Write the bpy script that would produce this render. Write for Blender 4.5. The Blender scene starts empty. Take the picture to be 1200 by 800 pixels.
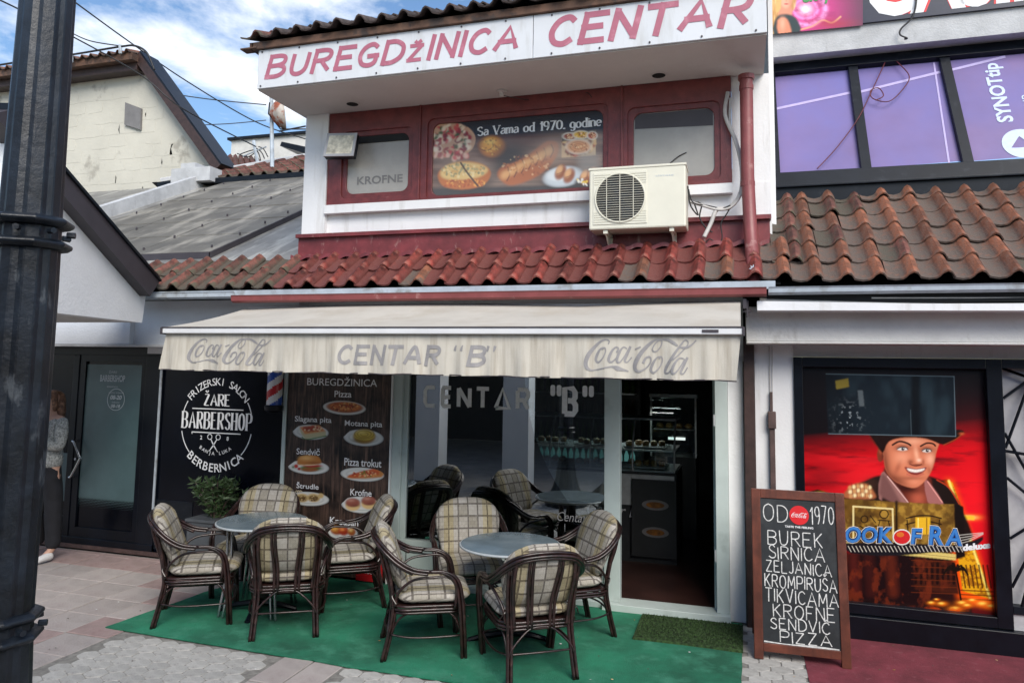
import bpy, bmesh, math, random
from mathutils import Vector, Matrix
random.seed(7)
R = math.radians
scene = bpy.context.scene
COL = scene.collection
# ------------------------------------------------------------------ camera (calibrated from the facade's vanishing points)
FPX, PCX, PCY, CH = 868.0, 600.0, 345.0, 1.95
def _n(v): return v.normalized()
_X = -_n(Vector((-2820., 385-PCY, FPX)))
_Y = Vector((267., 433-PCY, FPX)).normalized(); _Y = _n(_Y - _X*_X.dot(_Y))
_Z = _X.cross(_Y)
CC = Vector((0, 0, CH))
cam = bpy.data.objects.new('camera', bpy.data.cameras.new('camera')); COL.objects.link(cam)
cam.data.sensor_width = 36; cam.data.lens = FPX/1200*36; cam.data.shift_y = -(400-PCY)/1200
cam.data.clip_start = .05; cam.data.clip_end = 2000
cam.matrix_world = Matrix(((_X.x, -_X.y, -_X.z, CC.x), (_Y.x, -_Y.y, -_Y.z, CC.y), (_Z.x, -_Z.y, -_Z.z, CC.z), (0, 0, 0, 1)))
scene.camera = cam
# measuring helpers: where a sight line of the survey photograph meets a known plane of the place
def ray(px, py):
    c = Vector((px-PCX, py-PCY, FPX)); return Vector((_X.dot(c), _Y.dot(c), _Z.dot(c)))
def at_y(px, py, y): r = ray(px, py); return CC + r*(y/r.y)
def at_z(px, py, z=0.): r = ray(px, py); return CC + r*((z-CH)/r.z)
def at_x(px, py, x): r = ray(px, py); return CC + r*(x/r.x)
# ------------------------------------------------------------------ world, sun, exposure
SUN_EL, SUN_AZ = R(41), R(146)      # azimuth measured from +Y towards +X
w = bpy.data.worlds.new('World'); scene.world = w; w.use_nodes = True
nt = w.node_tree; N = nt.nodes; L = nt.links; N.clear()
out = N.new('ShaderNodeOutputWorld'); bg = N.new('ShaderNodeBackground'); bg.inputs[1].default_value = .10
sky = N.new('ShaderNodeTexSky'); sky.sky_type = 'NISHITA'; sky.sun_disc = False
sky.sun_elevation = SUN_EL; sky.sun_rotation = SUN_AZ; sky.air_density = 1.0; sky.dust_density = .6; sky.ozone_density = 1.3
tc = N.new('ShaderNodeTexCoord'); mp = N.new('ShaderNodeMapping'); mp.inputs['Scale'].default_value = (1, 1, 2.3); mp.inputs['Location'].default_value = (3.1, 1.4, .2)
nz = N.new('ShaderNodeTexNoise'); nz.inputs['Scale'].default_value = 2.6; nz.inputs['Detail'].default_value = 9; nz.inputs['Roughness'].default_value = .58; nz.inputs['Distortion'].default_value = .25
rp = N.new('ShaderNodeValToRGB'); rp.color_ramp.elements[0].position = .54; rp.color_ramp.elements[1].position = .67
mx = N.new('ShaderNodeMix'); mx.data_type = 'RGBA'; mx.inputs[7].default_value = (6.6, 6.7, 6.9, 1)
hs = N.new('ShaderNodeHueSaturation'); hs.inputs['Saturation'].default_value = 1.12; hs.inputs['Value'].default_value = .86
L.new(tc.outputs['Generated'], mp.inputs[0]); L.new(mp.outputs[0], nz.inputs[0]); L.new(nz.outputs[0], rp.inputs[0])
L.new(sky.outputs[0], hs.inputs['Color']); L.new(rp.outputs[0], mx.inputs[0]); L.new(hs.outputs[0], mx.inputs[6]); L.new(mx.outputs[2], bg.inputs[0]); L.new(bg.outputs[0], out.inputs[0])
sl = bpy.data.lights.new('sun', 'SUN'); sl.energy = 2.0; sl.angle = R(38); sl.color = (1, .94, .85)
so = bpy.data.objects.new('sun', sl); COL.objects.link(so)
sd = Vector((math.sin(SUN_AZ)*math.cos(SUN_EL), math.cos(SUN_AZ)*math.cos(SUN_EL), math.sin(SUN_EL)))
so.rotation_euler = sd.to_track_quat('Z', 'Y').to_euler()
scene.view_settings.view_transform = 'Standard'; scene.view_settings.look = 'None'
scene.view_settings.exposure = 1.15; scene.view_settings.gamma = 1
try: scene.view_settings.use_curve_mapping = False
except Exception: pass
scene.cycles.max_bounces = 6; scene.cycles.transparent_max_bounces = 8; scene.cycles.caustics_reflective = False; scene.cycles.caustics_refractive = False
# ------------------------------------------------------------------ materials
M = {}
def mat(name, col, rough=.7, var=.12, scale=6., bump=0., bscale=60., metal=0., col2=None, stain=None, sscale=3., slo=.5, shi=.65, stretch=(1, 1, 1), spec=.5, rnd=0., pan=None, emit=None, coords='Object', coat=0., det=6):
    m = bpy.data.materials.new(name); m.use_nodes = True; t = m.node_tree; N = t.nodes; L = t.links
    b = N['Principled BSDF']; b.inputs['Roughness'].default_value = rough; b.inputs['Metallic'].default_value = metal
    b.inputs['Specular IOR Level'].default_value = spec; b.inputs['Coat Weight'].default_value = coat
    tc = N.new('ShaderNodeTexCoord')
    def noise(sc, st=(1, 1, 1), d=det):
        mp = N.new('ShaderNodeMapping'); mp.inputs['Scale'].default_value = st; L.new(tc.outputs[coords], mp.inputs[0])
        n = N.new('ShaderNodeTexNoise'); n.inputs['Scale'].default_value = sc; n.inputs['Detail'].default_value = d; n.inputs['Roughness'].default_value = .62
        L.new(mp.outputs[0], n.inputs[0]); return n.outputs[0]
    def mixc(f, a, c):
        x = N.new('ShaderNodeMix'); x.data_type = 'RGBA'
        for i, v in ((0, f), (6, a), (7, c)):
            if isinstance(v, (int, float)): x.inputs[i].default_value = v
            elif isinstance(v, (tuple, list)): x.inputs[i].default_value = (*v[:3], 1)
            else: L.new(v, x.inputs[i])
        return x.outputs[2]
    c2 = col2 or tuple(max(0, c*(1-var*2.2)) for c in col)
    rr = N.new('ShaderNodeValToRGB'); rr.color_ramp.elements[0].position = .36; rr.color_ramp.elements[1].position = .64
    L.new(noise(scale), rr.inputs[0])
    c = mixc(rr.outputs[0], c2, col)
    if rnd:
        oi = N.new('ShaderNodeObjectInfo'); h = N.new('ShaderNodeHueSaturation')
        mr = N.new('ShaderNodeMapRange'); mr.inputs[3].default_value = 1-rnd; mr.inputs[4].default_value = 1+rnd
        L.new(oi.outputs['Random'], mr.inputs[0]); L.new(mr.outputs[0], h.inputs['Value']); L.new(c, h.inputs['Color']); c = h.outputs[0]
    if stain:
        r2 = N.new('ShaderNodeValToRGB'); r2.color_ramp.elements[0].position = slo; r2.color_ramp.elements[1].position = shi
        L.new(noise(sscale, stretch, 8), r2.inputs[0]); c = mixc(r2.outputs[0], c, stain)
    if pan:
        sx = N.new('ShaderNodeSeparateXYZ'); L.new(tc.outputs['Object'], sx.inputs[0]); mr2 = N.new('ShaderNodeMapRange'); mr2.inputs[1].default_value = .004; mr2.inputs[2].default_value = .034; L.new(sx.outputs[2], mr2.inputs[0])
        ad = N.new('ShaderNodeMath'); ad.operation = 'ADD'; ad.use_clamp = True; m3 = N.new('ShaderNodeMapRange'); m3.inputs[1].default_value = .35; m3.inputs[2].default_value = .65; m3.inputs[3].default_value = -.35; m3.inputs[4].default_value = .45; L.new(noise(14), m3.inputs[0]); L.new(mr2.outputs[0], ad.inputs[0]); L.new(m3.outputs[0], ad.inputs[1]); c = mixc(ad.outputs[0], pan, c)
    L.new(c, b.inputs['Base Color'])
    if bump:
        bp = N.new('ShaderNodeBump'); bp.inputs['Strength'].default_value = bump; bp.inputs['Distance'].default_value = .01
        L.new(noise(bscale), bp.inputs['Height']); L.new(bp.outputs[0], b.inputs['Normal'])
    if emit: b.inputs['Emission Color'].default_value = (*col, 1); b.inputs['Emission Strength'].default_value = emit
    M[name] = m; return m
def flat(name, col, rough=.6, **k): return mat(name, col, rough, var=.06, scale=25, **k)
mat('white_plaster', (.74, .745, .755), .85, .03, 2.5, .2, 45, stain=(.46, .445, .42), sscale=2.6, slo=.55, shi=.82, stretch=(3.2, 3.2, .35))
mat('rough_plaster', (.80, .805, .81), .9, .03, 3, .45, 38)
mat('cool_plaster', (.68, .71, .75), .85, .04, 2.5, .3, 45, stain=(.42, .44, .47), sscale=3, slo=.62, shi=.8)
mat('cream_plaster', (.72, .71, .68), .85, .07, 2.5, .5, 40, stain=(.36, .34, .30), sscale=3.5, slo=.58, shi=.8, stretch=(1.5, 1, .6))
mat('soffit_paint', (.62, .59, .565), .8, .04, 1.5, .2, 30, stain=(.50, .46, .44), sscale=1.5, slo=.55, shi=.8)
mat('concrete', (.50, .51, .52), .9, .1, 4, .5, 50, stain=(.28, .28, .28), sscale=5, slo=.58, shi=.75, stretch=(1, 1, .5))
mat('peeling_wall', (.56, .54, .465), .9, .05, 1.2, .4, 20, stain=(.36, .34, .29), sscale=1.5, slo=.58, shi=.64)
mat('red_paint', (.20, .033, .038), .5, .2, 5, .2, 80, stain=(.33, .19, .17), sscale=12, slo=.60, shi=.74, stretch=(1.5, 1, .6))
mat('window_red', (.17, .030, .030), .4, .16, 10, .2, 70, stain=(.30, .14, .12), sscale=16, slo=.66, shi=.78, stretch=(1, 1, .4))
mat('gutter_red', (.24, .062, .062), .45, .1, 6, .1, 50, stain=(.42, .24, .22), sscale=8, slo=.6, shi=.75)
mat('brown_wood', (.055, .030, .026), .5, .2, 12, .2, 60)
mat('fascia_brown', (.16, .085, .055), .8, .25, 7, .3, 40, stain=(.05, .035, .03), sscale=6, slo=.5, shi=.62)
mat('sign_white', (.61, .63, .66), .45, .03, 3, stain=(.44, .44, .43), sscale=4, slo=.52, shi=.82, stretch=(3, 1, .5))
mat('sign_pink', (.40, .12, .175), .5, .05, 6, stain=(.52, .22, .28), sscale=9, slo=.55, shi=.75)
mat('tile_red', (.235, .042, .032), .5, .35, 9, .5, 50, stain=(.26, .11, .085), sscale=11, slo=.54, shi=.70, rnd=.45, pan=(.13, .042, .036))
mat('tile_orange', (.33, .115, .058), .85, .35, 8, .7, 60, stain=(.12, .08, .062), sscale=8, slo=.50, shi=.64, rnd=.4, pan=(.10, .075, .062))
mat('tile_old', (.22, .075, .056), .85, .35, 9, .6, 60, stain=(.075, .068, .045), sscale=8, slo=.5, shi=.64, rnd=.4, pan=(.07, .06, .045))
mat('tile_dark', (.075, .055, .05), .9, .3, 9, .6, 60, rnd=.3)
mat('gutter_grey', (.46, .52, .58), .45, .12, 5, .1, 40, metal=.0, stain=(.22, .22, .21), sscale=6, slo=.55, shi=.7)
mat('metal_roof', (.150, .140, .118), .55, .18, 2.2, .15, 14, metal=.1, stain=(.36, .335, .285), sscale=2.8, slo=.50, shi=.72, stretch=(1.6, .45, .5))
mat('metal_roof_light', (.26, .255, .24), .5, .15, 3, .15, 14, metal=.35, stain=(.5, .49, .45), sscale=3.5, slo=.5, shi=.66, stretch=(1.5, .3, .4))
mat('dark_fascia', (.055, .047, .055), .5, .1, 4)
mat('black_metal', (.005, .007, .012), .3, .2, 5, spec=.3)
mat('black_panel', (.002, .003, .007), .22, .2, 5, spec=.25)
mat('casino_frame', (.007, .010, .016), .4, .15, 5, stain=(.022, .026, .033), sscale=8, slo=.58, shi=.75, spec=.22)
mat('mint_frame', (.50, .575, .555), .45, .05, 4, stain=(.30, .35, .33), sscale=4, slo=.58, shi=.8)
mat('awning_cloth', (.47, .445, .395), .9, .05, 2.5, .1, 200, stain=(.36, .32, .26), sscale=2.6, slo=.50, shi=.8)
mat('valance_cloth', (.55, .52, .45), .9, .05, 3, .15, 150, stain=(.34, .30, .24), sscale=7.0, slo=.47, shi=.76, stretch=(3.2, 1, .22))
mat('awning_bar', (.70, .71, .72), .35, .04, 4)
flat('print_grey', (.30, .29, .29))
flat('print_grey_dark', (.25, .245, .25))
flat('window_letter', (.86, .87, .87), .5)
flat('white_print', (.86, .86, .87))
flat('white_letter', (.78, .80, .82))
flat('dim_letter', (.55, .6, .62))
mat('chalk', (.72, .73, .72), .95, .2, 60)
mat('chalkboard', (.018, .023, .028), .75, .25, 5, stain=(.05, .056, .06), sscale=4, slo=.5, shi=.8)
mat('board_wood', (.15, .040, .022), .45, .25, 6, .1, 50, stain=(.07, .02, .012), sscale=6, slo=.5, shi=.7, stretch=(3, 3, .6))
mat('coke_red', (.62, .015, .02), .4, .05, 10)
mat('ac_cream', (.66, .64, .54), .45, .03, 5, stain=(.50, .47, .38), sscale=4, slo=.62, shi=.8)
mat('dark_void', (.008, .009, .010), .8, .1, 4)
mat('rattan', (.032, .013, .012), .30, .4, 22, .2, 40, stain=(.085, .045, .036), sscale=18, slo=.62, shi=.72, spec=.6)
mat('table_top', (.15, .195, .22), .13, .1, 6, stain=(.17, .21, .23), sscale=6, slo=.5, shi=.7)
flat('table_rim', (.40, .44, .46), .3)
mat('chrome', (.5, .52, .55), .2, .05, 5, metal=1)
mat('carpet', (.018, .225, .122), 1, .25, 1.6, 1.0, 170, stain=(.05, .25, .155), sscale=5, slo=.50, shi=.74)
mat('doormat', (.055, .115, .032), 1, .35, 40, 1, 260)
mat('red_ground', (.19, .03, .046), .95, .18, 5, .6, 160, stain=(.21, .06, .075), sscale=18, slo=.58, shi=.7)
mat('ground', (.23, .22, .21), .95, .12, 3, .5, 60)
mat('joint_sand', (.24, .23, .21), 1, .2, 20)
mat('slab', (.43, .385, .365), .9, .13, 3, .6, 70, stain=(.24, .20, .19), sscale=3, slo=.50, shi=.75, rnd=.09)
mat('slab_red', (.345, .255, .24), .9, .12, 5, .4, 70, stain=(.2, .12, .12), sscale=4, slo=.55, shi=.75, rnd=.10)
mat('paver', (.44, .43, .405), .92, .12, 8, .6, 80, stain=(.17, .16, .15), sscale=5, slo=.55, shi=.75, rnd=.09)
mat('iron_post', (.012, .018, .028), .42, .35, 6, .35, 24, stain=(.075, .085, .095), sscale=8, slo=.60, shi=.66, stretch=(1, 1, .4))
mat('frosted', (.10, .17, .18), .35, .2, .9, stain=(.07, .12, .13), sscale=1.6, slo=.45, shi=.7, spec=.6)
mat('skin', (.56, .33, .24), .55, .06, 10)
mat('hair', (.16, .075, .04), .6, .3, 30, .4, 120, stain=(.30, .16, .09), sscale=25, slo=.5, shi=.65)
mat('blouse', (.46, .48, .46), .9, .3, 60, stain=(.55, .56, .52), sscale=42, slo=.56, shi=.62)
mat('trousers', (.012, .013, .018), .85, .2, 12)
mat('shoe', (.70, .70, .70), .6, .05, 10)
mat('leaf', (.055, .105, .038), .55, .3, 9, rnd=0)
mat('leaf_light', (.065, .115, .04), .55, .3, 9)
mat('planter_grey', (.075, .085, .095), .6, .1, 6)
mat('conduit', (.10, .06, .055), .6, .2, 10)
mat('cable_white', (.52, .50, .48), .6, .1, 10)
mat('cable_black', (.02, .02, .022), .6, .1, 10)
mat('cable_red', (.10, .01, .02), .6, .1, 10)
mat('curtain', (.42, .42, .44), .85, .12, 3, stain=(.62, .62, .64), sscale=2, slo=.5, shi=.7)
mat('curtain_dark', (.14, .14, .155), .85, .12, 3)
mat('wood_print', (.065, .037, .028), .5, .45, 5, stain=(.15, .088, .064), sscale=9, slo=.5, shi=.7, stretch=(4.5, 1, .35))
mat('poster_wood', (.17, .10, .08), .5, .3, 5, stain=(.34, .25, .20), sscale=4, slo=.4, shi=.7, stretch=(.6, 1, 3))
flat('plate', (.62, .63, .62), .4)
mat('food_pizza', (.50, .20, .06), .7, .3, 60, stain=(.62, .42, .18), sscale=70, slo=.5, shi=.6)
mat('food_pizza_top', (.45, .05, .06), .7, .3, 30, col2=(.60, .45, .35), stain=(.05, .16, .03), sscale=36, slo=.55, shi=.6)
mat('food_bread', (.56, .28, .08), .6, .3, 40, stain=(.66, .50, .26), sscale=26, slo=.5, shi=.62)
mat('food_crust', (.40, .15, .04), .6, .3, 40, stain=(.58, .35, .12), sscale=22, slo=.5, shi=.62)
mat('food_pie', (.50, .45, .12), .6, .25, 40, stain=(.62, .58, .25), sscale=30, slo=.5, shi=.62)
mat('food_red', (.32, .05, .03), .6, .3, 50)
mat('food_green', (.08, .16, .03), .6, .3, 50)
mat('food_cream', (.62, .57, .42), .6, .12, 50)
mat('food_bun', (.38, .15, .10), .5, .2, 30)
mat('teal_glow', (.16, .40, .38), .6, .1, 10, emit=.16)
mat('lamp_on', (.9, .95, .9), .6, .02, 10, emit=7)
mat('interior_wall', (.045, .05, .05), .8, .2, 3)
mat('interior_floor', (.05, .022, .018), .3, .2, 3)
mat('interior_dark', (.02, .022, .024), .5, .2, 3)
mat('steel', (.55, .57, .58), .3, .1, 6, metal=.3)
mat('lamp_dim', (.9, .95, .9), .6, .02, 10, emit=.5)
mat('pole_white', (.72, .72, .74), .3, .03, 6); mat('pole_red', (.55, .02, .03), .3, .05, 6); mat('pole_blue', (.02, .08, .42), .3, .05, 6)
mat('dish', (.50, .45, .40), .7, .15, 9, stain=(.26, .07, .035), sscale=6, slo=.48, shi=.56)
mat('far_white', (.60, .59, .56), .9, .08, 3)
mat('opp_wall', (.85, .86, .87), .8, .03, 2); mat('opp_dark', (.02, .022, .025), .5, .2, 2); mat('opp_grey', (.22, .22, .23), .8, .1, 2)
mat('vent_grey', (.19, .185, .185), .8, .1, 6)
mat('lamp_lens', (.80, .76, .62), .3, .25, 14)
# plaid upholstery: bands and boxes woven in
def plaid():
    m = bpy.data.materials.new('plaid_cloth'); m.use_nodes = True; t = m.node_tree; N = t.nodes; L = t.links; b = N['Principled BSDF']; b.inputs['Roughness'].default_value = .95
    tc = N.new('ShaderNodeTexCoord')
    def brick(sx, sy, bw, rh, c1, c2, mo, ms, off=.5):
        mp = N.new('ShaderNodeMapping'); mp.inputs['Scale'].default_value = (sx, sy, 1); L.new(tc.outputs['UV'], mp.inputs[0])
        n = N.new('ShaderNodeTexBrick'); n.inputs['Scale'].default_value = 1; n.offset = off; n.inputs['Brick Width'].default_value = bw; n.inputs['Row Height'].default_value = rh
        n.inputs['Color1'].default_value = (*c1, 1); n.inputs['Color2'].default_value = (*c2, 1); n.inputs['Mortar'].default_value = (*mo, 1); n.inputs['Mortar Size'].default_value = ms; n.inputs['Mortar Smooth'].default_value = .1
        L.new(mp.outputs[0], n.inputs[0]); return n
    a = brick(14, 10, 1.0, 1.0, (.52, .495, .455), (.30, .275, .22), (.085, .072, .064), .075, 0.)
    c = brick(32, 33, 1.0, 1.0, (.46, .435, .40), (.28, .255, .21), (.16, .14, .125), .07, .5)
    f = brick(90, 90, 1.3, .8, (1, 1, 1), (.6, .6, .6), (.45, .43, .4), .12)
    x = N.new('ShaderNodeMix'); x.data_type = 'RGBA'; x.inputs[0].default_value = .28; L.new(a.outputs[0], x.inputs[6]); L.new(c.outputs[0], x.inputs[7])
    y = N.new('ShaderNodeMix'); y.data_type = 'RGBA'; y.blend_type = 'MULTIPLY'; y.inputs[0].default_value = .35; L.new(x.outputs[2], y.inputs[6]); L.new(f.outputs[0], y.inputs[7])
    # broad yellowish stripes
    sp = N.new('ShaderNodeSeparateXYZ'); L.new(tc.outputs['UV'], sp.inputs[0])
    wv = N.new('ShaderNodeMath'); wv.operation = 'MULTIPLY'; wv.inputs[1].default_value = 14*math.pi/2; L.new(sp.outputs[0], wv.inputs[0])
    sn = N.new('ShaderNodeMath'); sn.operation = 'SINE'; L.new(wv.outputs[0], sn.inputs[0])
    gt = N.new('ShaderNodeMath'); gt.operation = 'GREATER_THAN'; gt.inputs[1].default_value = .72; L.new(sn.outputs[0], gt.inputs[0])
    ml = N.new('ShaderNodeMath'); ml.operation = 'MULTIPLY'; ml.inputs[1].default_value = .7; L.new(gt.outputs[0], ml.inputs[0])
    z = N.new('ShaderNodeMix'); z.data_type = 'RGBA'; z.blend_type = 'MULTIPLY'; z.inputs[7].default_value = (.95, .85, .52, 1); L.new(ml.outputs[0], z.inputs[0]); L.new(y.outputs[2], z.inputs[6])
    L.new(z.outputs[2], b.inputs['Base Color'])
    bp = N.new('ShaderNodeBump'); bp.inputs['Strength'].default_value = .25; bp.inputs['Distance'].default_value = .01
    n2 = N.new('ShaderNodeTexNoise'); n2.inputs['Scale'].default_value = 14; L.new(tc.outputs['Object'], n2.inputs[0]); L.new(n2.outputs[0], bp.inputs['Height']); L.new(bp.outputs[0], b.inputs['Normal'])
    M['plaid'] = m
plaid()
# glass: fresnel mix of mirror and tinted clear
def glass(name, tint, ior=1.5, refl=(1, 1, 1), mixf=None, rough=0.):
    m = bpy.data.materials.new(name); m.use_nodes = True; t = m.node_tree; N = t.nodes; L = t.links; N.clear()
    o = N.new('ShaderNodeOutputMaterial'); tr = N.new('ShaderNodeBsdfTransparent'); tr.inputs[0].default_value = (*tint, 1)
    g = N.new('ShaderNodeBsdfGlossy'); g.inputs['Roughness'].default_value = rough; g.inputs[0].default_value = (*refl, 1)
    fr = N.new('ShaderNodeFresnel'); fr.inputs[0].default_value = ior; mx = N.new('ShaderNodeMixShader')
    if mixf is None: L.new(fr.outputs[0], mx.inputs[0])
    else: mx.inputs[0].default_value = mixf
    L.new(tr.outputs[0], mx.inputs[1]); L.new(g.outputs[0], mx.inputs[2]); L.new(mx.outputs[0], o.inputs[0]); M[name] = m
glass('shop_glass', (.72, .78, .78), 3.6, (.93, .98, 1))
glass('case_glass', (.85, .93, .93), 1.5)
mat('purple_film', (.215, .158, .315), .22, .10, .9, stain=(.165, .155, .375), sscale=.7, slo=.4, shi=.7, spec=.22)
flat('film_line', (.42, .36, .62)); flat('film_blue', (.22, .42, .72)); flat('film_letter', (.50, .58, .76))
mat('pane_white', (.40, .385, .355), .2, .12, 1.2, stain=(.29, .28, .26), sscale=1.6, slo=.45, shi=.7, spec=.3)
# print inks for the slot-machine poster and casino sign
mat('ink_red_sky', (.50, .010, .018), .35, .2, 3, stain=(.09, .006, .012), sscale=3.6, slo=.50, shi=.66, stretch=(.7, 1, 4.2))
mat('ink_black_red', (.020, .006, .008), .35, .3, 5, stain=(.06, .012, .010), sscale=7, slo=.5, shi=.7)
flat('ink_black', (.008, .008, .011), .35); mat('ink_screen', (.020, .032, .042), .25, .5, 5, stain=(.045, .06, .07), sscale=4, slo=.5, shi=.7, stretch=(3, 1, .6))
mat('ink_skin', (.40, .155, .085), .4, .1, 8); mat('ink_skin_hi', (.62, .31, .20), .4, .1, 12); mat('ink_skin_lo', (.17, .045, .03), .4, .1, 12)
flat('ink_white', (.74, .72, .68), .4); mat('ink_brown', (.07, .030, .020), .4, .3, 10); mat('ink_vest', (.035, .022, .016), .4, .3, 12); mat('ink_shirt', (.30, .145, .12), .4, .15, 10)
mat('ink_page', (.24, .13, .035), .4, .25, 16, stain=(.34, .21, .06), sscale=10, slo=.5, shi=.7); mat('ink_gold', (.66, .42, .04), .4, .3, 20, stain=(.75, .62, .12), sscale=16, slo=.5, shi=.65)
mat('ink_goldline', (.30, .11, .012), .4, .3, 20); flat('ink_blue', (.02, .14, .50), .3); flat('ink_lightblue', (.05, .22, .58), .3); flat('ink_orange', (.70, .16, .02), .4)
flat('ink_navy', (.014, .016, .035), .3); mat('ink_pink', (.66, .06, .32), .35, .3, 9, stain=(.80, .45, .62), sscale=12, slo=.5, shi=.65); flat('ink_pinklight', (.80, .50, .68), .35)
mat('ink_hair', (.52, .34, .13), .4, .3, 20, stain=(.68, .52, .26), sscale=22, slo=.5, shi=.6); flat('ink_green', (.06, .26, .07), .35); flat('ink_dkgreen', (.02, .06, .04), .35)
# ------------------------------------------------------------------ mesh builder
class MB:
    def __init__(s): s.v = []; s.f = []; s.mi = []; s.mats = []; s.cur = 0; s.uv = None
    def m(s, n):
        if n not in s.mats: s.mats.append(n)
        s.cur = s.mats.index(n); return s
    def add(s, vs, fs):
        o = len(s.v); s.v += [tuple(v) for v in vs]
        for f in fs: s.f.append(tuple(i+o for i in f)); s.mi.append(s.cur)
        return s
    def box(s, x0, x1, y0, y1, z0, z1, xf=None):
        vs = [Vector(p) for p in ((x0, y0, z0), (x1, y0, z0), (x1, y1, z0), (x0, y1, z0), (x0, y0, z1), (x1, y0, z1), (x1, y1, z1), (x0, y1, z1))]
        if xf: vs = [xf @ v for v in vs]
        return s.add(vs, [(0, 3, 2, 1), (4, 5, 6, 7), (0, 1, 5, 4), (1, 2, 6, 5), (2, 3, 7, 6), (3, 0, 4, 7)])
    def prism(s, pts, vec):
        pts = [Vector(p) for p in pts]; vec = Vector(vec); n = len(pts)
        nr = Vector()
        for i in range(n): a, b = pts[i], pts[(i+1) % n]; nr += a.cross(b)
        if nr.dot(vec) > 0: pts = pts[::-1]
        return s.add(pts+[p+vec for p in pts], [tuple(range(n)), tuple(range(2*n-1, n-1, -1))]+[(i, i+n, (i+1) % n+n, (i+1) % n)[::-1][::-1] for i in range(n)])
    def poly(s, pts): return s.add(pts, [tuple(range(len(pts)))])
    def tube(s, pts, r, n=8, caps=True, up=None):
        pts = [Vector(p) for p in pts]; k = len(pts); rs = r if isinstance(r, (list, tuple)) else [r]*k
        vs = []; prev = None
        for i, p in enumerate(pts):
            d = (pts[min(i+1, k-1)]-pts[max(i-1, 0)]).normalized()
            if prev is None:
                a = Vector((0, 0, 1)) if abs(d.z) < .9 else Vector((1, 0, 0)); u = (a-d*a.dot(d)).normalized()
            else:
                u = prev-d*prev.dot(d); u = u.normalized() if u.length > 1e-5 else prev
            prev = u; v = d.cross(u)
            for j in range(n): a = 2*math.pi*j/n; vs.append(p+(u*math.cos(a)+v*math.sin(a))*rs[i])
        fs = [(i*n+j, i*n+(j+1) % n, (i+1)*n+(j+1) % n, (i+1)*n+j) for i in range(k-1) for j in range(n)]
        if caps: fs += [tuple(range(n-1, -1, -1)), tuple((k-1)*n+j for j in range(n))]
        return s.add(vs, fs)
    def lathe(s, prof, c, n=24, ph=0., sx=1, sy=1):
        vs = [(c[0]+r*math.cos(2*math.pi*j/n+ph)*sx, c[1]+r*math.sin(2*math.pi*j/n+ph)*sy, c[2]+z) for r, z in prof for j in range(n)]
        k = len(prof); fs = [(i*n+j, i*n+(j+1) % n, (i+1)*n+(j+1) % n, (i+1)*n+j) for i in range(k-1) for j in range(n)]
        fs += [tuple(range(n-1, -1, -1)), tuple((k-1)*n+j for j in range(n))]
        return s.add(vs, fs)
    def ring(s, outer, inner, vec):
        """frame between two loops of equal length in one plane, extruded by vec"""
        vec = Vector(vec); n = len(outer); A = [Vector(p) for p in outer]; B = [Vector(p) for p in inner]
        vs = A+B+[p+vec for p in A]+[p+vec for p in B]; fs = []
        for i in range(n):
            j = (i+1) % n
            fs += [(i, j, n+j, n+i), (2*n+i, 3*n+i, 3*n+j, 2*n+j), (i, 2*n+i, 2*n+j, j), (n+i, n+j, 3*n+j, 3*n+i)]
        return s.add(vs, fs)
    def build(s, name, m=None, parent=None, smooth=False, bevel=0., fix=True, local=False):
        me = bpy.data.meshes.new(name); me.from_pydata(s.v, [], s.f); me.update()
        for q in (s.mats or [m]): me.materials.append(M[q])
        if s.mats: me.polygons.foreach_set('material_index', s.mi)
        if fix:
            bm = bmesh.new(); bm.from_mesh(me); bmesh.ops.recalc_face_normals(bm, faces=bm.faces); bm.to_mesh(me); bm.free()
        if smooth:
            me.polygons.foreach_set('use_smooth', [True]*len(me.polygons))
            if smooth != 'all':
                try: me.set_sharp_from_angle(angle=R(38))
                except Exception: pass
        o = bpy.data.objects.new(name, me); COL.objects.link(o)
        if bevel:
            b = o.modifiers.new('bevel', 'BEVEL'); b.width = bevel; b.segments = 2; b.limit_method = 'ANGLE'
        if parent is not None: o.parent = parent; o.matrix_parent_inverse = Matrix() if local else Matrix.Translation(-Vector(parent.location))
        return o
def thing(name, label, cat, loc=(0, 0, 0), group=None):
    o = bpy.data.objects.new(name, None); o.empty_display_size = .1; COL.objects.link(o); o.location = loc; o['label'] = label; o['category'] = cat
    if group: o['group'] = group
    return o
def tag(o, label, cat, group=None):
    o['label'] = label; o['category'] = cat
    if group: o['group'] = group
    return o
def struct(o): o['kind'] = 'structure'; return o
def stuff(o): o['kind'] = 'stuff'; return o
def lab(o, l): o['label'] = l; return o
def cat_rom(pts, k=6, closed=False):
    n = len(pts); res = []
    for i in (range(n) if closed else range(n-1)):
        if closed: p = [pts[(i+j-1) % n] for j in range(4)]
        else: p = [pts[max(0, i-1)], pts[i], pts[i+1], pts[min(n-1, i+2)]]
        for q in range(k):
            t = q/k; res.append(tuple(.5*(2*b+(c-a)*t+(2*a-5*b+4*c-d)*t*t+(3*b-3*c+d-a)*t**3) for a, b, c, d in zip(*p)))
    if not closed: res.append(tuple(pts[-1]))
    return res
def cv(pts, k=6): return [Vector(p) for p in cat_rom(pts, k)]
def rrect(x0, x1, z0, z1, r, n=5):
    res = []
    for cx, cz, a0 in ((x1-r, z0+r, -90), (x1-r, z1-r, 0), (x0+r, z1-r, 90), (x0+r, z0+r, 180)):
        for i in range(n+1): a = R(a0+90*i/n); res.append((cx+r*math.cos(a), cz+r*math.sin(a)))
    return res
def bx(name, m, parent, *a, bevel=0.): return MB().box(*a).build(name, m, parent, bevel=bevel)
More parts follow.
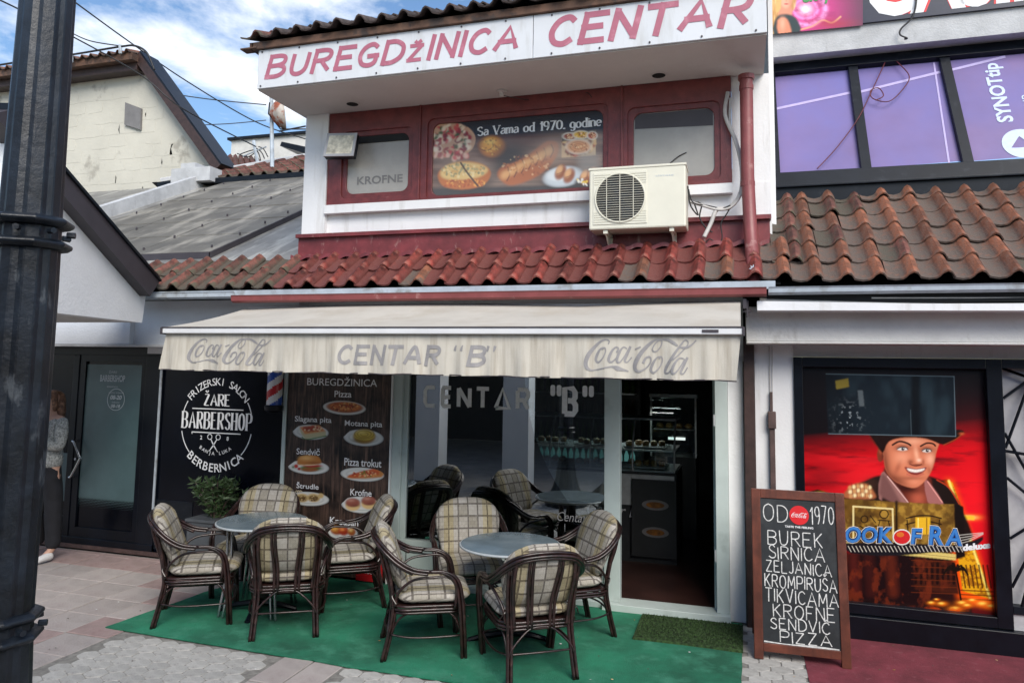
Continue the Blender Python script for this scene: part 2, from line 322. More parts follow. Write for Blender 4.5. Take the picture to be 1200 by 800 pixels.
def frame_ring(mb, X0, X1, Z0, Z1, x0, x1, z0, z1, r, y0, y1, n=5):
    inn = rrect(x0, x1, z0, z1, r, n); outr = rrect(X0, X1, Z0, Z1, .0005, n)
    mb.ring([(a, y0, c) for a, c in outr], [(a, y0, c) for a, c in inn], (0, y1-y0, 0))
# ------------------------------------------------------------------ lettering
_tc = {}
def text2d(s, bold=0., shear=0., space=1.):
    k = (s, bold, shear, space)
    if k not in _tc:
        c = bpy.data.curves.new('t', 'FONT'); c.body = s; c.size = 1; c.offset = bold; c.shear = shear; c.space_character = space; c.resolution_u = 3
        o = bpy.data.objects.new('t', c); COL.objects.link(o); bpy.context.view_layer.update()
        dg = bpy.context.evaluated_depsgraph_get(); me = bpy.data.meshes.new_from_object(o.evaluated_get(dg))
        vs = [(v.co.x, v.co.y) for v in me.vertices]; fs = [tuple(p.vertices) for p in me.polygons]
        bpy.data.objects.remove(o); bpy.data.curves.remove(c); bpy.data.meshes.remove(me); _tc[k] = (vs, fs)
    return _tc[k]
def put(mb, vs, fs, fn): mb.add([fn(*v) for v in vs], fs)
def text_fit(mb, s, quad, bold=0., shear=0., space=1.):
    """letters stretched to fill the quadrilateral (bottom-left, bottom-right, top-right, top-left) in space"""
    vs, fs = text2d(s, bold, shear, space); xs = [v[0] for v in vs]; ys = [v[1] for v in vs]
    x0, x1, y0, y1 = min(xs), max(xs), min(ys), max(ys); a, b, c, d = [Vector(q) for q in quad]
    def fn(x, y):
        u = (x-x0)/(x1-x0); v = (y-y0)/(y1-y0); return (a*(1-u)+b*u)*(1-v)+(d*(1-u)+c*u)*v
    put(mb, vs, fs, fn)
def text_rect(mb, s, x0, x1, z0, z1, y, **k): text_fit(mb, s, ((x0, y, z0), (x1, y, z0), (x1, y, z1), (x0, y, z1)), **k)
def ribbon(mb, pts, fn, k=5, eps=0.):
    """pts (x, y, width) -> flat stroke; fn maps drawing (x, y, lift) to space"""
    P = cat_rom(pts, k) if k > 1 else pts; n = len(P); vs = []
    for i, (x, y, wd) in enumerate(P):
        a = P[max(0, i-1)]; b = P[min(n-1, i+1)]; dx, dy = b[0]-a[0], b[1]-a[1]; l = math.hypot(dx, dy) or 1
        nx, ny = -dy/l*wd/2, dx/l*wd/2
        vs += [fn(x+nx, y+ny, eps), fn(x-nx, y-ny, eps)]
    mb.add(vs, [(2*i, 2*i+1, 2*i+3, 2*i+2) for i in range(n-1)])
COKE = [
 [(322, 158, 5), (332, 134, 10), (300, 122, 14), (250, 140, 20), (190, 190, 30), (140, 250, 38), (118, 310, 38), (132, 350, 28), (170, 370, 15), (235, 362, 9), (310, 345, 8), (360, 340, 16), (405, 350, 36), (445, 360, 24), (500, 374, 3)],
 [(292, 188, 8), (258, 192, 12), (225, 235, 24), (208, 285, 24), (232, 305, 16), (272, 272, 10), (298, 220, 12), (292, 188, 10), (262, 205, 8)],
 [(398, 225, 16), (415, 195, 14), (392, 182, 12), (352, 220, 22), (328, 280, 26), (350, 303, 16), (390, 275, 9), (432, 225, 7)],
 [(490, 195, 9), (458, 182, 12), (422, 225, 22), (402, 285, 24), (424, 304, 14), (462, 262, 9), (500, 200, 8)],
 [(520, 175, 22), (492, 235, 23), (470, 290, 20), (492, 300, 11), (530, 262, 6)],
 [(562, 198, 12), (612, 178, 12)],
 [(728, 216, 9), (714, 196, 10), (734, 158, 8), (770, 128, 9), (796, 128, 11), (790, 168, 10), (756, 208, 9), (728, 216, 9)],
 [(800, 120, 9), (745, 122, 14), (690, 155, 26), (625, 215, 34), (572, 290, 38), (558, 345, 32), (592, 373, 19), (655, 348, 12), (698, 298, 13), (694, 258, 14), (655, 268, 18), (632, 308, 24)],
 [(792, 118, 9), (850, 122, 20), (900, 146, 24), (935, 168, 5)],
 [(790, 254, 9), (755, 262, 12), (716, 312, 24), (700, 362, 22), (728, 380, 15), (775, 338, 10), (800, 285, 12), (790, 254, 10), (770, 275, 8)],
 [(1022, 132, 10), (996, 124, 12), (958, 165, 17), (900, 240, 23), (842, 325, 26), (822, 374, 20), (850, 382, 12), (885, 345, 7)],
 [(1022, 132, 8), (1016, 165, 9), (950, 232, 8), (890, 280, 6)],
 [(950, 180, 12), (1000, 182, 18), (1045, 165, 14), (1092, 124, 3)],
 [(985, 268, 9), (948, 266, 12), (905, 312, 22), (885, 368, 22), (908, 382, 14), (950, 340, 9), (995, 270, 8)],
 [(1018, 258, 20), (985, 320, 22), (960, 374, 20), (982, 384, 11), (1018, 335, 6)]]
def coke(mb, fn):
    for i, s in enumerate(COKE): ribbon(mb, [(x, 390-y, max(w, 11)) for x, y, w in s], fn, 5, i*.00012)
# airbrush for printed pictures: colours are laid on a fine grid of points in the plane of the print
import numpy as np
def s2l(c): c = np.array(c, float)/255; return np.where(c < .04045, c/12.92, ((c+.055)/1.055)**2.4)
class Paint:
    def __init__(s, x0, x1, y0, y1, res, bg):
        s.x0, s.x1, s.y0, s.y1 = x0, x1, y0, y1; s.w = int((x1-x0)*res)+1; s.h = int((y1-y0)*res)+1; s.res = res
        s.X, s.Y = np.meshgrid(np.linspace(x0, x1, s.w), np.linspace(y0, y1, s.h)); s.C = np.ones((s.h, s.w, 3))*s2l(bg); s.rg = np.random.RandomState(4)
    def blur(s, m, r):
        k = max(1, int(round(r*s.res)))
        for ax in (0, 1):
            for _ in range(2):
                p = np.pad(m, [(k, k) if a == ax else (0, 0) for a in (0, 1)], mode='edge'); c = np.cumsum(p, ax); z = np.zeros_like(np.take(c, [0], ax)); c = np.concatenate([z, c], ax)
                n = m.shape[ax]; m = (np.take(c, range(2*k+1, 2*k+1+n), ax)-np.take(c, range(0, n), ax))/(2*k+1)
        return m
    def noise(s, sx, sy, oct=4, seed=0):
        r = np.random.RandomState(seed); out = np.zeros(s.X.shape); amp = 1; tot = 0
        for o in range(oct):
            n = 256; g = r.rand(n, n); u = s.X/sx*2**o+37; v = s.Y/sy*2**o+11; iu, iv = np.floor(u).astype(int), np.floor(v).astype(int); fu, fv = u-iu, v-iv; fu = fu*fu*(3-2*fu); fv = fv*fv*(3-2*fv)
            a = g[iv % n, iu % n]; b = g[iv % n, (iu+1) % n]; c = g[(iv+1) % n, iu % n]; d = g[(iv+1) % n, (iu+1) % n]
            out += amp*((a*(1-fu)+b*fu)*(1-fv)+(c*(1-fu)+d*fu)*fv); tot += amp; amp *= .55
        return out/tot
    def lay(s, m, col, a=1.): m = np.clip(m*a, 0, 1)[..., None]; s.C = s.C*(1-m)+s2l(col)*m
    def mask(s, pts, curve=0, soft=0.):
        if curve: pts = cat_rom([tuple(p) for p in pts], curve, True)
        m = np.zeros(s.X.shape, bool); n = len(pts)
        for i in range(n):
            (xa, ya), (xb, yb) = pts[i][:2], pts[(i+1) % n][:2]
            if ya == yb: continue
            c = ((ya > s.Y) != (yb > s.Y)) & (s.X < (xb-xa)*(s.Y-ya)/(yb-ya)+xa); m ^= c
        m = m.astype(float); return s.blur(m, soft) if soft else m
    def poly(s, col, pts, curve=0, soft=.35, a=1.): s.lay(s.mask(pts, curve, soft), col, a)
    def blob(s, col, cx, cy, rx, ry, a=1., rot=0., p=1.): 
        c_, q = math.cos(rot), math.sin(rot); u = ((s.X-cx)*c_+(s.Y-cy)*q)/rx; v = (-(s.X-cx)*q+(s.Y-cy)*c_)/ry; s.lay(np.exp(-(u*u+v*v)**p), col, a)
    def line(s, col, pts, w, a=1., soft=.4):
        P = cat_rom([tuple(p) for p in pts], 5) if len(pts) > 2 else pts; d = np.full(s.X.shape, 1e9)
        for (xa, ya), (xb, yb) in zip(P[:-1], P[1:]):
            dx, dy = xb-xa, yb-ya; t = np.clip(((s.X-xa)*dx+(s.Y-ya)*dy)/(dx*dx+dy*dy+1e-9), 0, 1); d = np.minimum(d, np.hypot(s.X-xa-dx*t, s.Y-ya-dy*t))
        s.lay(np.clip((w/2+soft-d)/(2*soft), 0, 1), col, a)
    def speck(s, cols, cx, cy, rx, ry, n, sz, seed=1, a=.8):
        r = np.random.RandomState(seed)
        for i in range(n):
            t = r.rand()*6.28; q = math.sqrt(r.rand()); s.blob(cols[i % len(cols)], cx+rx*q*math.cos(t), cy+ry*q*math.sin(t), sz*(.6+.8*r.rand()), sz*(.5+.6*r.rand()), a, r.rand()*3, 2)
    def build(s, name, fn, parent, rough=.35, spec=.5, keep=None):
        vs = [fn(x, y) for x, y in zip(s.X.ravel(), s.Y.ravel())]; w_, h_ = s.w, s.h
        K = None if keep is None else s.mask(keep[0], keep[1]) > .5
        fs = [(j*w_+i, (j+1)*w_+i, (j+1)*w_+i+1, j*w_+i+1) for j in range(h_-1) for i in range(w_-1) if K is None or K[j, i]]
        me = bpy.data.meshes.new(name); me.from_pydata(vs, [], fs); at = me.color_attributes.new('ink', 'FLOAT_COLOR', 'POINT'); at.data.foreach_set('color', np.concatenate([s.C, np.ones(s.C.shape[:2]+(1,))], 2).astype(np.float32).ravel())
        m = bpy.data.materials.new(name+'_ink'); m.use_nodes = True; b = m.node_tree.nodes['Principled BSDF']; b.inputs['Roughness'].default_value = rough; b.inputs['Specular IOR Level'].default_value = spec
        n = m.node_tree.nodes.new('ShaderNodeAttribute'); n.attribute_name = 'ink'; m.node_tree.links.new(n.outputs[0], b.inputs[0]); me.materials.append(m)
        o = bpy.data.objects.new(name, me); COL.objects.link(o); o.parent = parent; o.matrix_parent_inverse = Matrix.Translation(-Vector(parent.location)); return o
# single-line alphabet: used for chalk and, with thick and thin strokes, for the serif lettering (unit square, baseline 0)
SF = {
 'A': [[(0, 0), (.4, 1), (.8, 0)], [(.15, .36), (.65, .36)]],
 'B': [[(0, 0), (0, 1)], [(0, 1), (.4, 1), (.6, .88), (.58, .64), (.36, .54), (0, .53)], [(.36, .54), (.62, .42), (.66, .18), (.42, 0), (0, 0)]],
 'C': [[(.62, .82), (.42, 1), (.14, .88), (0, .5), (.12, .12), (.4, 0), (.64, .16)]],
 'D': [[(0, 0), (0, 1)], [(0, 1), (.36, .98), (.64, .72), (.64, .28), (.36, .02), (0, 0)]],
 'E': [[(.56, 1), (0, 1)], [(0, 1), (0, 0)], [(0, 0), (.58, 0)], [(0, .53), (.46, .53)]],
 'F': [[(.56, 1), (0, 1)], [(0, 1), (0, 0)], [(0, .52), (.44, .52)]],
 'G': [[(.62, .82), (.4, 1), (.12, .86), (0, .5), (.12, .12), (.4, 0), (.62, .14), (.62, .44)], [(.36, .44), (.66, .44)]],
 'H': [[(0, 0), (0, 1)], [(.62, 0), (.62, 1)], [(0, .52), (.62, .52)]],
 'I': [[(0, 0), (0, 1)]], 'J': [[(.4, 1), (.4, .2), (.2, 0), (0, .12)]],
 'K': [[(0, 0), (0, 1)], [(.56, 1), (0, .42)], [(.16, .56), (.6, 0)]],
 'L': [[(0, 1), (0, 0)], [(0, 0), (.54, 0)]],
 'M': [[(0, 0), (.06, 1)], [(.06, 1), (.4, .25)], [(.4, .25), (.74, 1)], [(.74, 1), (.8, 0)]],
 'N': [[(0, 0), (0, 1)], [(0, 1), (.62, 0)], [(.62, 0), (.62, 1)]],
 'O': [[(.34, 1), (.08, .84), (0, .5), (.08, .16), (.34, 0), (.6, .16), (.68, .5), (.6, .84), (.34, 1)]],
 'P': [[(0, 0), (0, 1)], [(0, 1), (.4, 1), (.62, .84), (.58, .56), (.36, .46), (0, .46)]],
 'R': [[(0, 0), (0, 1)], [(0, 1), (.4, 1), (.6, .86), (.56, .62), (.34, .52), (0, .52)], [(.26, .52), (.64, 0)]],
 'S': [[(.54, .84), (.36, 1), (.1, .92), (.04, .7), (.28, .52), (.54, .36), (.52, .1), (.26, 0), (0, .14)]],
 'T': [[(0, 1), (.66, 1)], [(.33, 1), (.33, 0)]],
 'U': [[(0, 1), (.02, .28), (.16, .02), (.42, .02), (.6, .28), (.62, 1)]],
 'V': [[(0, 1), (.34, 0)], [(.34, 0), (.68, 1)]],
 'Z': [[(0, 1), (.58, 1)], [(.58, 1), (0, 0)], [(0, 0), (.62, 0)]],
 '0': [[(.28, 1), (.06, .84), (0, .5), (.06, .16), (.28, 0), (.5, .16), (.56, .5), (.5, .84), (.28, 1)]],
 '1': [[(0, .74), (.22, 1)], [(.22, 1), (.22, 0)]],
 '7': [[(0, 1), (.54, 1)], [(.54, 1), (.2, 0)]],
 '9': [[(.52, .66), (.4, .46), (.14, .48), (.02, .72), (.14, .96), (.4, .98), (.52, .74), (.5, .3), (.34, 0)]],
 'a': [[(.06, .56), (.24, .66), (.42, .52), (.42, 0)], [(.42, .38), (.16, .36), (.02, .18), (.14, 0), (.42, .12)]],
 'd': [[(.44, 1), (.44, 0)], [(.44, .56), (.22, .66), (.02, .48), (.02, .16), (.2, 0), (.44, .1)]],
 'e': [[(.02, .36), (.42, .36), (.4, .56), (.22, .66), (.04, .52), (.02, .18), (.2, 0), (.42, .1)]],
 'g': [[(.44, .62), (.44, -.12), (.24, -.3), (.02, -.2)], [(.44, .56), (.22, .66), (.02, .48), (.02, .18), (.2, .04), (.44, .14)]],
 'i': [[(.06, 0), (.06, .64)], [(.06, .82), (.06, .92)]],
 'm': [[(0, 0), (0, .64)], [(0, .5), (.2, .66), (.34, .52), (.34, 0)], [(.34, .5), (.52, .66), (.68, .52), (.68, 0)]],
 'n': [[(0, 0), (0, .64)], [(0, .5), (.22, .66), (.42, .52), (.42, 0)]],
 'o': [[(.24, .66), (.04, .52), (.0, .32), (.06, .1), (.24, 0), (.42, .1), (.48, .32), (.42, .54), (.24, .66)]],
 '.': [[(.04, 0), (.04, .1)]], ' ': []}
CAR = [[(.12, 1.34), (.3, 1.14), (.48, 1.34)]]
def layout(s, gap):
    x = 0; res = []
    for ch in s:
        base = {'Ž': 'Z', 'Š': 'S', 'Č': 'C'}.get(ch, ch)
        st = [list(q) for q in SF[base]]+(CAR if base != ch else [])
        wd = max([p[0] for q in st for p in q] or [.3]); res.append((x, ch, st)); x += wd+gap
    return res, x-gap
def stroke_text(mb, s, x0, x1, z0, z1, fn, width, gap=.2, serif=0., thin=None, jit=0., dens=1, slant=0., cap=0.):
    """fn(x, z, lift) -> space"""
    lay, tot = layout(s, gap); sx = (x1-x0)/max(tot, .05); sz = z1-z0; e = 0
    for gx, ch, st in lay:
        jy = random.uniform(-jit, jit)*sz; js = 1+random.uniform(-jit, jit)
        for q in st:
            pts = [(x0+(gx+p[0]+random.uniform(-jit, jit)*.4+slant*p[1])*sx, z0+(p[1]*js)*sz+jy) for p in q]; e += 1
            if cap:
                P2 = []
                for i_, j_ in ((0, 1), (-1, -2)):
                    ax_, az_ = pts[i_]; dx, dz = ax_-pts[j_][0], az_-pts[j_][1]; l_ = math.hypot(dx, dz) or 1; qx, qz = abs(q[i_][0]-q[j_][0]), abs(q[i_][1]-q[j_][1])
                    straight = qx < .02 or qz < .02; P2.append((ax_+dx/l_*cap*straight, az_+dz/l_*cap*straight))
                pts[0], pts[-1] = P2
            if thin is None: pw = [(a, b, width) for a, b in pts]
            else:
                pw = []
                P = cat_rom(pts, 6) if len(pts) > 3 else pts
                n = len(P)
                for i in range(n):
                    a = P[max(0, i-1)]; b = P[min(n-1, i+1)]; dx, dz = abs(b[0]-a[0]), abs(b[1]-a[1]); vv = dz/(math.hypot(dx, dz)+1e-9)
                    if len(q) == 2 and q[0][0] < q[1][0] and abs(q[0][0]-q[1][0]) > .05 and q[0][1] < q[1][1]: vv = 0
                    pw.append((P[i][0], P[i][1], thin+(width-thin)*vv**2))
                ribbon(mb, pw, fn, 1, e*.00012)
                if serif:
                    for p in (q[0], q[-1]):
                        if abs(q[0][0]-q[-1][0]) < .36 and len(q) == 2 and p[1] in (0, 1, .64): ribbon(mb, [(x0+p[0]*sx+gx*sx-serif, z0+p[1]*sz, thin), (x0+p[0]*sx+gx*sx+serif, z0+p[1]*sz, thin)], fn, 1, e*.00012+.00006)
                continue
            ribbon(mb, pw, fn, 5 if len(q) > 3 else dens, e*.00012)
def arc_text(mb, s, cx, cz, rad, a0, a1, h, y, bottom=False, bold=0.01):
    """letters round a circle, angles in degrees clockwise from top"""
    n = len(s)
    for i, ch in enumerate(s):
        if ch == ' ': continue
        a = R(a0+(a1-a0)*i/(n-1)); vs, fs = text2d(ch, bold); xs = [v[0] for v in vs]; x0, x1 = min(xs), max(xs); mxx = (x0+x1)/2; k = h/.72
        ux, uz = (math.cos(a), -math.sin(a)); vx, vz = (math.sin(a), math.cos(a))
        if bottom: ux, uz, vx, vz = -ux, -uz, -vx, -vz
        bx_, bz_ = cx+rad*math.sin(a), cz+rad*math.cos(a)
        put(mb, vs, fs, lambda x, z: (bx_+ux*(x-mxx)*k+vx*(z-.36)*k, y, bz_+uz*(x-mxx)*k+vz*(z-.36)*k))
def pxl(mb, m, pts, y, lift, curve=0):
    if curve: pts = cat_rom([tuple(p) for p in pts], curve, True)
    mb.m(m).poly([at_y(p[0], p[1], y-lift) for p in pts])
def ell(cx, cy, rx, ry, n=20, rot=0.):
    c, s = math.cos(rot), math.sin(rot)
    return [(cx+rx*math.cos(t)*c-ry*math.sin(t)*s, cy+rx*math.cos(t)*s+ry*math.sin(t)*c) for t in [2*math.pi*i/n for i in range(n)]]
# =================================================================== GROUND
g = MB().poly([(-300, -300, -.03), (300, -300, -.03), (300, 300, -.03), (-300, 300, -.03)]).build('ground', 'ground'); struct(g)
pv = MB().box(-9.5, 3.6, 1.5, 6.22, -.028, -.0075).build('pavement', 'joint_sand'); struct(pv)
# concrete slabs by the barbershop (one object each, shared meshes)
sm_ = {}
def slab(x0, x1, y0, y1, m, name='slab'):
    k = (round(x1-x0, 3), round(y1-y0, 3), m)
    if k not in sm_:
        a, b = (x1-x0)/2-.004, (y1-y0)/2-.004; c = .006
        mb = MB(); mb.add([(-a, -b, -.03), (a, -b, -.03), (a, b, -.03), (-a, b, -.03), (-a, -b, -.004), (a, -b, -.004), (a, b, -.004), (-a, b, -.004), (-a+c, -b+c, 0), (a-c, -b+c, 0), (a-c, b-c, 0), (-a+c, b-c, 0)],
            [(0, 1, 5, 4), (1, 2, 6, 5), (2, 3, 7, 6), (3, 0, 4, 7), (4, 5, 9, 8), (5, 6, 10, 9), (6, 7, 11, 10), (7, 4, 8, 11), (8, 9, 10, 11)])
        o = mb.build(name, m, pv); sm_[k] = o.data
    else:
        o = bpy.data.objects.new(name, sm_[k]); COL.objects.link(o); o.parent = pv
    o.location = ((x0+x1)/2, (y0+y1)/2, random.uniform(-.004, 0)); o.rotation_euler = (random.uniform(-.006, .006), random.uniform(-.006, .006), random.uniform(-.004, .004))
    return o
for i in range(-11, 3):
    for j in range(-8, 3):
        x0 = -5.05+.375*i; y0 = 5.41+.35*j
        if x0 > -4.24-.1: continue
        red = (y0 > 5.7) or (i, j) in ((0, 0), (-1, 1), (1, -1), (-4, -1), (-2, -3), (1, -3), (-1, -4), (0, -4)) or random.random() < .12
        slab(x0, x0+.375, y0, min(y0+.35, 6.2), 'slab_red' if red else 'slab')
for i in range(2):   # strip of narrow slabs
    for j in range(4): slab(-2.94+.225*i, -2.94+.225*(i+1), 4.55-.45*(j+1), 4.55-.45*j, 'slab')
# interlocking pavers
hexm = None; cnt = 0
def hexpts(): return [(-.0685, -.022), (-.0655, -.034), (-.038, -.051), (-.012, -.066), (.012, -.066), (.038, -.051), (.0655, -.034), (.0685, -.022), (.0685, .022), (.0655, .034), (.038, .051), (.012, .066), (-.012, .066), (-.038, .051), (-.0655, .034), (-.0685, .022)]
HP = hexpts()
far = MB()
def paver(x, y, single=True):
    global hexm, cnt
    k = len(HP)
    if not single:
        far.add([(x+a, y+b, -.02) for a, b in HP]+[(x+a*.94, y+b*.94, -.001) for a, b in HP], [(i, (i+1) % k, k+(i+1) % k, k+i) for i in range(k)]+[tuple(range(k, 2*k))]); return
    if hexm is None:
        o = MB().add([(a, b, -.02) for a, b in HP]+[(a, b, -.004) for a, b in HP]+[(a*.955, b*.955, 0) for a, b in HP], [(i, (i+1) % k, k+(i+1) % k, k+i) for i in range(k)]+[(k+i, k+(i+1) % k, 2*k+(i+1) % k, 2*k+i) for i in range(k)]+[tuple(range(2*k, 3*k))]).build('paver', 'paver', pv); hexm = o.data
    else: o = bpy.data.objects.new('paver', hexm); COL.objects.link(o); o.parent = pv
    o.location = (x, y, random.uniform(-.004, 0)); o.rotation_euler = (random.uniform(-.015, .015), random.uniform(-.015, .015), random.uniform(-.03, .03)); cnt += 1
for j in range(-22, 20):
    y = 4.41+j*.107
    for i in range(-34, 4):
        x = .30+i*.142+(.071 if j % 2 else 0)
        if x > .38 or x < -4.19: continue
        if -3.01 < x < -2.43 and y < 4.55 and y > 2.8: continue
        if y > 4.46 and x < .0: continue
        if y > 6.17: continue
        # in front of the carpet only a strip shows in the photograph
        vis = (x > -.2) or (y > 4.2 and x > -2.6) or (y > 3.70 and x < -2.9)
        if x > -.2 and y < 4.25: vis = False
        paver(x, y, vis and cnt < 298)
stuff(far.build('far_pavers', 'paver', pv))
rg = MB().box(.385, 3.6, 1.5, 6.19, -.02, .002).build('red_floor_coating', 'red_ground'); struct(rg)
from mathutils import noise as _nz
cpt = MB(); NX, NY = 150, 60; vs = []
def cleft(y): return -4.47+(.10*(y-4.52)/.9 if y < 5.43 else .10+.19*(y-5.43)/.76)+.012*_nz.noise(Vector((0, y*3, 4)))
for j in range(NY+1):
    for i in range(NX+1):
        t = j/NY; u = i/NX; yf = 4.468+.045*max(0, 1-u*2.2)+.010*_nz.noise(Vector((u*14, 0, 1)))+.004*_nz.noise(Vector((u*60, 3, 1))); y = yf+(6.19-yf)*t; x0 = cleft(y); x1 = -.02+.008*_nz.noise(Vector((2, y*4, 7))); x = x0+(x1-x0)*u
        cr = max(0, _nz.noise(Vector((x*1.1+y*.7, y*2.4-x*.5, 2)))-.18)*.030+.0022*_nz.noise(Vector((x*7, y*7, 5)))
        ed = min(1, min(t, u, 1-u, 1-t)*30); z = .0075+cr*ed+(.006*max(0, _nz.noise(Vector((x*2, 9, 1)))) if t < .02 else 0); vs.append((x, y, z))
cpt.add(vs, [(j*(NX+1)+i, j*(NX+1)+i+1, (j+1)*(NX+1)+i+1, (j+1)*(NX+1)+i) for j in range(NY) for i in range(NX)])
bd_ = [i for i in range(NX+1)]+[j*(NX+1)+NX for j in range(1, NY+1)]+[NY*(NX+1)+i for i in range(NX-1, -1, -1)]+[j*(NX+1) for j in range(NY-1, 0, -1)]
for a_, b_ in zip(bd_, bd_[1:]+bd_[:1]): A_, B_ = vs[a_], vs[b_]; cpt.add([A_, B_, (B_[0], B_[1], .0005), (A_[0], A_[1], .0005)], [(0, 1, 2, 3)])
tag(cpt.build('outdoor_carpet', 'carpet', smooth=True, fix=False), 'bright green outdoor carpet spread under the rattan chairs', 'carpet')
lt_ = MB(); rl = random.Random(9)
for i in range(150):
    x = rl.uniform(-4.9, 3.0); y = rl.uniform(3.9, 6.1); r_ = rl.uniform(.003, .011); a_ = rl.uniform(0, 6); z = .014 if (-4.35 < x < -.03 and y > 4.52) else .003
    lt_.m(rl.choice(['conduit', 'chalk', 'food_bread', 'leaf_light'])).add([(x+r_*math.cos(a_+q), y+r_*.7*math.sin(a_+q), z+rl.uniform(0, .004)) for q in (0, 1.4, 2.9, 4.4)], [(0, 1, 2, 3)])
lt_o = lt_.build('ground_litter', None, None, fix=False); lt_o['kind'] = 'stuff'; lt_o['label'] = 'crumbs, leaf bits and specks scattered on carpet and paving'; lt_o['category'] = 'litter'
dm = MB().box(-.77, -.012, 5.56, 6.1, .008, .026); hair_ = MB()
for i in range(5200):
    x = random.uniform(-.765, -.017); y = random.uniform(5.565, 6.095); h = random.uniform(.008, .016); a = random.uniform(0, 6.28); d = .004
    hair_.add([(x-d*math.cos(a), y-d*math.sin(a), .026), (x+d*math.cos(a), y+d*math.sin(a), .026), (x+random.uniform(-.006, .006), y+random.uniform(-.006, .006), .026+h)], [(0, 1, 2)])
o = thing('doormat', 'grassy olive green doormat in front of the open doorway', 'doormat', (-.39, 5.83, .008)); dm.build('mat_backing', 'doormat', o); stuff(hair_.build('mat_pile', 'doormat', o, fix=False))
# =================================================================== ROOF TILES
def tile_mesh(name, W=.21, LEN=.27, hump=.058, m='tile_red'):
    prof = [(0, .010), (.02, .002), (.06, -.006), (.105, .002), (.125, .018), (.143, .044), (.168, hump), (.193, .046), (.210, .022), (.222, .004)]
    k = len(prof); vs = []
    for yy in (0, LEN): vs += [(x*W/.21, yy, z) for x, z in prof]
    for yy in (0, LEN): vs += [(x*W/.21, yy, z-.014) for x, z in prof]
    fs = [(i, i+1, k+i+1, k+i) for i in range(k-1)]+[(2*k+i, 3*k+i, 3*k+i+1, 2*k+i+1) for i in range(k-1)]+[(i, 2*k+i, 2*k+i+1, i+1) for i in range(k-1)]+[(0, k, 3*k, 2*k), (k-1, 3*k-1, 4*k-1, 2*k-1)]
    me = bpy.data.meshes.new(name); me.from_pydata(vs, [], fs); me.materials.append(M[m]); me.polygons.foreach_set('use_smooth', [True]*len(me.polygons))
    try: me.set_sharp_from_angle(angle=R(50))
    except Exception: pass
    return me
def tile_field(parent, x0, n, y0, z0, rows, slope, meshfn, W=.21, exp=.26, jit=1., skip=None):
    a = math.atan(slope); cs, sn = math.cos(a), math.sin(a)
    for r in range(rows):
        for i in range(n):
            if skip and skip(i, r): continue
            x = x0+i*W
            o = bpy.data.objects.new('roof_tile', meshfn(i, r, x)); COL.objects.link(o); o.parent = parent
            o.location = (x+random.uniform(-.006, .006)*jit, y0+r*exp*cs+random.uniform(-.010, .010)*jit, z0+r*exp*sn+random.uniform(0, .008)*jit)
            o.rotation_euler = (a-R(3.2)+random.uniform(-.02, .02)*jit, random.uniform(-.03, .03)*jit, random.uniform(-.035, .035)*jit)
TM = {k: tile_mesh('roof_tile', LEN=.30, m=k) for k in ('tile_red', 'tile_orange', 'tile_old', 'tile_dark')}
# =================================================================== BAKERY BUILDING (centre)
bak = thing('bakery_building', 'two-storey white bakery with red tiled strip, dark red windows and open doorway', 'building', (-2, 6.3, 0))
YW = 6.35
# lower floor
lw = MB()
lw.box(-5.9, .02, 6.27, 6.45, 2.02, 2.9)          # wall above the shopfront, behind the awning
lw.box(-.105, .012, 6.235, 6.6, 0, 2.02)
lw.build('wall', 'rough_plaster', bak)
# shop front, pale green metal
sf = MB()
sf.box(-3.035, -2.945, 6.2, 6.30, .0, 2.02); sf.box(-2.945, -2.895, 6.225, 6.29, .4, 1.98)
sf.box(-1.095, -.965, 6.2, 6.30, .06, 2.02)
sf.box(-.205, -.107, 6.2, 6.30, .06, 2.02); sf.box(-2.945, -.107, 6.2, 6.3, 1.975, 2.02)
sf.box(-2.945, -1.095, 6.205, 6.29, .335, .40)
sf.build('shopfront_frame', 'mint_frame', bak, bevel=.004)
kp = MB(); kp.box(-2.945, -1.095, 6.225, 6.28, .0, .335); kp.build('kick_panel', 'mint_frame', bak)
mo = MB()
for x0, x1 in ((-2.88, -2.32), (-2.26, -1.72), (-1.66, -1.14)):
    for a in ((x0, x1, .285, .293), (x0, x1, .115, .123), (x0, x0+.006, .115, .293), (x1-.006, x1, .115, .293)): mo.box(a[0], a[1], 6.221, 6.226, a[2], a[3])
mo.build('panel_moulding', 'casino_frame', bak)
th = MB(); th.box(-1.10, -.10, 6.14, 6.34, 0, .06); th.box(-2.945, -1.10, 6.19, 6.30, 0, .05); th.build('threshold', 'mint_frame', bak, bevel=.004)
sg = MB().box(-2.9, -1.09, 6.245, 6.252, .395, 1.98).build('shop_window', 'shop_glass', bak)
lt = MB()
gx = -2.76
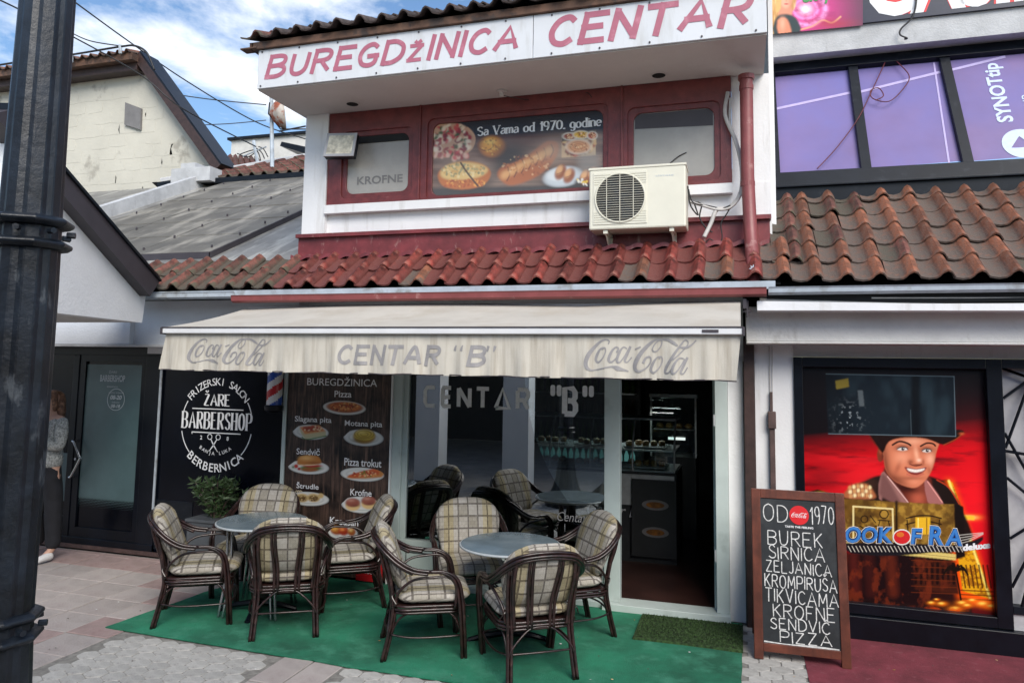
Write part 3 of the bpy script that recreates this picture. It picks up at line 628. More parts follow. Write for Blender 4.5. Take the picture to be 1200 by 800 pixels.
for ch, wd in (('C', .17), ('E', .155), ('N', .18), ('T', .17), ('A', .20), ('R', .17), (' ', .14), ('"', .11), ('B', .17), ('"', .11)):
    if ch == '"':
        for q in (0, .055):
            lt.prism([(a, 6.243, b) for a, b in rrect(gx+q+.004, gx+q+.046, 1.70, 1.795, .018, 3)], (0, -.001, 0))
    elif ch != ' ':
        hh = (1.565, 1.765) if ch != 'B' else (1.535, 1.785)
        P_ = {'C': [[(1, 1), (.2, 1), (0, .8), (0, .2), (.2, 0), (1, 0)]], 'E': [[(1, 1), (.1, 1), (0, .9), (0, .1), (.1, 0), (1, 0)], [(0, .5), (.9, .5)]], 'N': [[(0, 0), (0, 1)], [(0, 1), (1, 0)], [(1, 0), (1, 1)]], 'T': [[(-.1, 1), (1.1, 1)], [(.5, 1), (.5, 0)]],
              'A': [[(0, 0), (.5, 1), (1, 0), (0, 0)]], 'R': [[(0, 0), (0, .95)], [(0, 1), (.75, 1), (1, .85), (1, .65), (.75, .45), (0, .45)], [(.55, .45), (1, 0)]], 'B': [[(0, 0), (0, 1), (.75, 1), (.95, .85), (.95, .65), (.75, .52), (.3, .52)], [(.75, .52), (1, .35), (1, .15), (.8, 0), (0, 0)]]}[ch]
        q0 = gx+.02; q1 = gx+wd-.055; wdt = .036 if ch != 'B' else .048
        for st in P_: ribbon(lt, [(q0+(q1-q0)*a, hh[0]+.018+(hh[1]-hh[0]-.036)*b, wdt) for a, b in st], lambda x, z, e: (x, 6.242-e, z), 1, random.random()*.0006)
    gx += wd
text_rect(lt, 'BRZA HRANA', -2.27, -1.42, 1.862, 1.925, 6.242, bold=.03)
lt.build('window_lettering', 'window_letter', sg, fix=False)
lt = MB(); text_rect(lt, 'Centar B', -1.50, -1.17, .66, .735, 6.242, shear=.3, bold=-.005); lt.build('small_window_lettering', 'print_grey', sg, fix=False)
# open door leaf folded inwards with its hinges
dl = MB(); dl.box(-.225, -.207, 6.30, 7.1, .06, 1.97); dl.build('door_leaf', 'mint_frame', bak)
hg = MB()
for z in (.45, 1.5): MB().tube([(-.212, 6.195, z), (-.212, 6.195, z+.09)], .007).build('hinge', 'steel', bak)
# interior
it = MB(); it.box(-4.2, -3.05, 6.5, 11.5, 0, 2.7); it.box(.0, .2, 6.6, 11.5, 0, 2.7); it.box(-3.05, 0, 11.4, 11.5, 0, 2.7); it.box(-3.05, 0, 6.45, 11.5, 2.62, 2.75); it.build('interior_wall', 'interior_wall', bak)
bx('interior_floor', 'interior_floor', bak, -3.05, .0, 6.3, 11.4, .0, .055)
# upper floor
uw = MB()
uw.box(-4.14, -3.885, 6.30, 9.6, 2.6, 4.425)
uw.box(-4.14, .26, 6.353, 6.6, 2.6, 3.5); uw.box(-.048, .26, 6.36, 9.6, 3.5, 4.425); uw.box(-3.885, .26, 9.4, 9.6, 2.6, 4.425)
uw.build('upper_wall', 'white_plaster', bak)
bx('window_ledge', 'white_plaster', bak, -3.885, -.048, 6.275, 6.352, 3.405, 3.488)
ap = MB(); ap.box(-4.16, .24, 6.285, 6.298, 2.9, 3.17); ap.box(-4.17, .25, 6.245, 6.352, 3.170, 3.205)
wvp = [(x, 6.283, 2.975+.012*math.sin(2*math.pi*(x+5.9)/.21)) for x in [-4.15+.03*i for i in range(147)]]
wv2 = [(x, 6.15, 2.975+.016*math.sin(2*math.pi*(x+5.9)/.21)) for x in [-4.15+.03*i for i in range(147)]]
for i in range(146): ap.add([wvp[i], wvp[i+1], wv2[i+1], wv2[i], (wv2[i][0], 6.145, wv2[i][2]-.035), (wv2[i+1][0], 6.145, wv2[i+1][2]-.035)], [(0, 1, 2, 3), (3, 2, 5, 4)])
ap.build('red_apron_flashing', 'red_paint', bak)
# window band
def rwin(X0, X1, x0, x1, z0, z1, m, name, inner=True, print_=False):
    mb = MB(); frame_ring(mb, X0, X1, 3.49, 4.42, x0-.05, x1+.05, z0-.05, z1+.05, .06, 6.315, 6.352)
    wn = mb.build('window_frame', 'window_red', bak, bevel=.004)
    mb = MB(); inn = rrect(x0, x1, z0, z1, .075, 5); ou = rrect(x0-.055, x1+.055, z0-.055, z1+.055, .06, 5)
    mb.ring([(a, 6.333, c) for a, c in ou], [(a, 6.333, c) for a, c in inn], (0, .03, 0)); mb.build('casement', 'window_red', wn, bevel=.006)
    pn = MB().prism([(a, 6.350, c) for a, c in rrect(x0-.01, x1+.01, z0-.01, z1+.01, .075, 5)], (0, .012, 0)).build(name, m, wn)
    return wn, pn
w1, p1 = rwin(-3.884, -2.90, -3.68, -3.02, 3.60, 4.17, 'pane_white', 'pane')
w2, p2 = rwin(-2.895, -.975, -2.77, -1.14, 3.535, 4.23, 'poster_wood', 'backing_board')
w3, p3 = rwin(-.965, -.05, -.87, -.19, 3.58, 4.165, 'pane_white', 'pane')
MB().box(-3.70, -3.0, 6.340, 6.349, 4.1, 4.19).build('blind_edge', 'dark_void', w1); MB().poly([(-.86, 6.348, 4.03), (-.20, 6.348, 4.01), (-.20, 6.348, 4.16), (-.86, 6.348, 4.16)]).build('blind_gap', 'dark_fascia', w3)
mb = MB(); text_rect(mb, 'KROFNE', -3.57, -3.08, 3.69, 3.77, 6.347, bold=.02); mb.build('faint_lettering', 'vent_grey', w1, fix=False)
mb = MB(); mb.tube(cv([(-.62, 6.345, 3.65), (-.5, 6.34, 3.75), (-.42, 6.345, 3.79)]), .004); mb.build('twig', 'cable_black', w3)
bx('mullion', 'window_red', bak, -2.906, -2.886, 6.30, 6.33, 3.492, 4.42, bevel=.004); bx('mullion', 'window_red', bak, -.980, -.960, 6.30, 6.33, 3.492, 4.42, bevel=.004)
# food print behind the middle pane
YP = 6.349
pt = Paint(505, 711, 128, 232, 2.6, (96, 66, 54))
g1 = pt.noise(60, 7, 4, 5); pt.lay(np.clip((g1-.4)*3, 0, 1), (150, 118, 100), .8); pt.lay(np.clip((pt.noise(90, 3, 3, 9)-.55)*6, 0, 1), (56, 34, 28), .7)
pt.lay(np.clip((pt.noise(70, 26, 3, 15)-.42)*4, 0, 1), (190, 170, 152), .28)
top = np.clip((168-(pt.X-505)*.05-pt.Y)/8, 0, 1); pt.lay(top, (14, 16, 26), .96); pt.lay(np.clip((pt.Y-218+(pt.X-505)*.03)/5, 0, 1), (18, 22, 32), .9); pt.blob((20, 16, 20), 600, 196, 30, 20, .5); pt.blob((90, 40, 34), 620, 166, 60, 6, .6)
# topped pizza
pt.poly((196, 150, 120), [(505, 150), (520, 145), (540, 146), (554, 155), (556, 168), (546, 180), (528, 184), (505, 182)], 3, .8)
pt.speck([(150, 22, 34), (196, 60, 60), (224, 200, 170), (40, 80, 30), (120, 16, 26), (232, 214, 190)], 529, 164, 25, 18, 120, 3.0, 3, .9); pt.line((214, 168, 130), [(548, 150), (556, 160), (554, 172), (545, 181)], 2, .6)
pt.speck([(200, 60, 66), (228, 190, 170), (150, 30, 40)], 530, 182, 22, 4, 26, 3, 7, .8)
# round bun
pt.blob((70, 30, 14), 578, 176, 18, 14, .8, 0, 3); pt.blob((196, 118, 30), 577, 172, 15.5, 12.5, 1, 0, 4); pt.blob((236, 170, 60), 575, 169, 11, 8, .9, 0, 2); pt.line((130, 66, 16), [(569+9*math.cos(t), 170+6.5*math.sin(t)) for t in [i*.6-.4 for i in range(9)]], 1.6, .8); pt.blob((250, 214, 110), 575, 166, 5, 3, .8); pt.speck([(140, 70, 20), (246, 200, 90)], 577, 172, 12, 9, 40, 1.3, 5, .5)
# cut pie
pt.blob((30, 18, 16), 545, 214, 34, 12, .8, 0, 3); pt.poly((186, 104, 40), [(513, 205), (522, 195), (544, 189), (564, 192), (575, 201), (571, 213), (558, 220), (538, 222), (519, 218)], 4, .6); pt.poly((226, 190, 120), [(516, 202), (526, 193), (545, 190), (564, 193), (572, 200), (560, 208), (536, 211), (520, 209)], 4, 1.2)
pt.speck([(150, 150, 110), (236, 214, 160), (120, 120, 84), (210, 160, 90)], 543, 200, 26, 8, 90, 1.7, 11, .7); pt.speck([(196, 96, 30), (236, 170, 80), (150, 60, 20)], 543, 215, 26, 5, 60, 1.8, 12, .7); pt.line((60, 34, 22), [(540, 191), (548, 203), (560, 218)], 2.2, .9)
# braided bread
pt.blob((24, 14, 14), 600, 190, 22, 22, .85, -.5, 2); pt.poly((176, 96, 46), [(583, 206), (588, 196), (604, 190), (622, 180), (640, 166), (654, 168), (652, 184), (636, 202), (616, 213), (596, 217)], 4, 1.2)
for i in range(7): x = 592+i*8.5; pt.blob((232, 176, 112), x, 205-i*4.6, 6.5, 5, .85, -.7, 1.6); pt.line((110, 46, 20), [(x+3, 196-i*4.4), (x+5.5, 204-i*4.6), (x+2, 212-i*4.6)], 1.6, .8)
pt.speck([(240, 200, 150), (130, 56, 24), (200, 120, 60)], 617, 194, 30, 12, 70, 1.6, 21, .5); pt.lay(np.exp(-((pt.X-650)/24)**2-((pt.Y-176)/16)**2), (196, 172, 150), .5)
# inset with plates
pt.poly((206, 176, 140), [(658, 157), (698, 153), (698, 182), (658, 185)], 0, .4); pt.speck([(170, 60, 30), (230, 190, 130), (110, 40, 26)], 678, 168, 20, 14, 70, 2.6, 31, .8); pt.poly((30, 22, 26), [(658, 157), (698, 153), (698, 162), (658, 166)], 0, .8)
for x, y, rx, ry, c1 in ((678, 172, 14, 8, (216, 150, 96)), (668, 160, 8, 3.6, (150, 60, 30)), (681, 158, 9, 4, (230, 180, 40)), (694, 159, 5, 4, (190, 70, 30))): pt.blob((236, 226, 206), x, y, rx+1.6, ry+1.2, 1, 0, 5); pt.blob(c1, x, y, rx, ry, 1, 0, 4); pt.speck([(250, 214, 160), (150, 70, 30)], x, y, rx*.8, ry*.8, 24, 1.1, int(x), .7)
for r_ in (.4, .7): pt.line((170, 96, 50), [(678+14*r_*math.cos(t), 172+8*r_*math.sin(t)) for t in [i*.5 for i in range(14)]], .7, .7)
# croissants on plate
pt.blob((20, 16, 20), 662, 214, 28, 9, .8, 0, 3); pt.blob((200, 208, 214), 660, 207, 24, 12, 1, -.15, 6); pt.blob((232, 236, 238), 657, 204, 17, 8, .9, -.15, 4)
for x, y in ((657, 202), (667, 206), (686, 208), (695, 205), (705, 207)): pt.blob((150, 78, 34), x, y, 6.4, 10, 1, .5, 4); pt.blob((236, 180, 124), x-1.5, y-3, 3.6, 6, .9, .5, 2); pt.line((120, 56, 24), [(x-4, y+2), (x+4, y-1)], .8, .7)
pt.lay(np.exp(-((pt.X-690)/14)**4-((pt.Y-190)/12)**4), (150, 150, 146), .6); pt.blob((30, 26, 26), 679, 214, 6, 5, .8, 0, 2); pt.speck([(240, 236, 226), (240, 200, 60)], 682, 214, 8, 4, 10, 1.8, 51, .9)
# hazy mirror of the street in the lower part of the glass
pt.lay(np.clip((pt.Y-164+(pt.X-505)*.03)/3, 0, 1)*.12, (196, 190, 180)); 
cr_ = rrect(507, 709, 131, 229, 9, 5); cr_ = [(x, y+(608-x)*.052) for x, y in cr_]
pt.build('food_print', lambda x, y: tuple(at_y(x, y, YP)), w2, rough=.25, keep=(rrect(506, 710, 128, 232, 6, 4), 0))
tx = MB(); a_, b_ = at_y(560, 158, YP), at_y(704, 149, YP)
stroke_text(tx, 'Sa Vama od 1970. godine', a_.x, b_.x, 4.085, 4.165, lambda x, z, e: (x, YP-.003-e, z), .019, gap=.20, serif=.012, thin=.008)
tx.build('print_lettering', 'white_letter', w2, fix=False)
# soffit, sign box sides
sf = MB(); sf.box(-4.19, .215, 5.59, 6.70, 4.421, 4.44); sf.box(-4.19, -4.175, 5.59, 6.6, 4.44, 4.82); sf.box(.20, .215, 5.59, 6.6, 4.44, 4.82)
so_ = sf.build('soffit', 'soffit_paint', bak)
for px, py in ((413, 122), (772, 88.5)):
    c = at_z(px, py, 4.418); mb = MB(); mb.lathe([(.045, 0), (.062, -.004), (.075, -.001)], (c.x, c.y, 4.4195), 20); mb.build('downlight_rim', 'soffit_paint', so_); MB().lathe([(.0, .001), (.056, .0)], (c.x, c.y, 4.4145), 20).build('downlight_hole', 'dark_void', so_)
c = at_z(588, 107, 4.418); mb = MB(); mb.lathe([(.05, .0), (.05, -.012), (.022, -.016), (.02, -.05)], (c.x, c.y, 4.419), 16); mb.build('lamp_socket', 'soffit_paint', so_)
mb = MB(); mb.tube(cv([(c.x, c.y, 4.38), (c.x+.12, c.y+.05, 4.36), (c.x+.3, c.y+.25, 4.385), (c.x+.62, c.y+.38, 4.40), (c.x+.75, 6.29, 4.38), (c.x+.80, 6.29, 4.33)]), .004, 5); mb.build('loose_wire', 'cable_black', so_)
# fascia and top roof
fb = MB(); fb.box(-4.25, .24, 5.535, 5.60, 4.795, 4.862); fb.box(-4.36, -4.19, 5.52, 5.62, 4.80, 4.815); fb.box(-4.27, -4.23, 5.535, 6.6, 4.80, 4.862)
fb.build('fascia_board', 'fascia_brown', bak, bevel=.004)
rf = MB(); rf.prism([(-4.28, 5.54, 4.86), (-4.28, 8.5, 6.04), (-4.28, 8.5, 5.9), (-4.28, 5.9, 4.86)], (4.52, 0, 0)); rf = rf.build('top_roof', 'tile_dark', bak)
tile_field(rf, -4.33, 22, 5.47, 4.885, 3, .40, lambda i, r, x: TM['tile_dark'] if i > 0 else TM['tile_old'], exp=.25)
# the tiled strip and gutters
ps = MB(); ps.prism([(-5.95, 5.80, 2.585), (-5.95, 6.30, 2.955), (-5.95, 6.30, 2.6)], (6.24, 0, 0)); ps = ps.build('tiled_strip', 'dark_void', bak)
def cm(i, r, x):
    if x < -4.25 + .1*r: return TM['tile_old']
    if x > .10: return TM['tile_orange']
    if (-3.15 < x < -2.55 and r == 0 and i % 2) or (x > -1.5 and r == 0 and i % 3 == 0): return TM['tile_orange']
    return TM['tile_red']
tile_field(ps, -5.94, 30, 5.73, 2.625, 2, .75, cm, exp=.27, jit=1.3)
tg = MB(); tg.prism([(-5.95, 5.74, 2.545), (-5.95, 5.80, 2.56), (-5.95, 5.80, 2.60), (-5.95, 5.74, 2.605)], (6.2, 0, 0)); tg.build('eaves_flashing', 'gutter_grey', bak)
def gutter(x0, x1, y, z, w_, h_, m, name, parent):
    mb = MB(); pr_ = [(y+w_, z+h_), (y+w_, z+.01), (y+w_-.02, z), (y+.02, z), (y, z+.015), (y-.004, z+h_-.012), (y-.012, z+h_), (y-.002, z+h_), (y+.006, z+h_-.012), (y+.01, z+.02), (y+.025, z+.008), (y+w_-.025, z+.008), (y+w_-.008, z+.015), (y+w_-.008, z+h_)]
    mb.prism([(x0, a, b) for a, b in pr_], (x1-x0, 0, 0)); return mb.build(name, m, parent)
gutter(-4.42, .185, 5.655, 2.485, .085, .065, 'gutter_red', 'red_gutter', bak)
gutter(-5.95, -4.425, 5.70, 2.53, .085, .06, 'gutter_grey', 'grey_gutter', bak)
dp = MB(); dp.tube([(.072, 6.15, 4.33), (.072, 6.15, 3.5), (.085, 6.13, 3.1), (.095, 6.02, 2.85), (.10, 5.82, 2.62), (.10, 5.80, 2.54)], .052, 16); dp.build('downpipe', 'gutter_red', bak, smooth=True)
for z, r_ in ((4.22, .057), (3.42, .057), (4.305, .064)): MB().tube([(.072, 6.15, z), (.072, 6.15, z+.038)], r_, 16).build('pipe_clamp', 'gutter_red', bak)
mb = MB(); st_ = []
for i in range(14): a = 2*math.pi*i/14; rr_ = .028 if i % 2 else .013; st_.append((.094+rr_*math.cos(a), 5.765, 2.70+rr_*math.sin(a)*1.2))
mb.prism(st_, (0, -.012, 0)); mb.build('paint_splash', 'gutter_grey', bak)
bx('brown_post', 'brown_wood', bak, .018, .100, 6.15, 6.24, -.01, 2.2, bevel=.006)
# =================================================================== SIGN ABOVE
sgn = thing('shop_sign', 'long white signboard with pink capitals reading BUREGDŽINICA CENTAR under the top roof', 'sign', (-2, 5.58, 4.43))
bx('panel', 'sign_white', sgn, -4.19, -1.580, 5.565, 5.588, 4.43, 4.792, bevel=.003); bx('panel', 'sign_white', sgn, -1.574, .217, 5.565, 5.588, 4.43, 4.792, bevel=.003)
mb = MB()
def sgw(s, pa, pb, z0, z1, sh, **k):
    a, b = at_y(*pa, 5.563).x, at_y(*pb, 5.563).x; text_fit(mb, s, ((a, 5.563, z0), (b-sh, 5.563, z0), (b, 5.563, z1), (a+sh, 5.563, z1)), **k)
# one call per word keeps the wide caps; the Z is set lower as on the board
for s, xa, xb, z0, z1, wd in (('BUREGD', 313, 468, 4.530, 4.715, .041), ('Ž', 478, 491, 4.530, 4.655, .034), ('INICA', 503, 605, 4.530, 4.715, .041), ('CENTAR', 643, 874, 4.520, 4.735, .050)):
    a = at_y(xa, 75 if xa < 500 else 45, 5.563).x; b = at_y(xb, 75 if xa < 500 else 30, 5.563).x
    stroke_text(mb, s, a, b, z0, z1, lambda x, z, e: (x, 5.563-e, z), wd, gap=.30, slant=.20, cap=wd/2)
mb.build('lettering', 'sign_pink', sgn, fix=False)
mb = MB()
for i in range(12):
    for z in (4.452, 4.772):
        x = -4.15+i*.39
        mb.lathe([(.008, -.002), (.008, .004)], (0, 0, 0), 8); mb.v[-16:] = [(x+v[0], 5.562-v[2], z+v[1]) for v in mb.v[-16:]]
mb.build('screw', 'dark_fascia', sgn)
# =================================================================== AWNING
aw = thing('awning', 'cream retractable shop awning with grey lettered valance over the bakery tables', 'awning', (-2.2, 5.7, 2.45))
mb = MB(); nx = 60; ny = 8; X0, X1 = -4.355, .002; YF = 4.80
def awz(x, t):   # sagging cloth between wall bar and front bar
    return 2.455-(2.455-2.215)*t-.018*math.sin(math.pi*t)*(1+.3*math.sin(x*2.1)) + (1-t)*.03*abs(math.sin((x+4.3)*1.02))-.02*(1-t)
vs = []
for i in range(nx+1):
    for j in range(ny+1):
        t = j/ny; x = X0+(X1-X0)*i/nx; vs.append((x, 5.78-(5.78-YF)*t, awz(x, t)))
fs = [(i*(ny+1)+j, (i+1)*(ny+1)+j, (i+1)*(ny+1)+j+1, i*(ny+1)+j+1) for i in range(nx) for j in range(ny)]
mb.add(vs, fs); mb.add([(a, b, c-.003) for a, b, c in vs], [f[::-1] for f in fs]); mb.build('canopy_cloth', 'awning_cloth', aw, smooth=True, fix=False)
mb = MB(); mb.box(X0-.01, X1+.01, YF-.022, YF+.02, 2.165, 2.207); mb.build('front_bar', 'awning_bar', aw, bevel=.006)
mb = MB(); mb.box(X0-.016, X1+.016, YF-.026, YF-.006, 2.207, 2.216); mb.box(X0-.024, X0-.010, YF-.03, YF+.025, 2.158, 2.212); mb.box(X1+.010, X1+.024, YF-.03, YF+.025, 2.158, 2.212); mb.build('bar_trim', 'dark_fascia', aw)
mb = MB(); mb.box(-.23, -.13, YF-.0265, YF-.0225, 2.178, 2.196); mb.build('maker_plate', 'dark_fascia', aw)
mb = MB(); nx = 150; nz = 6
def valy(x, t): return YF+.012-.012*t*math.sin(x*13)-.010*t*math.sin(x*31+1)-.006*t*math.sin(x*57)
vs = []
for i in range(nx+1):
    for j in range(nz+1):
        t = j/nz; x = X0+(X1-X0)*i/nx; 
        if x < X0+.35: x -= .055*t*(1-(x-X0)/.35)
        if x > X1-.3: x -= .03*t*(1-(X1-x)/.3)
        vs.append((x, valy(x, t), 2.168-(.288+.004*math.sin(x*9))*t))
fs = [(i*(nz+1)+j, i*(nz+1)+j+1, (i+1)*(nz+1)+j+1, (i+1)*(nz+1)+j) for i in range(nx) for j in range(nz)]
mb.add(vs, fs); mb.add([(a, b+.003, c) for a, b, c in vs], [f[::-1] for f in fs]); va = mb.build('valance', 'valance_cloth', aw, smooth='all', fix=False)
mb = MB(); mb.tube([(X0-.05+(X1-X0+.02)*i/80, valy(X0+(X1-X0)*i/80, 1)-.001, 1.880+.003*math.sin(i)) for i in range(81)], .0045, 5); mb.build('hem_cord', 'dark_fascia', va)
def vfn(x, z, e=0): return (x, valy(x, max(0, min(1, (2.168-z)/.288)))-.0022-e*.6, z)
mb = MB()
for pa, pb in (((218, 0), (316, 0)), ((684, 0), (816, 0))):
    a, b = at_y(pa[0], 415, YF).x, at_y(pb[0], 415, YF).x
    z0 = 1.925; z1 = 2.125
    if pa[0] > 500: z0, z1 = 1.915, 2.135
    coke(mb, lambda x, z, e: vfn(a+(x-100)/(1092-100)*(b-a), z0+(z/272)*(z1-z0), e))
a, b = at_y(396, 415, YF).x, at_y(512, 415, YF).x; stroke_text(mb, 'CENTAR', a, b, 1.955, 2.075, vfn, .026, gap=.30, dens=8, slant=.16, cap=.013)
a, b = at_y(549, 415, YF).x, at_y(565, 415, YF).x; stroke_text(mb, 'B', a, b, 1.955, 2.075, vfn, .028, dens=8, slant=.16, cap=.013)
for px_ in (532, 540, 570, 578):
    a = at_y(px_, 415, YF).x; ribbon(mb, [(a, 2.045, .007), (a+.004, 2.06, .016), (a+.010, 2.085, .020)] if px_ > 560 else [(a+.012, 2.088, .007), (a+.004, 2.070, .016), (a, 2.048, .020)], vfn, 5)
mb.build('valance_lettering', 'print_grey', va, fix=False)
mb = MB()
for x in (-4.0, -.35): mb.tube([(x, 6.2, 2.30), (x+.25 if x < -2 else x-.25, 5.5, 2.24), (x, 4.84, 2.19)], .018, 8)
mb.build('folding_arm', 'awning_bar', aw)
mb = MB(); mb.tube([(X0+.02, 5.82, 2.43), (X1-.02, 5.82, 2.43)], .035, 10); mb.build('roller', 'awning_bar', aw)
mb = MB(); mb.box(.02, .045, 5.70, 5.84, 2.40, 2.47); mb.tube([(.05, 5.74, 2.46), (.05, 5.74, 2.34)], .010, 6); mb.tube([(.02, 5.74, 2.38), (.075, 5.74, 2.38)], .008, 6); mb.build('wall_bracket', 'dark_fascia', aw)
# =================================================================== AIR CONDITIONER
ac = thing('air_conditioner', 'cream outdoor air conditioner unit with round fan grille below the right upper window', 'air conditioner', (-.8, 6.1, 3.1))
ax0, ax1, ay, az0, az1 = -1.195, -.405, 6.0, 3.085, 3.60
bx('casing', 'ac_cream', ac, ax0, ax1, ay, 6.27, az0, az1, bevel=.014)
bx('top_lid', 'ac_cream', ac, ax0-.006, ax1+.006, ay-.006, 6.275, az1-.012, az1+.008, bevel=.004)
bx('grille_panel', 'ac_cream', ac, ax0+.035, ax0+.48, ay-.006, ay+.002, az0+.04, az1-.035, bevel=.003)
fcx, fcz, fr_ = -.935, 3.345, .205
def ydisc(mb, cx, cz, r, y0, y1, n=36):
    mb.prism([(cx+r*math.cos(2*math.pi*i/n), y0, cz+r*math.sin(2*math.pi*i/n)) for i in range(n)], (0, y1-y0, 0))
mb = MB(); ydisc(mb, fcx, fcz, fr_, ay-.0075, ay-.0045); mb.build('fan_opening', 'dark_void', ac)
mb = MB(); mb.tube([(fcx+(fr_)*math.cos(a), ay-.010, fcz+(fr_)*math.sin(a)) for a in [2*math.pi*i/40 for i in range(41)]], .007, 6, False)
for i in range(-10, 11):
    z = i*.0195; hw = math.sqrt(max(0, fr_**2-z*z)); mb.tube([(fcx-hw, ay-.013, fcz+z), (fcx+hw, ay-.013, fcz+z)], .0019, 5)
for x in (-.11, 0, .11): hw = math.sqrt(fr_**2-x*x); mb.tube([(fcx+x, ay-.017, fcz-hw), (fcx+x, ay-.017, fcz+hw)], .003, 5)
for sx_ in (-1, 1):
    for sz_ in (-1, 1):
        for i in range(6): zz = fcz+sz_*(fr_-.012+.0*i-(.0-.0195*i) - .06); xx = sx_*.216
        for i in range(1, 6):
            zz = fcz+sz_*(fr_+.012-.0195*i); h_ = math.sqrt(max(0, fr_**2-(zz-fcz)**2)) if abs(zz-fcz) < fr_ else 0; mb.tube([(fcx+sx_*(h_+.012), ay-.009, zz), (fcx+sx_*.216, ay-.009, zz)], .0016, 4)
mb.build('fan_guard', 'ac_cream', ac)
mb = MB()
for i in range(4):
    a = i*math.pi/2+.4; mb.add([(fcx+.03*math.cos(a-.4), ay-.008, fcz+.03*math.sin(a-.4)), (fcx+.18*math.cos(a-.25), ay-.008, fcz+.18*math.sin(a-.25)), (fcx+.18*math.cos(a+.35), ay-.0085, fcz+.18*math.sin(a+.35)), (fcx+.03*math.cos(a+.5), ay-.0085, fcz+.03*math.sin(a+.5))], [(0, 1, 2, 3)])
ydisc(mb, fcx, fcz, .04, ay-.010, ay-.008, 16); mb.build('fan_blade', 'casino_frame', ac)
mb = MB(); text_rect(mb, 'climate', -.645, -.50, 3.505, 3.520, ay-.0015); mb.build('faint_badge', 'gutter_grey', ac, fix=False)
for x in (-1.06, -.52):
    mb = MB(); mb.box(x-.018, x+.018, 6.02, 6.285, 3.055, 3.083); mb.prism([(x-.004, 6.285, 3.06), (x-.004, 6.03, 3.06), (x-.004, 6.285, 2.90)], (.008, 0, 0)); mb.box(x-.018, x+.018, 6.27, 6.284, 2.88, 3.06); mb.build('wall_bracket', 'ac_cream', ac)
# hoses and cables beside it
def cable(name, pts, r, m, label, cat='cable', n=6, k=8, group=None):
    o = MB().tube(cv(pts, k), r, n).build(name, m, smooth='all'); tag(o, label, cat, group); return o
def py(px, py_, y): return tuple(at_y(px, py_, y))
cable('drain_hose', [py(853, 108, 6.29), py(850, 135, 6.28), py(862, 165, 6.25), py(869, 195, 6.22), py(868, 225, 6.22), py(855, 243, 6.22), py(840, 246, 6.20), py(833, 262, 6.18), py(825, 278, 6.15)], .017, 'cable_white', 'grey-white drain hose curving down beside the red downpipe and ending above the tiles', 'hose', 8)
cable('cable_bundle', [py(856, 115, 6.28), py(856, 150, 6.27), py(868, 180, 6.24), py(872, 215, 6.21), py(862, 238, 6.2), py(845, 246, 6.19), py(820, 240, 6.18), py(808, 236, 6.17)], .011, 'cable_white', 'thin taped pipe bundle running from the air conditioner up along the upper window')
cable('black_cable', [py(807, 222, 6.10), py(812, 237, 6.12), py(830, 241, 6.2), py(846, 244, 6.2), py(856, 241, 6.2), py(852, 250, 6.24), py(845, 262, 6.24), py(846, 280, 6.24), py(838, 290, 6.24), py(826, 288, 6.24), py(832, 280, 6.24), py(841, 288, 6.24)], .005, 'cable_black', 'black cable looping from the air conditioner down over the dark red flashing')
cable('black_cable', [py(806, 218, 6.15), py(809, 240, 6.15), py(818, 252, 6.2), py(814, 238, 6.2), py(822, 240, 6.2), py(820, 255, 6.2), py(828, 268, 6.22), py(835, 272, 6.22)], .006, 'cable_black', 'tangled black connector cables hanging at the right side of the air conditioner')
# =================================================================== FLOODLIGHT
fl = thing('floodlight', 'small square floodlight with pale lens on the upper left wall corner', 'lamp', (-3.65, 6.2, 4.03))
xf = Matrix.Translation((-3.655, 6.17, 4.035)) @ Matrix.Rotation(R(-14), 4, 'X') @ Matrix.Rotation(R(6), 4, 'Z')
MB().box(-.155, .155, -.02, .05, -.125, .125, xf).build('housing', 'casino_frame', fl, bevel=.01)
mb = MB(); mb.ring([tuple(xf @ Vector(p)) for p in ((-.155, -.028, -.125), (.155, -.028, -.125), (.155, -.028, .125), (-.155, -.028, .125))], [tuple(xf @ Vector(p)) for p in ((-.13, -.028, -.1), (.13, -.028, -.1), (.13, -.028, .1), (-.13, -.028, .1))], xf.to_3x3() @ Vector((0, .012, 0))); mb.build('bezel', 'curtain', fl)
mb = MB(); P4 = [xf @ Vector(p) for p in ((-.13, -.0275, -.1), (.13, -.0275, -.1), (.13, -.0275, .1), (-.13, -.0275, .1), (-.035, -.0212, -.03), (.035, -.0212, -.03), (.035, -.0212, .045), (-.035, -.0212, .045))]
mb.add(P4, [(0, 1, 5, 4), (1, 2, 6, 5), (2, 3, 7, 6), (3, 0, 4, 7), (4, 5, 6, 7)]); mb.build('reflector', 'lamp_lens', fl, fix=False)
mb = MB(); mb.tube([(-3.80, 6.21, 4.03), (-3.80, 6.31, 4.03)], .012); mb.box(-3.84, -3.76, 6.285, 6.30, 3.96, 4.10); mb.build('mounting_arm', 'casino_frame', fl)
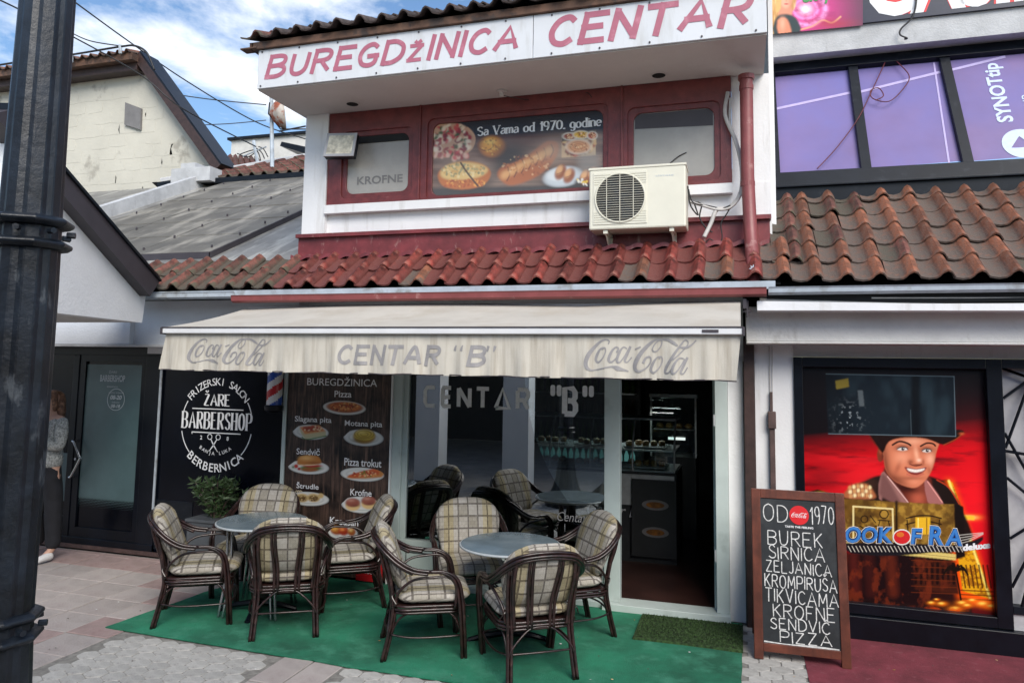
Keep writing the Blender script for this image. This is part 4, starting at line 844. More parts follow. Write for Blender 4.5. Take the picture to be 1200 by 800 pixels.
# =================================================================== MENU BOARD, COCA SIGN
mn = thing('menu_board', 'tall dark wood menu board picturing pastries on plates between the two shopfronts', 'menu board', (-3.58, 6.2, 0))
YM = 6.185
bx('board', 'wood_print', mn, -4.135, -3.05, YM, 6.215, .03, 1.98); bx('edge_strip', 'mint_frame', mn, -4.175, -4.137, YM-.012, 6.25, 0, 2.0); bx('edge_strip', 'white_plaster', mn, -3.048, -3.037, YM-.008, 6.21, 0, 2.0)
mb = MB()
for i in range(11): x = -4.135+.0987*i; mb.box(x-.0015, x+.0015, YM-.0006, YM, .03, 1.98)
mb.build('board_grooves', 'dark_void', mn)
mb = MB()
for s, x0, x1, y0, y1 in (('BUREGDŽINICA', 360, 442, 451, 440.5), ('Pizza', 392, 412, 465, 457.5), ('Slagana pita', 345.5, 388.5, 495.5, 487), ('Motana pita', 404, 448, 500.5, 492), ('Sendvič', 347.5, 375, 532, 524), ('Pizza trokut', 403.5, 447, 545, 536), ('Štrudle', 347.5, 373.5, 571.5, 564), ('Krofne', 410.5, 435.5, 580, 572), ('Kroasan', 386.5, 420, 613.5, 605)):
    a = at_y(x0, y0, YM); b = at_y(x1, y0, YM); c = at_y(x0, y1, YM); text_rect(mb, s, a.x, b.x, a.z, c.z, YM-.0022, bold=.004 if s[1] == 'U' else .012)
mb.build('menu_lettering', 'white_print', mn, fix=False)
def dish(name, cx, cy, rx, ry, fn):
    p = Paint(cx-rx-1, cx+rx+1, cy-ry-7, cy+ry+2, 3.2, (40, 26, 22))
    p.blob((14, 8, 8), cx+1, cy+2.5, rx+1, ry+1, .9, .06, 5); p.blob((150, 152, 152), cx, cy+.6, rx-.4, ry, 1, .06, 14); p.blob((216, 217, 214), cx, cy, rx-.8, ry-.6, 1, .06, 14); p.blob((176, 178, 176), cx, cy+.4, rx*.74, ry*.66, .9, .06, 10); p.blob((226, 226, 222), cx, cy, rx*.70, ry*.60, .9, .06, 8)
    fn(p); up_ = [(cx+rx*.62*math.cos(t), cy-4+(ry*.9+0)*math.sin(t)) for t in [2*math.pi*i/24 for i in range(24)]]
    m_ = np.exp(-(((p.X-cx)/(rx+.2))**2+((p.Y-cy)/(ry+.2))**2)**12); vs_ = (p.C.sum(2) > .30) | (m_ > .5); 
    # keep only the plate and what rises above its rim
    ol = ell(cx, cy, rx, ry, 30, .06); keep = ol if rx > 25 or name in ('pizza_picture', 'pizza_slice_picture') else ol[15:]+ol[:15] and [q for q in ol if q[1] > cy]+[(cx-rx*.99, cy-1), (cx-rx*.70, cy-ry*.75), (cx-rx*.50, cy-ry-4.5), (cx, cy-ry-6), (cx+rx*.50, cy-ry-4.5), (cx+rx*.70, cy-ry*.75), (cx+rx*.99, cy-1)]
    keep.sort(key=lambda q: math.atan2(q[1]-cy, q[0]-cx)); p.build(name, lambda x, y: tuple(at_y(x, y, YM-.0012)), mn, rough=.4, keep=(keep, 0))
S_ = lambda p, cols, cx, cy, rx, ry, n, sz, sd_=1, a=.8: p.speck(cols, cx, cy, rx, ry, n, sz, sd_, a)
def d1(p): p.blob((150, 76, 30), 404, 477, 22, 6.6, 1, .05, 8); p.blob((196, 110, 50), 404, 476.4, 18.5, 5, 1, .05, 5); S_(p, [(224, 170, 100), (150, 50, 26), (206, 120, 60), (110, 34, 20)], 404, 476.4, 17, 4.4, 90, 1.5)
def d2(p): p.poly((200, 190, 150), [(351, 501), (356, 507), (382, 505), (382, 510), (358, 514), (353, 508)], 0, .4); p.line((90, 130, 60), [(354, 512), (360, 514.5), (382, 510.5)], 1.3); p.poly((214, 140, 80), [(351, 500), (374, 498), (382, 505), (357, 508.5)], 0, .5); p.poly((150, 44, 26), [(355, 500), (371, 498.5), (378, 503), (360, 506)], 0, .8); S_(p, [(236, 210, 170), (180, 60, 36)], 366, 502, 12, 3, 26, 1.3)
def d3(p): p.blob((150, 110, 30), 427, 512, 13.5, 8, 1, 0, 6); p.blob((206, 178, 74), 427, 509.6, 12.6, 6.6, 1, 0, 5); [p.line((140, 104, 30), [(427+r_*12.5*math.cos(t), 509-r_*1.0+r_*6*math.sin(t)) for t in [i*.5 for i in range(14)]], .9, .8) for r_ in (.35, .65, .92)]; p.blob((240, 220, 130), 424, 506.6, 5, 2, .7); p.blob((110, 84, 22), 420, 516, 8, 2.5, .6)
def d4(p): p.blob((70, 110, 40), 364, 548.4, 13.5, 3.4, 1, 0, 4); p.blob((150, 90, 44), 363, 550, 10.5, 2.6, 1, 0, 4); p.blob((176, 40, 34), 366, 545.6, 11.5, 1.9, 1, 0, 3); p.blob((236, 226, 196), 361, 544, 11.5, 1.4, 1, 0, 3); p.poly((190, 120, 54), [(348, 542), (351, 535.5), (359, 532.5), (370, 533), (376, 539), (374, 543.6), (352, 544.6)], 4, .5); p.blob((236, 186, 116), 359, 536.4, 8, 2.8, .85); p.blob((120, 60, 24), 368, 542, 9, 1.4, .6); p.blob((190, 40, 30), 347, 546, 2.6, 2.4, 1, 0, 3); p.blob((170, 30, 26), 350.5, 549, 2, 1.6, 1, 0, 3); p.blob((60, 110, 40), 343.5, 547, 1.6, 1.6, .9)
def d5(p): p.poly((196, 130, 70), [(408, 557), (440, 549), (448, 552), (447, 559), (412, 560.5)], 2, .5); p.poly((200, 90, 50), [(409, 556.5), (438, 549), (444, 556), (415, 559.5)], 2, .5); S_(p, [(236, 200, 150), (170, 36, 26), (224, 150, 90), (110, 120, 50)], 427, 555, 15, 3.2, 46, 1.3)
def d6(p):
    for x in (354, 367.5): p.blob((196, 166, 110), x, 583, 8, 5.2, 1, .1, 5); p.blob((110, 84, 50), x, 583.5, 5.6, 3.4, 1, .1, 4); S_(p, [(206, 180, 130), (80, 56, 34)], x, 583.5, 5, 3, 16, .9, int(x)); p.line((230, 206, 160), [(x-6, 580), (x, 578.4), (x+6, 580)], 1, .8)
    p.blob((206, 176, 120), 376, 580.5, 3.6, 3, 1, 0, 3); [p.line((216, 200, 170), [(346+i*2.6, 578), (347+i*2.4, 574.6), (349+i*2.4, 575.6)], .9, .9) for i in range(3)]
def d7(p):
    for x, y in ((413.5, 590), (432, 588)): p.blob((226, 190, 130), x, y+2, 9, 6.4, 1, 0, 6); p.blob((150, 84, 70), x, y-1.4, 9, 5.4, 1, 0, 5); p.blob((206, 150, 130), x-2, y-4, 4.5, 2, .7); p.blob((90, 44, 36), x+3, y+2, 6, 1.4, .5)
def d8(p): p.blob((150, 70, 26), 394, 621, 7.5, 5.5, 1, .3, 4); p.blob((236, 180, 90), 392, 619, 4.6, 3, .8); p.blob((160, 50, 26), 403, 622, 6.4, 5.4, 1, 0, 4); p.blob((240, 150, 80), 401, 620, 3, 2, .8); p.blob((170, 90, 36), 412, 623, 5, 4.6, 1, 0, 4); p.blob((246, 210, 130), 411, 621, 2.6, 1.8, .8)
for a_ in (('pizza_picture', 403.5, 477.5, 25.5, 8.5, d1), ('layered_pie_picture', 364, 506, 21.5, 9, d2), ('twisted_pie_picture', 426, 512.5, 24, 10, d3), ('sandwich_picture', 361.5, 547, 24.5, 8.5, d4), ('pizza_slice_picture', 424.5, 555.5, 26, 8.5, d5), ('strudel_picture', 361.5, 584, 24.5, 8.5, d6), ('doughnut_picture', 423, 591, 23.5, 10, d7), ('croissant_picture', 402, 624, 18, 8, d8)): dish(*a_)
ck = thing('drink_crate', 'small red drink advertising panel at the foot of the menu board', 'sign', (-3.22, 6.14, 0))
bx('panel', 'coke_red', ck, -3.33, -3.075, 6.15, 6.172, .02, .20, bevel=.003)
mb = MB(); coke(mb, lambda x, z, e=0: (-3.31+(x-100)/992*.215, 6.147-e*.5, .085+z/272*.065)); mb.build('script_lettering', 'white_letter', ck, fix=False)
# =================================================================== BARBERSHOP
br = thing('barbershop_building', 'black barbershop front with frosted glass door and round white painted logo', 'building', (-6, 6.3, 0))
YB = 6.30
mb = MB(); mb.box(-5.70, -4.176, YB, 6.5, 0, 2.11); mb.build('logo_panel', 'black_panel', br)
mb = MB(); mb.box(-8.6, -5.70, YB-.02, 6.5, 2.0, 2.11); mb.box(-5.915, -5.70, YB-.02, 6.5, 0, 2.0); mb.box(-6.88, -6.80, YB-.02, 6.5, 0, 2.0); mb.box(-8.6, -6.88, YB-.02, 6.5, 0, .3); mb.box(-8.6, -5.7, YB-.03, 6.5, 0, .10); mb.box(-7.7, -7.6, YB-.02, 6.5, .3, 2.0); mb.build('door_surround', 'black_metal', br, bevel=.004)
mb = MB(); mb.box(-8.6, -4.18, YB-.06, YB-.031, 0, .035); mb.build('base_strip', 'conduit', br)
bx('corner_strip', 'gutter_grey', br, -5.722, -5.700, YB-.032, YB-.02, .3, 2.0)
sdp = MB(); sdp.box(-5.697, -5.25, YB-.006, YB-.001, .06, .55); sdp.build('dotted_panel', 'casino_frame', br)
mb = MB()
for i in range(26):
    for j in range(28):
        x = -5.68+i*.0168; z = .075+j*.0168; mb.poly([(x-.004, YB-.0068, z-.004), (x+.004, YB-.0068, z-.004), (x+.004, YB-.0068, z+.004), (x-.004, YB-.0068, z+.004)])
stuff(mb.build('dot_pattern', 'dark_void', br, fix=False))
door = MB(); frame_ring(door, -6.80, -5.915, .10, 2.0, -6.72, -5.975, .20, 1.93, .002, YB-.01, YB+.04); door = door.build('door', 'black_metal', br)
dg = MB().box(-6.72, -5.975, YB+.012, YB+.020, .20, 1.93).build('glass', 'black_panel', door)
fp = MB().box(-6.715, -5.98, YB+.006, YB+.0115, .50, 1.90).build('frosted_film', 'frosted', door)
mb = MB()
for i in range(40):
    for j in range(7):
        r_ = .0075*(1-j/8); x = -6.705+i*.0184+(.0092 if j % 2 else 0); z = .50-.0-j*.016+.03
        ydisc(mb, x, z-.02, r_, YB+.0045, YB+.0040, 6)
stuff(mb.build('film_dots', 'frosted', door, fix=False))
mb = MB(); text_rect(mb, 'BARBERSHOP', -6.53, -6.20, 1.72, 1.79, YB+.004, bold=.02); text_rect(mb, 'ŽARE', -6.42, -6.31, 1.81, 1.84, YB+.004); text_rect(mb, 'BERBERNICA', -6.43, -6.29, 1.66, 1.675, YB+.004)
cx_, cz_ = at_y(135.5, 468, YB).x, at_y(135.5, 468, YB).z; rr_ = .115
mb.ring([(cx_+rr_*math.cos(a), YB+.004, cz_+rr_*math.sin(a)) for a in [2*math.pi*i/40 for i in range(40)]], [(cx_+(rr_-.006)*math.cos(a), YB+.004, cz_+(rr_-.006)*math.sin(a)) for a in [2*math.pi*i/40 for i in range(40)]], (0, -.001, 0))
text_rect(mb, 'radno vrijeme', cx_-.10, cx_+.10, cz_+.06, cz_+.08, YB+.003); text_rect(mb, '08-20', cx_-.075, cx_+.075, cz_, cz_+.045, YB+.003, bold=.03, shear=.2); text_rect(mb, 'subota', cx_-.05, cx_+.05, cz_-.035, cz_-.02, YB+.003); text_rect(mb, '08-18', cx_-.06, cx_+.06, cz_-.085, cz_-.05, YB+.003, bold=.03, shear=.2)
mb.build('door_lettering', 'dim_letter', door, fix=False)
mb = MB(); hx = -6.775; mb.tube(cv([(hx, YB-.01, 1.09), (hx, YB-.06, 1.09), (hx+.03, YB-.065, 1.07), (hx+.115, YB-.065, .93), (hx+.115, YB-.065, .90), (hx+.02, YB-.065, .73), (hx-.01, YB-.06, .715), (hx-.01, YB-.01, .715)], 5), .013, 10); mb.build('handle', 'chrome', door, smooth=True)
mb = MB(); mb.lathe([(.014, 0), (.014, .02)], (0, 0, 0), 12); mb.v = [(a-6.755, YB-.012-c, b+.90) for a, b, c in mb.v]; mb.build('lock', 'chrome', door)
for x0, x1 in ((-8.6, -7.7), (-7.6, -6.88)):
    w_ = bx('window', 'black_panel', br, x0, x1, YB+.01, YB+.02, .3, 2.0); bx('green_reflection_film', 'frosted', w_, x0+.1, x1-.02, YB+.004, YB+.0095, .45, .95)
# painted logo
lg = MB(); ca = at_y(253.5, 497, YB-.002); cx, cz = ca.x, ca.z; RR = .425; fy = YB-.002
def seg(a0, a1, n=26):
    A = [R(a0+(a1-a0)*i/n) for i in range(n+1)]; o = [(cx+RR*math.sin(a), fy, cz+RR*math.cos(a)) for a in A]; i_ = [(cx+(RR-.010)*math.sin(a), fy, cz+(RR-.010)*math.cos(a)) for a in A]
    lg.add(o+i_, [(k, k+1, n+1+k+1, n+1+k) for k in range(n)])
seg(58, 79); seg(101, 133); seg(-79, -58); seg(-133, -101)
arc_text(lg, 'FRIZERSKI SALON', cx, cz, RR, -51, 51, .075, fy, False, .004)
arc_text(lg, 'BERBERNICA', cx, cz, RR+.012, 126+90-90, 126+108, .085, fy, True, .012) if False else arc_text(lg, 'BERBERNICA', cx, cz, RR, 222, 138, .085, fy, True, .012)
arc_text(lg, 'BANJA LUKA', cx, cz+.02, RR-.12, 214, 146, .035, fy, True, .01)
lf = lambda x, z, e=0: (x, fy-e, z)
stroke_text(lg, 'ŽARE', cx-.155, cx+.145, cz+.185, cz+.295, lf, .024, gap=.28, serif=.016, thin=.008)
stroke_text(lg, 'BARBERSHOP', cx-.41, cx+.41, cz-.045, cz+.115, lf, .025, gap=.36, serif=.016, thin=.008)
for z, x0, x1 in ((cz+.150, cx-.30, cx+.31), (cz-.085, cx-.29, cx+.29)): ribbon(lg, [(x0, z, .010), (x1, z, .010)], lf, 1)
ribbon(lg, [(cx-.29, z, .008), (cx-.285, z-.02, .008)], lf, 1)
text_rect(lg, '2', cx-.185, cx-.16, cz-.155, cz-.115, fy, bold=.02); text_rect(lg, '8', cx+.13, cx+.155, cz-.155, cz-.115, fy, bold=.02)
for sgn_ in (-1, 1):
    ribbon(lg, [(cx-.02+sgn_*.052, cz-.27, .006), (cx-.02, cz-.205, .016), (cx-.02-sgn_*.035, cz-.15, .010)], lf, 1, .0002)
    o_ = [(cx-.02-sgn_*.05+.026*math.cos(a), cz-.125+.026*math.sin(a), .008) for a in [2*math.pi*i/14 for i in range(15)]]; ribbon(lg, o_, lf, 1, .0003)
lg.build('painted_logo', 'white_letter', br, fix=False)
# white fascia beam and tiled part above
mb = MB(); mb.box(-9.0, -4.0, 6.10, 6.26, 2.11, 2.55); mb.box(-9.0, -5.92, 6.04, 6.1, 2.11, 2.35); mb.build('white_fascia', 'cool_plaster', br)
bx('shadow_soffit', 'concrete', br, -9.0, -4.0, 6.03, 6.29, 2.085, 2.108)
mb = MB(); mb.box(-9, -4.2, 6.5, 9.6, 0, 2.9); mb.build('building_body', 'interior_wall', br)
bp_ = thing('barber_pole', 'red white and blue striped barber pole beside the round logo', 'barber pole', (-4.24, 6.1, 1.5))
mb = MB(); n = 24; k = 60; px_, py__, r_ = -4.245, 6.13, .072
for i in range(k):
    for j in range(n):
        z0 = 1.55+.62*i/k; z1 = 1.55+.62*(i+1)/k; a0 = 2*math.pi*j/n; a1 = 2*math.pi*(j+1)/n
        s_ = ((z0-1.55)/.30-a0/(2*math.pi)) % 1
        mb.m('pole_blue' if s_ < .26 else 'pole_white' if s_ < .5 else 'pole_red' if s_ < .76 else 'pole_white')
        mb.add([(px_+r_*math.cos(a0), py__+r_*math.sin(a0), z0), (px_+r_*math.cos(a1), py__+r_*math.sin(a1), z0), (px_+r_*math.cos(a1), py__+r_*math.sin(a1), z1), (px_+r_*math.cos(a0), py__+r_*math.sin(a0), z1)], [(0, 1, 2, 3)])
mb.build('striped_cylinder', None, bp_, fix=False)
mb = MB(); mb.lathe([(.05, -.07), (.085, -.05), (.09, -.01), (.075, 0)], (px_, py__, 1.55), 20); mb.lathe([(.075, 0), (.09, .01), (.085, .05), (.05, .07)], (px_, py__, 2.17), 20); mb.box(px_-.05, px_+.05, py__, 6.298, 1.49, 1.54); mb.build('end_cap', 'black_metal', bp_)
# planter with an olive-green bush
pl = thing('potted_bush', 'narrow-leaved dark green bush in a grey box planter below the round logo', 'plant', (-4.95, 6.05, 0))
pa, pb = at_y(226, 606, 6.0), at_y(292, 606, 6.0)
mb = MB(); mb.prism([(pa.x, 5.92, pa.z), (pb.x, 5.92, pa.z), (pb.x, 6.22, pa.z), (pa.x, 6.22, pa.z)], (0, 0, -pa.z+.01)); mb.build('planter_box', 'planter_grey', pl, bevel=.012)
bx('planter_rim', 'planter_grey', pl, pa.x-.012, pb.x+.012, 5.905, 6.235, pa.z-.02, pa.z+.006, bevel=.004)
pc = at_y(254, 603, 6.07); mb = MB(); lm = MB()
for i in range(30):
    a = random.uniform(0, 6.28); sp_ = random.uniform(.03, .27); h = random.uniform(.23, .40)*(1.1-sp_*.9); P0 = Vector((pc.x+.04*math.cos(a), 6.07+.03*math.sin(a), pa.z-.02)); P1 = P0+Vector((sp_*math.cos(a), sp_*.5*math.sin(a), h)); mid = (P0+P1)/2+Vector((0, 0, .05))
    st = cv([P0, mid, P1], 6); mb.tube(st, .004, 4)
    for q in range(34):
        b = random.choice(st[2:])+Vector((random.uniform(-.02, .02), random.uniform(-.02, .02), random.uniform(-.02, .02))); d = Vector((random.uniform(-1, 1), random.uniform(-1, 1), random.uniform(-.3, 1))).normalized(); l = random.uniform(.05, .10); sd_ = d.cross(Vector((random.uniform(-1, 1), random.uniform(-1, 1), random.uniform(-1, 1)))).normalized()*.011
        lm.m('leaf' if random.random() < .7 else 'leaf_light').add([b, b+d*l*.45+sd_, b+d*l, b+d*l*.45-sd_], [(0, 1, 2, 3)])
mb.build('stem', 'conduit', pl); lm.build('foliage', None, pl, fix=False)
# =================================================================== CASINO BUILDING (right)
cs = thing('casino_building', 'neighbouring slot-game hall with orange tiled slope, purple film windows and black frontage', 'building', (2, 6.3, 0))
XR = 4.6
mb = MB(); mb.box(.103, .39, 6.2, 6.45, 0, 2.3); mb.box(.39, XR, 6.24, 6.45, 2.06, 2.6); mb.box(.22, XR, 6.4, 9.6, 2.3, 2.5); mb.build('wall', 'white_plaster', cs)
mb = MB(); mb.box(.04, XR, 5.93, 6.24, 2.165, 2.43); mb.box(.04, XR, 5.91, 6.24, 2.148, 2.165); mb.build('beam', 'cream_plaster', cs, bevel=.008)
mb = MB(); mb.prism([(.19, 5.80, 2.52), (.19, 7.1, 3.50), (.19, 7.1, 2.5), (.19, 5.80, 2.44)], (XR-.19, 0, 0)); cr = mb.build('roof', 'dark_void', cs)
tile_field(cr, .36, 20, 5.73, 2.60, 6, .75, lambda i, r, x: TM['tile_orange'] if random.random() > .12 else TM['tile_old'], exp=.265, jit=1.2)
tile_field(cr, .235, 1, 5.94, 2.76, 5, .75, lambda i, r, x: TM['tile_old'], W=.21, exp=.265)
gutter(.20, XR, 5.70, 2.50, .08, .055, 'gutter_grey', 'gutter', cs)
mb = MB(); mb.prism([(.12, 5.72, 2.385), (XR, 5.72, 2.35), (XR, 5.72, 2.395), (1.2, 5.72, 2.425), (.12, 5.72, 2.455)], (0, .21, 0)); mb.build('drip_rail', 'white_plaster', cs)
mb = MB(); mb.tube([(.14, 5.81, 2.47), (1.4, 5.81, 2.415), (XR, 5.82, 2.43)], .014, 6); mb.tube([(.9, 5.80, 2.475), (XR, 5.82, 2.44)], .006, 5); mb.build('rail', 'cable_white', cs)
# mansard windows leaning back
y0m, y1m = 6.98, 7.58; zb = at_y(905, 207, y0m).z; zt = at_y(903, 90, y1m).z
def man(x, t, d=0.): # t 0..1 up the slope, d out of the plane
    sy, sz = y1m-y0m, zt-zb; l = math.hypot(sy, sz); return Vector((x, y0m+sy*t-d*sz/l, zb+sz*t+d*sy/l))
xa0 = at_y(903, 150, 7.3).x; m1 = at_y(1012, 200, y0m).x; m2 = at_y(1131, 195, y0m).x; xs_ = [xa0+.02, m1+.02, m2+.02, m2+.80, m2+1.6, m2+2.4]
mb = MB()
def mbar(xa, xb, ta, tb, d0, d1):
    mb.prism([man(xa, ta, d0), man(xb, ta, d0), man(xb, tb, d0), man(xa, tb, d0)], man(0, 0, d1)-man(0, 0, d0))
mwf = None
mbar(xa0-.03, XR, -.13, 0, -.02, .05); mbar(xa0-.03, XR, 1.0, 1.17, -.02, .05)
mwf = mb.build('mansard_frame', 'casino_frame', cs, bevel=.004)
for i, x in enumerate(xs_):
    mb = MB(); mbar(x-.042, x+.042, 0, 1, -.02, .035); mb.build('mullion', 'casino_frame', cs, bevel=.004)
mb = MB(); mb.box(xa0-.04, XR, 6.86, 7.02, zb-.36, zb-.14); mb.box(xa0-.04, XR, 6.83, 7.0, zb-.14, zb-.12); mb.build('mansard_sill', 'casino_frame', cs, bevel=.005)
pns = []
for i in range(5):
    mb = MB(); mb.prism([man(xs_[i]+.04, .0, -.01), man(xs_[i+1]-.04, 0, -.01), man(xs_[i+1]-.04, 1, -.01), man(xs_[i]+.04, 1, -.01)], man(0, 0, .0)-man(0, 0, .01)); pns.append(mb.build('purple_window', 'purple_film', mwf))
mb = MB(); mb.m('film_blue')
for i in range(4): a, b = xs_[i]+.042, xs_[i+1]-.042; mb.poly([man(a, .0, -.008), man(b, .0, -.008), man(b, .035+.01*i, -.008), man(a, .02+.01*i, -.008)])
mb.m('film_line')
def mline(xa, ta, xb, tb, w_=.012): mb.poly([man(xa, ta-w_, -.007), man(xb, tb-w_, -.007), man(xb, tb+w_, -.007), man(xa, ta+w_, -.007)])
mline(xs_[0]+.045, .66, xs_[1]-.045, .76); mline(xs_[1]+.045, .76, xs_[2]-.045, .89); mline(xs_[2]+.045, .90, xs_[2]+.5, .985)
mb.poly([man(xs_[2]-.14, .03, -.0065), man(xs_[2]-.125, .03, -.0065), man(xs_[2]-.075, .99, -.0065), man(xs_[2]-.09, .99, -.0065)])
mb.build('film_stripe', None, mwf, fix=False)
# club lettering running up the third pane
mb = MB(); c3 = xs_[2]+.47
def rot_text(s, xl, xr, t0, t1, **k):
    # baseline at xr reading upward
    text_fit(mb, s, (man(xr, t0, -.006), man(xr, t1, -.006), man(xl, t1, -.006), man(xl, t0, -.006)), **k)
rot_text('SYNOTtip', xs_[2]+.30, xs_[2]+.46, .36, .93, bold=.03); rot_text('CLUB', xs_[2]+.53, xs_[2]+.61, .38, .60, bold=0)
n = 30; cxx, ctt, rx_, rt_ = xs_[2]+.44, .165, .15, .125
tri = [(cxx-.10*.9, ctt-.035), (cxx+.075, ctt-.035), (cxx-.01, ctt+.065)]
O = [(cxx+rx_*math.cos(2*math.pi*i/n), ctt+rt_*math.sin(2*math.pi*i/n)) for i in range(n)]
I = []
for i in range(n):   # triangle hole, same number of points
    a = 2*math.pi*i/n; best = None
    dx, dt = math.cos(a)*rx_, math.sin(a)*rt_
    for k in range(3):
        x1, t1 = tri[k]; x2, t2 = tri[(k+1) % 3]; ex, et = x2-x1, t2-t1; den = dx*et-dt*ex
        if abs(den) < 1e-9: continue
        s_ = ((x1-cxx)*et-(t1-ctt)*ex)/den; u = ((x1-cxx)*dt-(t1-ctt)*dx)/den
        if s_ > 0 and -1e-6 <= u <= 1+1e-6: best = s_ if best is None else min(best, s_)
    I.append((cxx+dx*(best or .2), ctt+dt*(best or .2)))
mb.add([man(*p, -.006) for p in O]+[man(*p, -.006) for p in I], [(i, (i+1) % n, n+(i+1) % n, n+i) for i in range(n)])
mb.build('club_lettering', 'film_letter', mwf, fix=False)
# rendered wall above the windows
YC = 7.42; zc0 = at_y(901, 68, YC).z; zc1 = at_y(901, 41, YC).z
mb = MB(); mb.box(.30, XR, YC, 9.6, zc0, zc1+1.3); mb.build('upper_band', 'concrete', cs)
bx('party_wall', 'white_plaster', cs, .262, .30, 6.5, 9.6, 2.6, zc0+.6)
# sign over the casino
cg = thing('casino_sign', 'dark casino banner with blonde woman, pink glow and big white CASINO letters', 'sign', (2, YC, zc1))
ys = YC-.03
bx('panel', 'ink_navy', cg, .305, XR, ys, YC-.001, zc1, zc1+1.0)
pt = Paint(902, 1012, -34, 42, 2.4, (16, 18, 40))
rr2_ = np.hypot((pt.X-944), (pt.Y-11)/.8); pt.lay(np.exp(-(rr2_/48)**2), (226, 40, 140), .95); pt.lay(np.exp(-((rr2_-23)/3.2)**2), (255, 170, 230), .9); pt.lay(np.exp(-((rr2_-14)/2.4)**2), (255, 150, 220), .7); pt.lay(np.exp(-(rr2_/8)**2), (255, 235, 250), .95); pt.lay(np.clip((pt.noise(8, 6, 4, 2)-.52)*5, 0, 1)*np.exp(-(rr2_/44)**4), (150, 10, 90), .6)
pt.line((255, 200, 130), [(938, 35), (952, 31), (964, 24), (975, 27), (985, 20)], 1.4, .8, 1); pt.blob((170, 20, 40), 975, 28, 26, 6, .7)
pt.poly((190, 140, 76), [(901, 42), (900, 0), (905, -24), (918, -30), (931, -20), (933, 2), (928, 14), (916, 12), (909, 42)], 3, 1); pt.lay(pt.mask([(901, 42), (900, 0), (905, -24), (918, -30), (931, -20), (933, 2), (928, 14), (916, 12), (909, 42)], 3, .6)*np.clip((pt.noise(3, 22, 3, 6)-.45)*5, 0, 1), (240, 206, 140), .8)
pt.poly((214, 140, 110), [(916, 4), (926, 6), (928, 20), (912, 22)], 2, .8); pt.blob((232, 168, 138), 921, -1, 7.6, 11, 1, 0, 5); pt.blob((190, 110, 86), 926.5, 3, 3, 8, .5); pt.line((60, 30, 24), [(916, -3), (919.5, -3.6)], 1.0, .8); pt.line((60, 30, 24), [(923, -3.4), (926.4, -2.8)], 1.0, .8); pt.blob((176, 40, 50), 921.5, 5, 2.8, .9, .9, 0, 2); pt.blob((200, 120, 96), 921.5, 1.4, 1, 1.4, .6)
pt.poly((214, 170, 100), [(909, 14), (911, -16), (920, -22), (932, -14), (928, -9), (917, -11), (915, 10)], 2, .6)
pt.poly((20, 44, 44), [(907, 42), (908, 24), (915, 17), (928, 18), (936, 26), (937, 40)], 2, .8); pt.poly((210, 130, 96), [(911, 24), (920, 21), (925, 28), (927, 42), (913, 42)], 2, .8); pt.blob((238, 180, 150), 917, 28, 3.4, 8, .6)
pt.build('woman_picture', lambda x, y: tuple(at_y(x, y, ys-.002)), cg, keep=([(903.2, 40.2), (1011, 29.8), (1011, -33), (903.2, -33)], 0))
mb = MB(); text_fit(mb, 'Cleopatra', (at_y(940, 9, ys-.0068), at_y(1000, -1, ys-.0068), at_y(1000, -24, ys-.0068), at_y(940, -14, ys-.0068)), bold=.05, shear=.3); mb.build('green_lettering', 'ink_green', cg, fix=False)
for m_, bo, l in (('coke_red', .075, .002), ('white_letter', .045, .003)):
    mb = MB(); text_fit(mb, 'CASINO', (at_y(1016, 23, ys-l), at_y(1330, -13, ys-l), at_y(1330, -75, ys-l), at_y(1016, -48, ys-l)), bold=bo); mb.build('big_lettering', m_, cg, fix=False)
cable('hanging_wire', [py(1074, -8, YC-.05), py(1073, 8, YC-.05), py(1068, 22, YC-.05), py(1056, 34, YC-.05), py(1055, 41, YC-.05), py(1063, 45, YC-.05), py(1060, 46, YC-.03)], .008, 'cable_black', 'dark wire hanging down from the casino banner over the concrete band')
cable('window_wire', [tuple(man(xs_[1]+.28, 1.0, .04)), tuple(man(xs_[1]+.12, .70, .045)), tuple(man(xs_[1]-.02, .45, .05)), tuple(man(xs_[1]-.22, .2, .045)), tuple(man(xs_[1]-.40, .02, .04))], .005, 'cable_red', 'thin dark red wire crossing the first two purple windows')
cable('window_wire', [tuple(man(xs_[1]+.38, 1.0, .04)), tuple(man(xs_[1]+.46, .84, .045)), tuple(man(xs_[1]+.40, .72, .045)), tuple(man(xs_[1]+.26, .60, .045)), tuple(man(xs_[1]+.13, .64, .045)), tuple(man(xs_[1]+.12, .72, .045)), tuple(man(xs_[1]+.19, .74, .045)), tuple(man(xs_[1]+.22, .66, .045)), tuple(man(xs_[1]+.15, .62, .045))], .005, 'cable_red', 'thin dark red wire coiled in a loop before the second purple window')
# black frontage
mb = MB(); mb.box(.39, .455, 6.175, 6.4, .17, 2.055); mb.box(1.70, 1.80, 6.175, 6.4, .17, 2.055); mb.box(.455, 1.70, 6.175, 6.4, 1.98, 2.055); mb.box(.455, 1.70, 6.175, 6.4, .17, .245); mb.build('black_frame', 'black_metal', cs, bevel=.004)
mb = MB(); mb.box(.39, XR, 6.14, 6.4, .0, .165); mb.build('plinth', 'black_metal', cs, bevel=.006)
for a_ in ((1.99, 2.055), (.28, .33)): bx('side_frame', 'casino_frame', cs, 1.802, XR, 6.175, 6.4, *a_)
bx('side_sill', 'curtain', cs, 1.802, XR, 6.19, 6.4, .167, .278)
sw = bx('side_window', 'curtain', cs, 1.802, XR, 6.26, 6.28, .33, 1.99)
mb = MB()
def bar(a, b, r=.011): mb.tube([(a[0], 6.20, a[1]), (b[0], 6.20, b[1])], r, 6)
